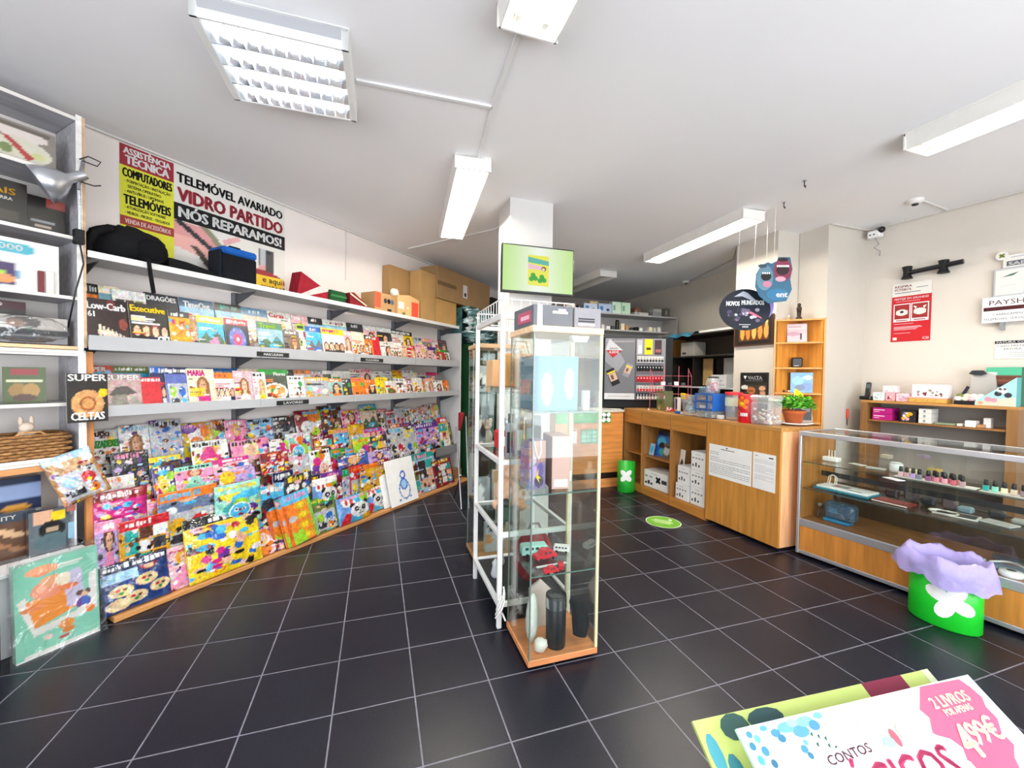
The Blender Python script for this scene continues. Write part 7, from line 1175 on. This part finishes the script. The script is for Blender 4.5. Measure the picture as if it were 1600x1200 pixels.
# bottom tiers, topmost
row([(133, 190, 672, 'offwhite', 'grid', 'orange', dict(title=[('CRUZADEXES', .04, .60, .16, 'green', .92), ('MAXI', .2, .84, .1, 'brown', .5)], label='white crossword magazine at the left end of the topmost bottom tier')), (188, 237, 664, 'white', 'woman', 'grey', dict(label='white sewing magazine with a dark hat photo')), (236, 286, 656, 'silver', 'stars', 'blue', dict(style='wrap', label='silvery film packet between the white magazine and the yellow one')), (284, 336, 661, 'gold', 'cartoon', 'cyan', dict(label='golden and blue cartoon magazine in the topmost bottom tier')), (334, 356, 656, 'tan', 'cartoon', 'brown'), (354, 388, 656, 'pink', 'doll', 'magenta'), (386, 432, 655, 'sky', 'party', 'yellow'), (430, 466, 650, 'black', 'car', 'silver'), (464, 505, 641, 'crimson', 'cartoon', 'white'), (503, 540, 634, 'brown', 'party', 'lime'), (538, 568, 640, 'pink', 'doll', 'red'), (566, 592, 632, 'green', 'land', 'cyan')],
 .105, .755, 'topmost bottom tier', G3, 21, style='wrap', dj=.011, fill_to=3.45, kinds=['party', 'toy', 'comic', 'cartoon'], pal=['charcoal', 'silver', 'brown', 'rose', 'grey', 'offwhite', 'magenta'], hr=(.22, .27), step=.7)
row([(96, 152, 712, 'tan', 'toy', 'sky', dict(style='bag', roll=-.3, d=.37, z=.66, wmin=.2, label='tan and blue toy bag tilted beside the bookcase post')), (176, 236, 706, 0x1c2430, 'stars', 'purple', dict(label='dark studio magazine with purple streaks, second bottom tier')), (234, 285, 712, 'navy', 'comic', 'yellow'), (240, 276, 728, 0x3a3a70, 'cartoon', 'lime', dict(d=.28, label='purple and green monster comic in front of the navy one')), (274, 334, 726, 'pink', 'doll', 'mint', dict(d=.275, label='pink mermaid style magazine with round stickers')), (302, 360, 688, 'white', 'cartoon', 'lime', dict(band='white', label='white magazine with a pink and green garden picture')), (332, 392, 715, 'rose', 'party', 'magenta', dict(d=.27)), (365, 425, 686, 'pink', 'doll', 'rose'), (424, 456, 685, 'offwhite', 'cartoon', 'pink', dict(d=.235)), (453, 492, 676, 'mint', 'cartoon', 'red', dict(band='white')), (408, 452, 705, 'crimson', 'party', 'gold', dict(d=.28)), (490, 524, 680, 'crimson', 'comic', 'gold'), (520, 552, 670, 'cyan', 'party', 'gold'), (550, 575, 662, 'gold', 'toy', 'cyan'), (572, 600, 668, 'rose', 'doll', 'magenta')],
 .2, .585, 'second bottom tier', G3, 22, style='wrap', dj=.011, fill_to=3.45, kinds=KK, pal=KP, hr=(.20, .26), step=.66)
row([(150, 214, 745, 'offwhite', 'plain', 'white', dict(label='white magazine top showing above the magenta sweet bag', d=.27, z=.5)), (186, 240, 760, 'crimson', 'comic', 'gold', dict(d=.29)), (322, 402, 735, 'lilac', 'cartoon', 'pink', dict(d=.3)), (404, 450, 714, 'brown', 'doll', 'crimson'), (455, 492, 710, 'silver', 'toy', 'red'), (488, 520, 702, 'white', 'cartoon', 'orange'), (518, 545, 694, 'crimson', 'party', 'red'), (532, 580, 708, 0x3a5aa8, 'doll', 'navy', dict(d=.316, z=.404, label='blue ice doll magazine in the third bottom tier')), (578, 612, 702, 'lilac', 'doll', 'purple', dict(d=.318)), (560, 588, 684, 'lime', 'cartoon', 'cyan'), (586, 612, 680, 'charcoal', 'comic', 'yellow')],
 .30, .405, 'third bottom tier', G3, 23, style='wrap', dj=.011, fill_to=2.25, kinds=KK, pal=KP, hr=(.22, .28), step=.7)
row([(655, 690, 660, 'lilac', 'party', 'purple', dict(z=.49, d=.30, lean=.15)), (662, 682, 692, 'navy', 'cartoon', 'green', dict(d=.365, z=.36, lean=.04, label='navy frog-eyed magazine hanging over the grey lower shelf edge')), (690, 706, 652, 'yellow', 'comic', 'red'), (700, 712, 660, 'brown', 'comic', 'orange'), (612, 640, 668, 'silver', 'toy', 'charcoal'), (636, 660, 668, 'silver', 'toy', 'blue')],
 .30, .405, 'far end of the third tier', G3, 27, style='wrap', dj=.011)
# fourth tier: on the base riser, in front of the lower shelf
row([(144, 230, 764, 'magenta', 'stars', 'rose', dict(style='bag', z=.405, d=.318, band='crimson', label='crinkled magenta sweet bag at the left of the fourth tier')), (146, 190, 812, 'lilac', 'doll', 'pink', dict(label='lilac doll magazine below the magenta bag')), (182, 262, 806, 'gold', 'comic', 'orange', dict(z=.2, band='red', label='yellow and red adventure journal left of the mask set')), (232, 254, 778, 'rose', 'cartoon', 'red', dict(d=.36)), (246, 340, 762, 0x6a7a98, 'toy', 'gold', dict(band='orange', d=.40, z=.25, label='grey toy set card with an orange heading and golden mask')), (334, 406, 752, 'mint', 'cartoon', 'teal', dict(style='bag', z=.30, band='mint', label='mint green toy bag behind the yellow one')), (352, 388, 790, 'orange', 'doll', 'purple', dict(d=.42, z=.17, label='orange card with a doll in a purple dress')), (396, 446, 757, 'cyan', 'car', 'crimson', dict(style='wrap', label='bright blue vehicle pack in the fourth tier')), (446, 488, 738, 'charcoal', 'party', 'white'), (430, 462, 735, 'silver', 'party', 'navy', dict(d=.36)), (486, 528, 744, 'orange', 'panda', 'white', dict(style='bag', z=.2, d=.40, label='upper left of the three panda toy bags')), (564, 606, 728, 'gold', 'party', 'cyan', dict(z=.17))],
 .408, .153, 'fourth bottom tier', G3, 24, style='wrap', th=.010, lean=.07, dj=.011)
row([], .382, .153, 'rear of the fourth tier', G3, 31, style='wrap', dj=.007, fill_to=2.1, kinds=KK, pal=KP, hr=(.34, .40), wr=(.18, .24), lean=.07, step=.8, start=.02)
row([], .26, .403, 'rear of the third tier', G3, 32, style='wrap', dj=.011, fill_to=2.2, kinds=KK, pal=KP, hr=(.24, .30), wr=(.16, .2), step=.85, start=.02, lean=.12)
row([], .072, .753, 'rear of the topmost tier', G3, 33, style='wrap', dj=.011, fill_to=3.3, kinds=['party', 'comic', 'toy'], pal=KP, hr=(.20, .23), wr=(.15, .2), step=.9, start=.2)
# fifth tier: on the floor board
row([(158, 266, 874, 0x1c3a78, 'cookies', 'navy', dict(style='bag', d=.50, band='navy', label='dark blue bag of cookie toys at the left end on the floor')), (250, 332, 850, 'rose', 'doll', 'pink', dict(d=.48, title=[('Princesas', .2, .86, .06, 'magenta', .6)], label='pink princess dress magazine on the floor between the two big bags')), (292, 408, 800, 'yellow', 'party', 'blue', dict(style='bag', d=.49, band='black', title=None, label='big yellow toy bag with a black heading on the floor')), (388, 446, 818, 'rose', 'cartoon', 'lilac', dict(d=.50, lean=.5, label='pale pink eyelash magazine sagging onto the floor tiles', th=.003) if False else dict(d=.50, lean=.45, label='pale pink magazine sagging onto the floor tiles')), (430, 468, 778, 'orange', 'blister', 'lime', dict(style='blister', band='cyan', d=.47, roll=-.12, label='left one of the three orange blister packs')), (446, 474, 775, 'orange', 'blister', 'red', dict(style='blister', band='teal', d=.505, roll=-.12, label='middle one of the three orange blister packs')), (458, 500, 770, 'orange', 'blister', 'cyan', dict(style='blister', band='cyan', d=.54, roll=-.12, label='right and nearest one of the three orange blister packs')), (492, 530, 775, 'olive', 'toy', 'lime', dict(band='green', label='green and grey figures pack right of the orange blisters')), (530, 578, 772, 'cyan', 'panda', 'red', dict(style='bag', d=.49, label='lower middle panda toy bag standing on the floor')), (572, 610, 758, 'cyan', 'panda', 'red', dict(style='bag', d=.47, label='right hand panda toy bag standing on the floor')), (602, 622, 735, 'white', 'plain', 'blue', dict(style='plainbag', label='plain white bag behind the bear sketch bag')), (612, 654, 716, 'white', 'sketch', 'blue', dict(style='plainbag', d=.52, label='white bag with a blue bear sketch leaning on the shelf')), (646, 690, 708, 'sky', 'comic', 'teal', dict(label='light blue comic set leaning under the shelf far end')), (684, 712, 716, 'crimson', 'comic', 'white', dict(label='dark red set at the very end of the floor row'))],
 .485, .031, 'floor tier', G3, 25, style='wrap', th=.010, lean=.25, dj=.013)
# ================================================================ CARDBOARD STAND IN THE FOREGROUND
e1, e2 = math.radians(94), math.radians(35)
def board(tn, label, corner_px, zc, wd, ln, bg, printer, up=0.0):
    p = on(corner_px[0], corner_px[1], zc); t = thing(tn, label, 'display stand', p, math.radians(-3.5)); return t
az = math.radians(-4)
pA = on(1150, 1139, .80); pB = on(1512, 1054, .80); wd = (pB - pA).length; th_ = math.atan2((pB - pA).y, (pB - pA).x)
t = thing('book_stand', 'cardboard book display with a CONTOS panel at the lower right corner', 'display stand', pA, th_)
def slope(b, y0=0): b.m = Matrix.Rotation(math.radians(35), 4, 'X') @ Matrix.Translation((0, y0, 0)); return b
Ln = .46; b = slope(MB()); b.box(0, wd, -Ln, 0, -.006, 0, 0xbfd6ca); b.build('front_panel', paper, t)
def flat(b, pts, c, z): b._add([(x, y, z) for x, y in pts], [list(range(len(pts)))], rgb(c))
b = slope(MB()); k = wd / .62
fl = lambda x, y: (x * k, y * k)
wav = [(.47, -.0015), (.445, -.02), (.425, -.035), (.432, -.05), (.412, -.07), (.425, -.085), (.418, -.10), (.445, -.12), (.445, -.14), (.47, -.155), (.51, -.165), (.54, -.145), (.55, -.13), (.575, -.115), (.572, -.095), (.592, -.075), (.59, -.055), (.602, -.04), (.596, -.02), (.585, -.004)]
flat(b, [fl(x, y) for x, y in wav], 0xc8506e, .0008)
q_ = 0
for cx, cy, rx, ry, c in ((.105, -.014, .022, .008, 0x5f94b8), (.13, -.024, .018, .009, 0x4a84ac), (.15, -.012, .02, .008, 0x6fa4c4), (.165, -.02, .012, .008, 0x3f78a4), (.12, -.010, .012, .006, 0x86b4cc), (.185, -.008, .01, .005, 0x5f94b8), (.075, -.018, .01, .006, 0x3f7a94), (.082, -.027, .008, .006, 0x2f6a88), (.055, -.008, .008, .004, 0x4a8aa0), (.02, -.012, .006, .005, 0x3a7a94), (.032, -.02, .006, .006, 0x5aa0a8), (.015, -.028, .006, .006, 0x2f6f8c), (.035, -.038, .007, .007, 0x3a7a94), (.018, -.048, .006, .007, 0x4a92a8), (.04, -.056, .006, .006, 0x2f5f7c), (.115, -.048, .007, .006, 0x3f7a94), (.125, -.04, .005, .004, 0x5f94a8), (.12, -.058, .005, .005, 0x2f6a88)): q_ += 1; flat(b, [fl(cx + rx * math.cos(a * .6), cy + ry * math.sin(a * .6)) for a in range(11)], c, .0008 + .00004 * q_)
for kx in range(7): x_, y_ = .145 + (kx % 3) * .012 + .01 * (kx > 3), -.03 - kx * .005; flat(b, [fl(x_, y_), fl(x_ + .006, y_ + .002), fl(x_ + .002, y_ - .006)], 0x1f4a3c, .0012)
for cx, cy, rx, ry, c in ((.21, -.092, .10, .03, 0xf4f6f4), (.34, -.10, .11, .035, 0xf4f6f4), (.20, -.07, .065, .014, 0xf4f6f4), (.275, -.038, .016, .012, 0xeee4e0), (.295, -.046, .02, .012, 0xf0e2dc), (.35, -.058, .016, .014, 0xd8c4a4), (.30, -.068, .014, .008, 0x8ab8d8), (.32, -.064, .008, .014, 0xc8505e)): q_ += 1; flat(b, [fl(cx + rx * math.cos(a * .45), cy + ry * math.sin(a * .45)) for a in range(14)], c, .0008 + .00004 * q_)
b.build('print', paper, t)
b = slope(MB())
def ft(st, x, y, h, c, wid, rot=0): 
    b.m = Matrix.Rotation(math.radians(35), 4, 'X') @ Matrix.Translation((x * k, y * k, 0)) @ Matrix.Rotation(math.radians(rot), 4, 'Z'); b.text(st, 0, 0, h * k, c, wid=wid * k, y=.0022, flat=True, bold=.04)
ft('CONTOS', .147, -.077, .014, 0x6a4a58, .104, 2); ft('MÁGICOS', .12, -.135, .05, 0xb83e66, .29, 0); ft('2 LIVROS', .462, -.040, .019, 'cream', .106, 0); ft('POR APENAS', .476, -.054, .011, 'cream', .077, 0); ft('4', .458, -.118, .052, 'cream', .032, 0); ft('99€', .492, -.103, .036, 'cream', .078, 0)
b.build('lettering', paper, t)
b = slope(MB()); b.box(-.048, wd - .03, -Ln, .03, -.05, -.044, 0xa9bb6a); b.box(wd * .62, wd - .11, .0, .0303, -.0505, -.0435, 0x6a1434); b.box(wd - .05, wd - .03, -.1, .0303, -.0505, -.0435, 0xb9c4a4)
for cx, cy, rx, ry, c in ((.03, .01, .03, .02, 0x2a4a48), (.10, .012, .04, .016, 0x1f3f44), (-.03, -.02, .012, .03, 0x3f8a98), (-.005, -.05, .014, .028, 0x2f6f7c), (-.02, -.09, .012, .026, 0x3a7a80)): flat(b, [(cx + rx * math.cos(a * .6), cy + ry * math.sin(a * .6)) for a in range(11)], c, -.0434)
b.build('rear_panel', paper, t)
b = MB(); b.box(.0, wd - .05, -.40, -.03, -.80, -.36, 0xbfd8a8, .004); b.build('base_box', card, t); b = MB(); b.box(.02, wd - .07, -.10, -.06, -.37, -.075, 0xbfd8a8); b.build('support', card, t)
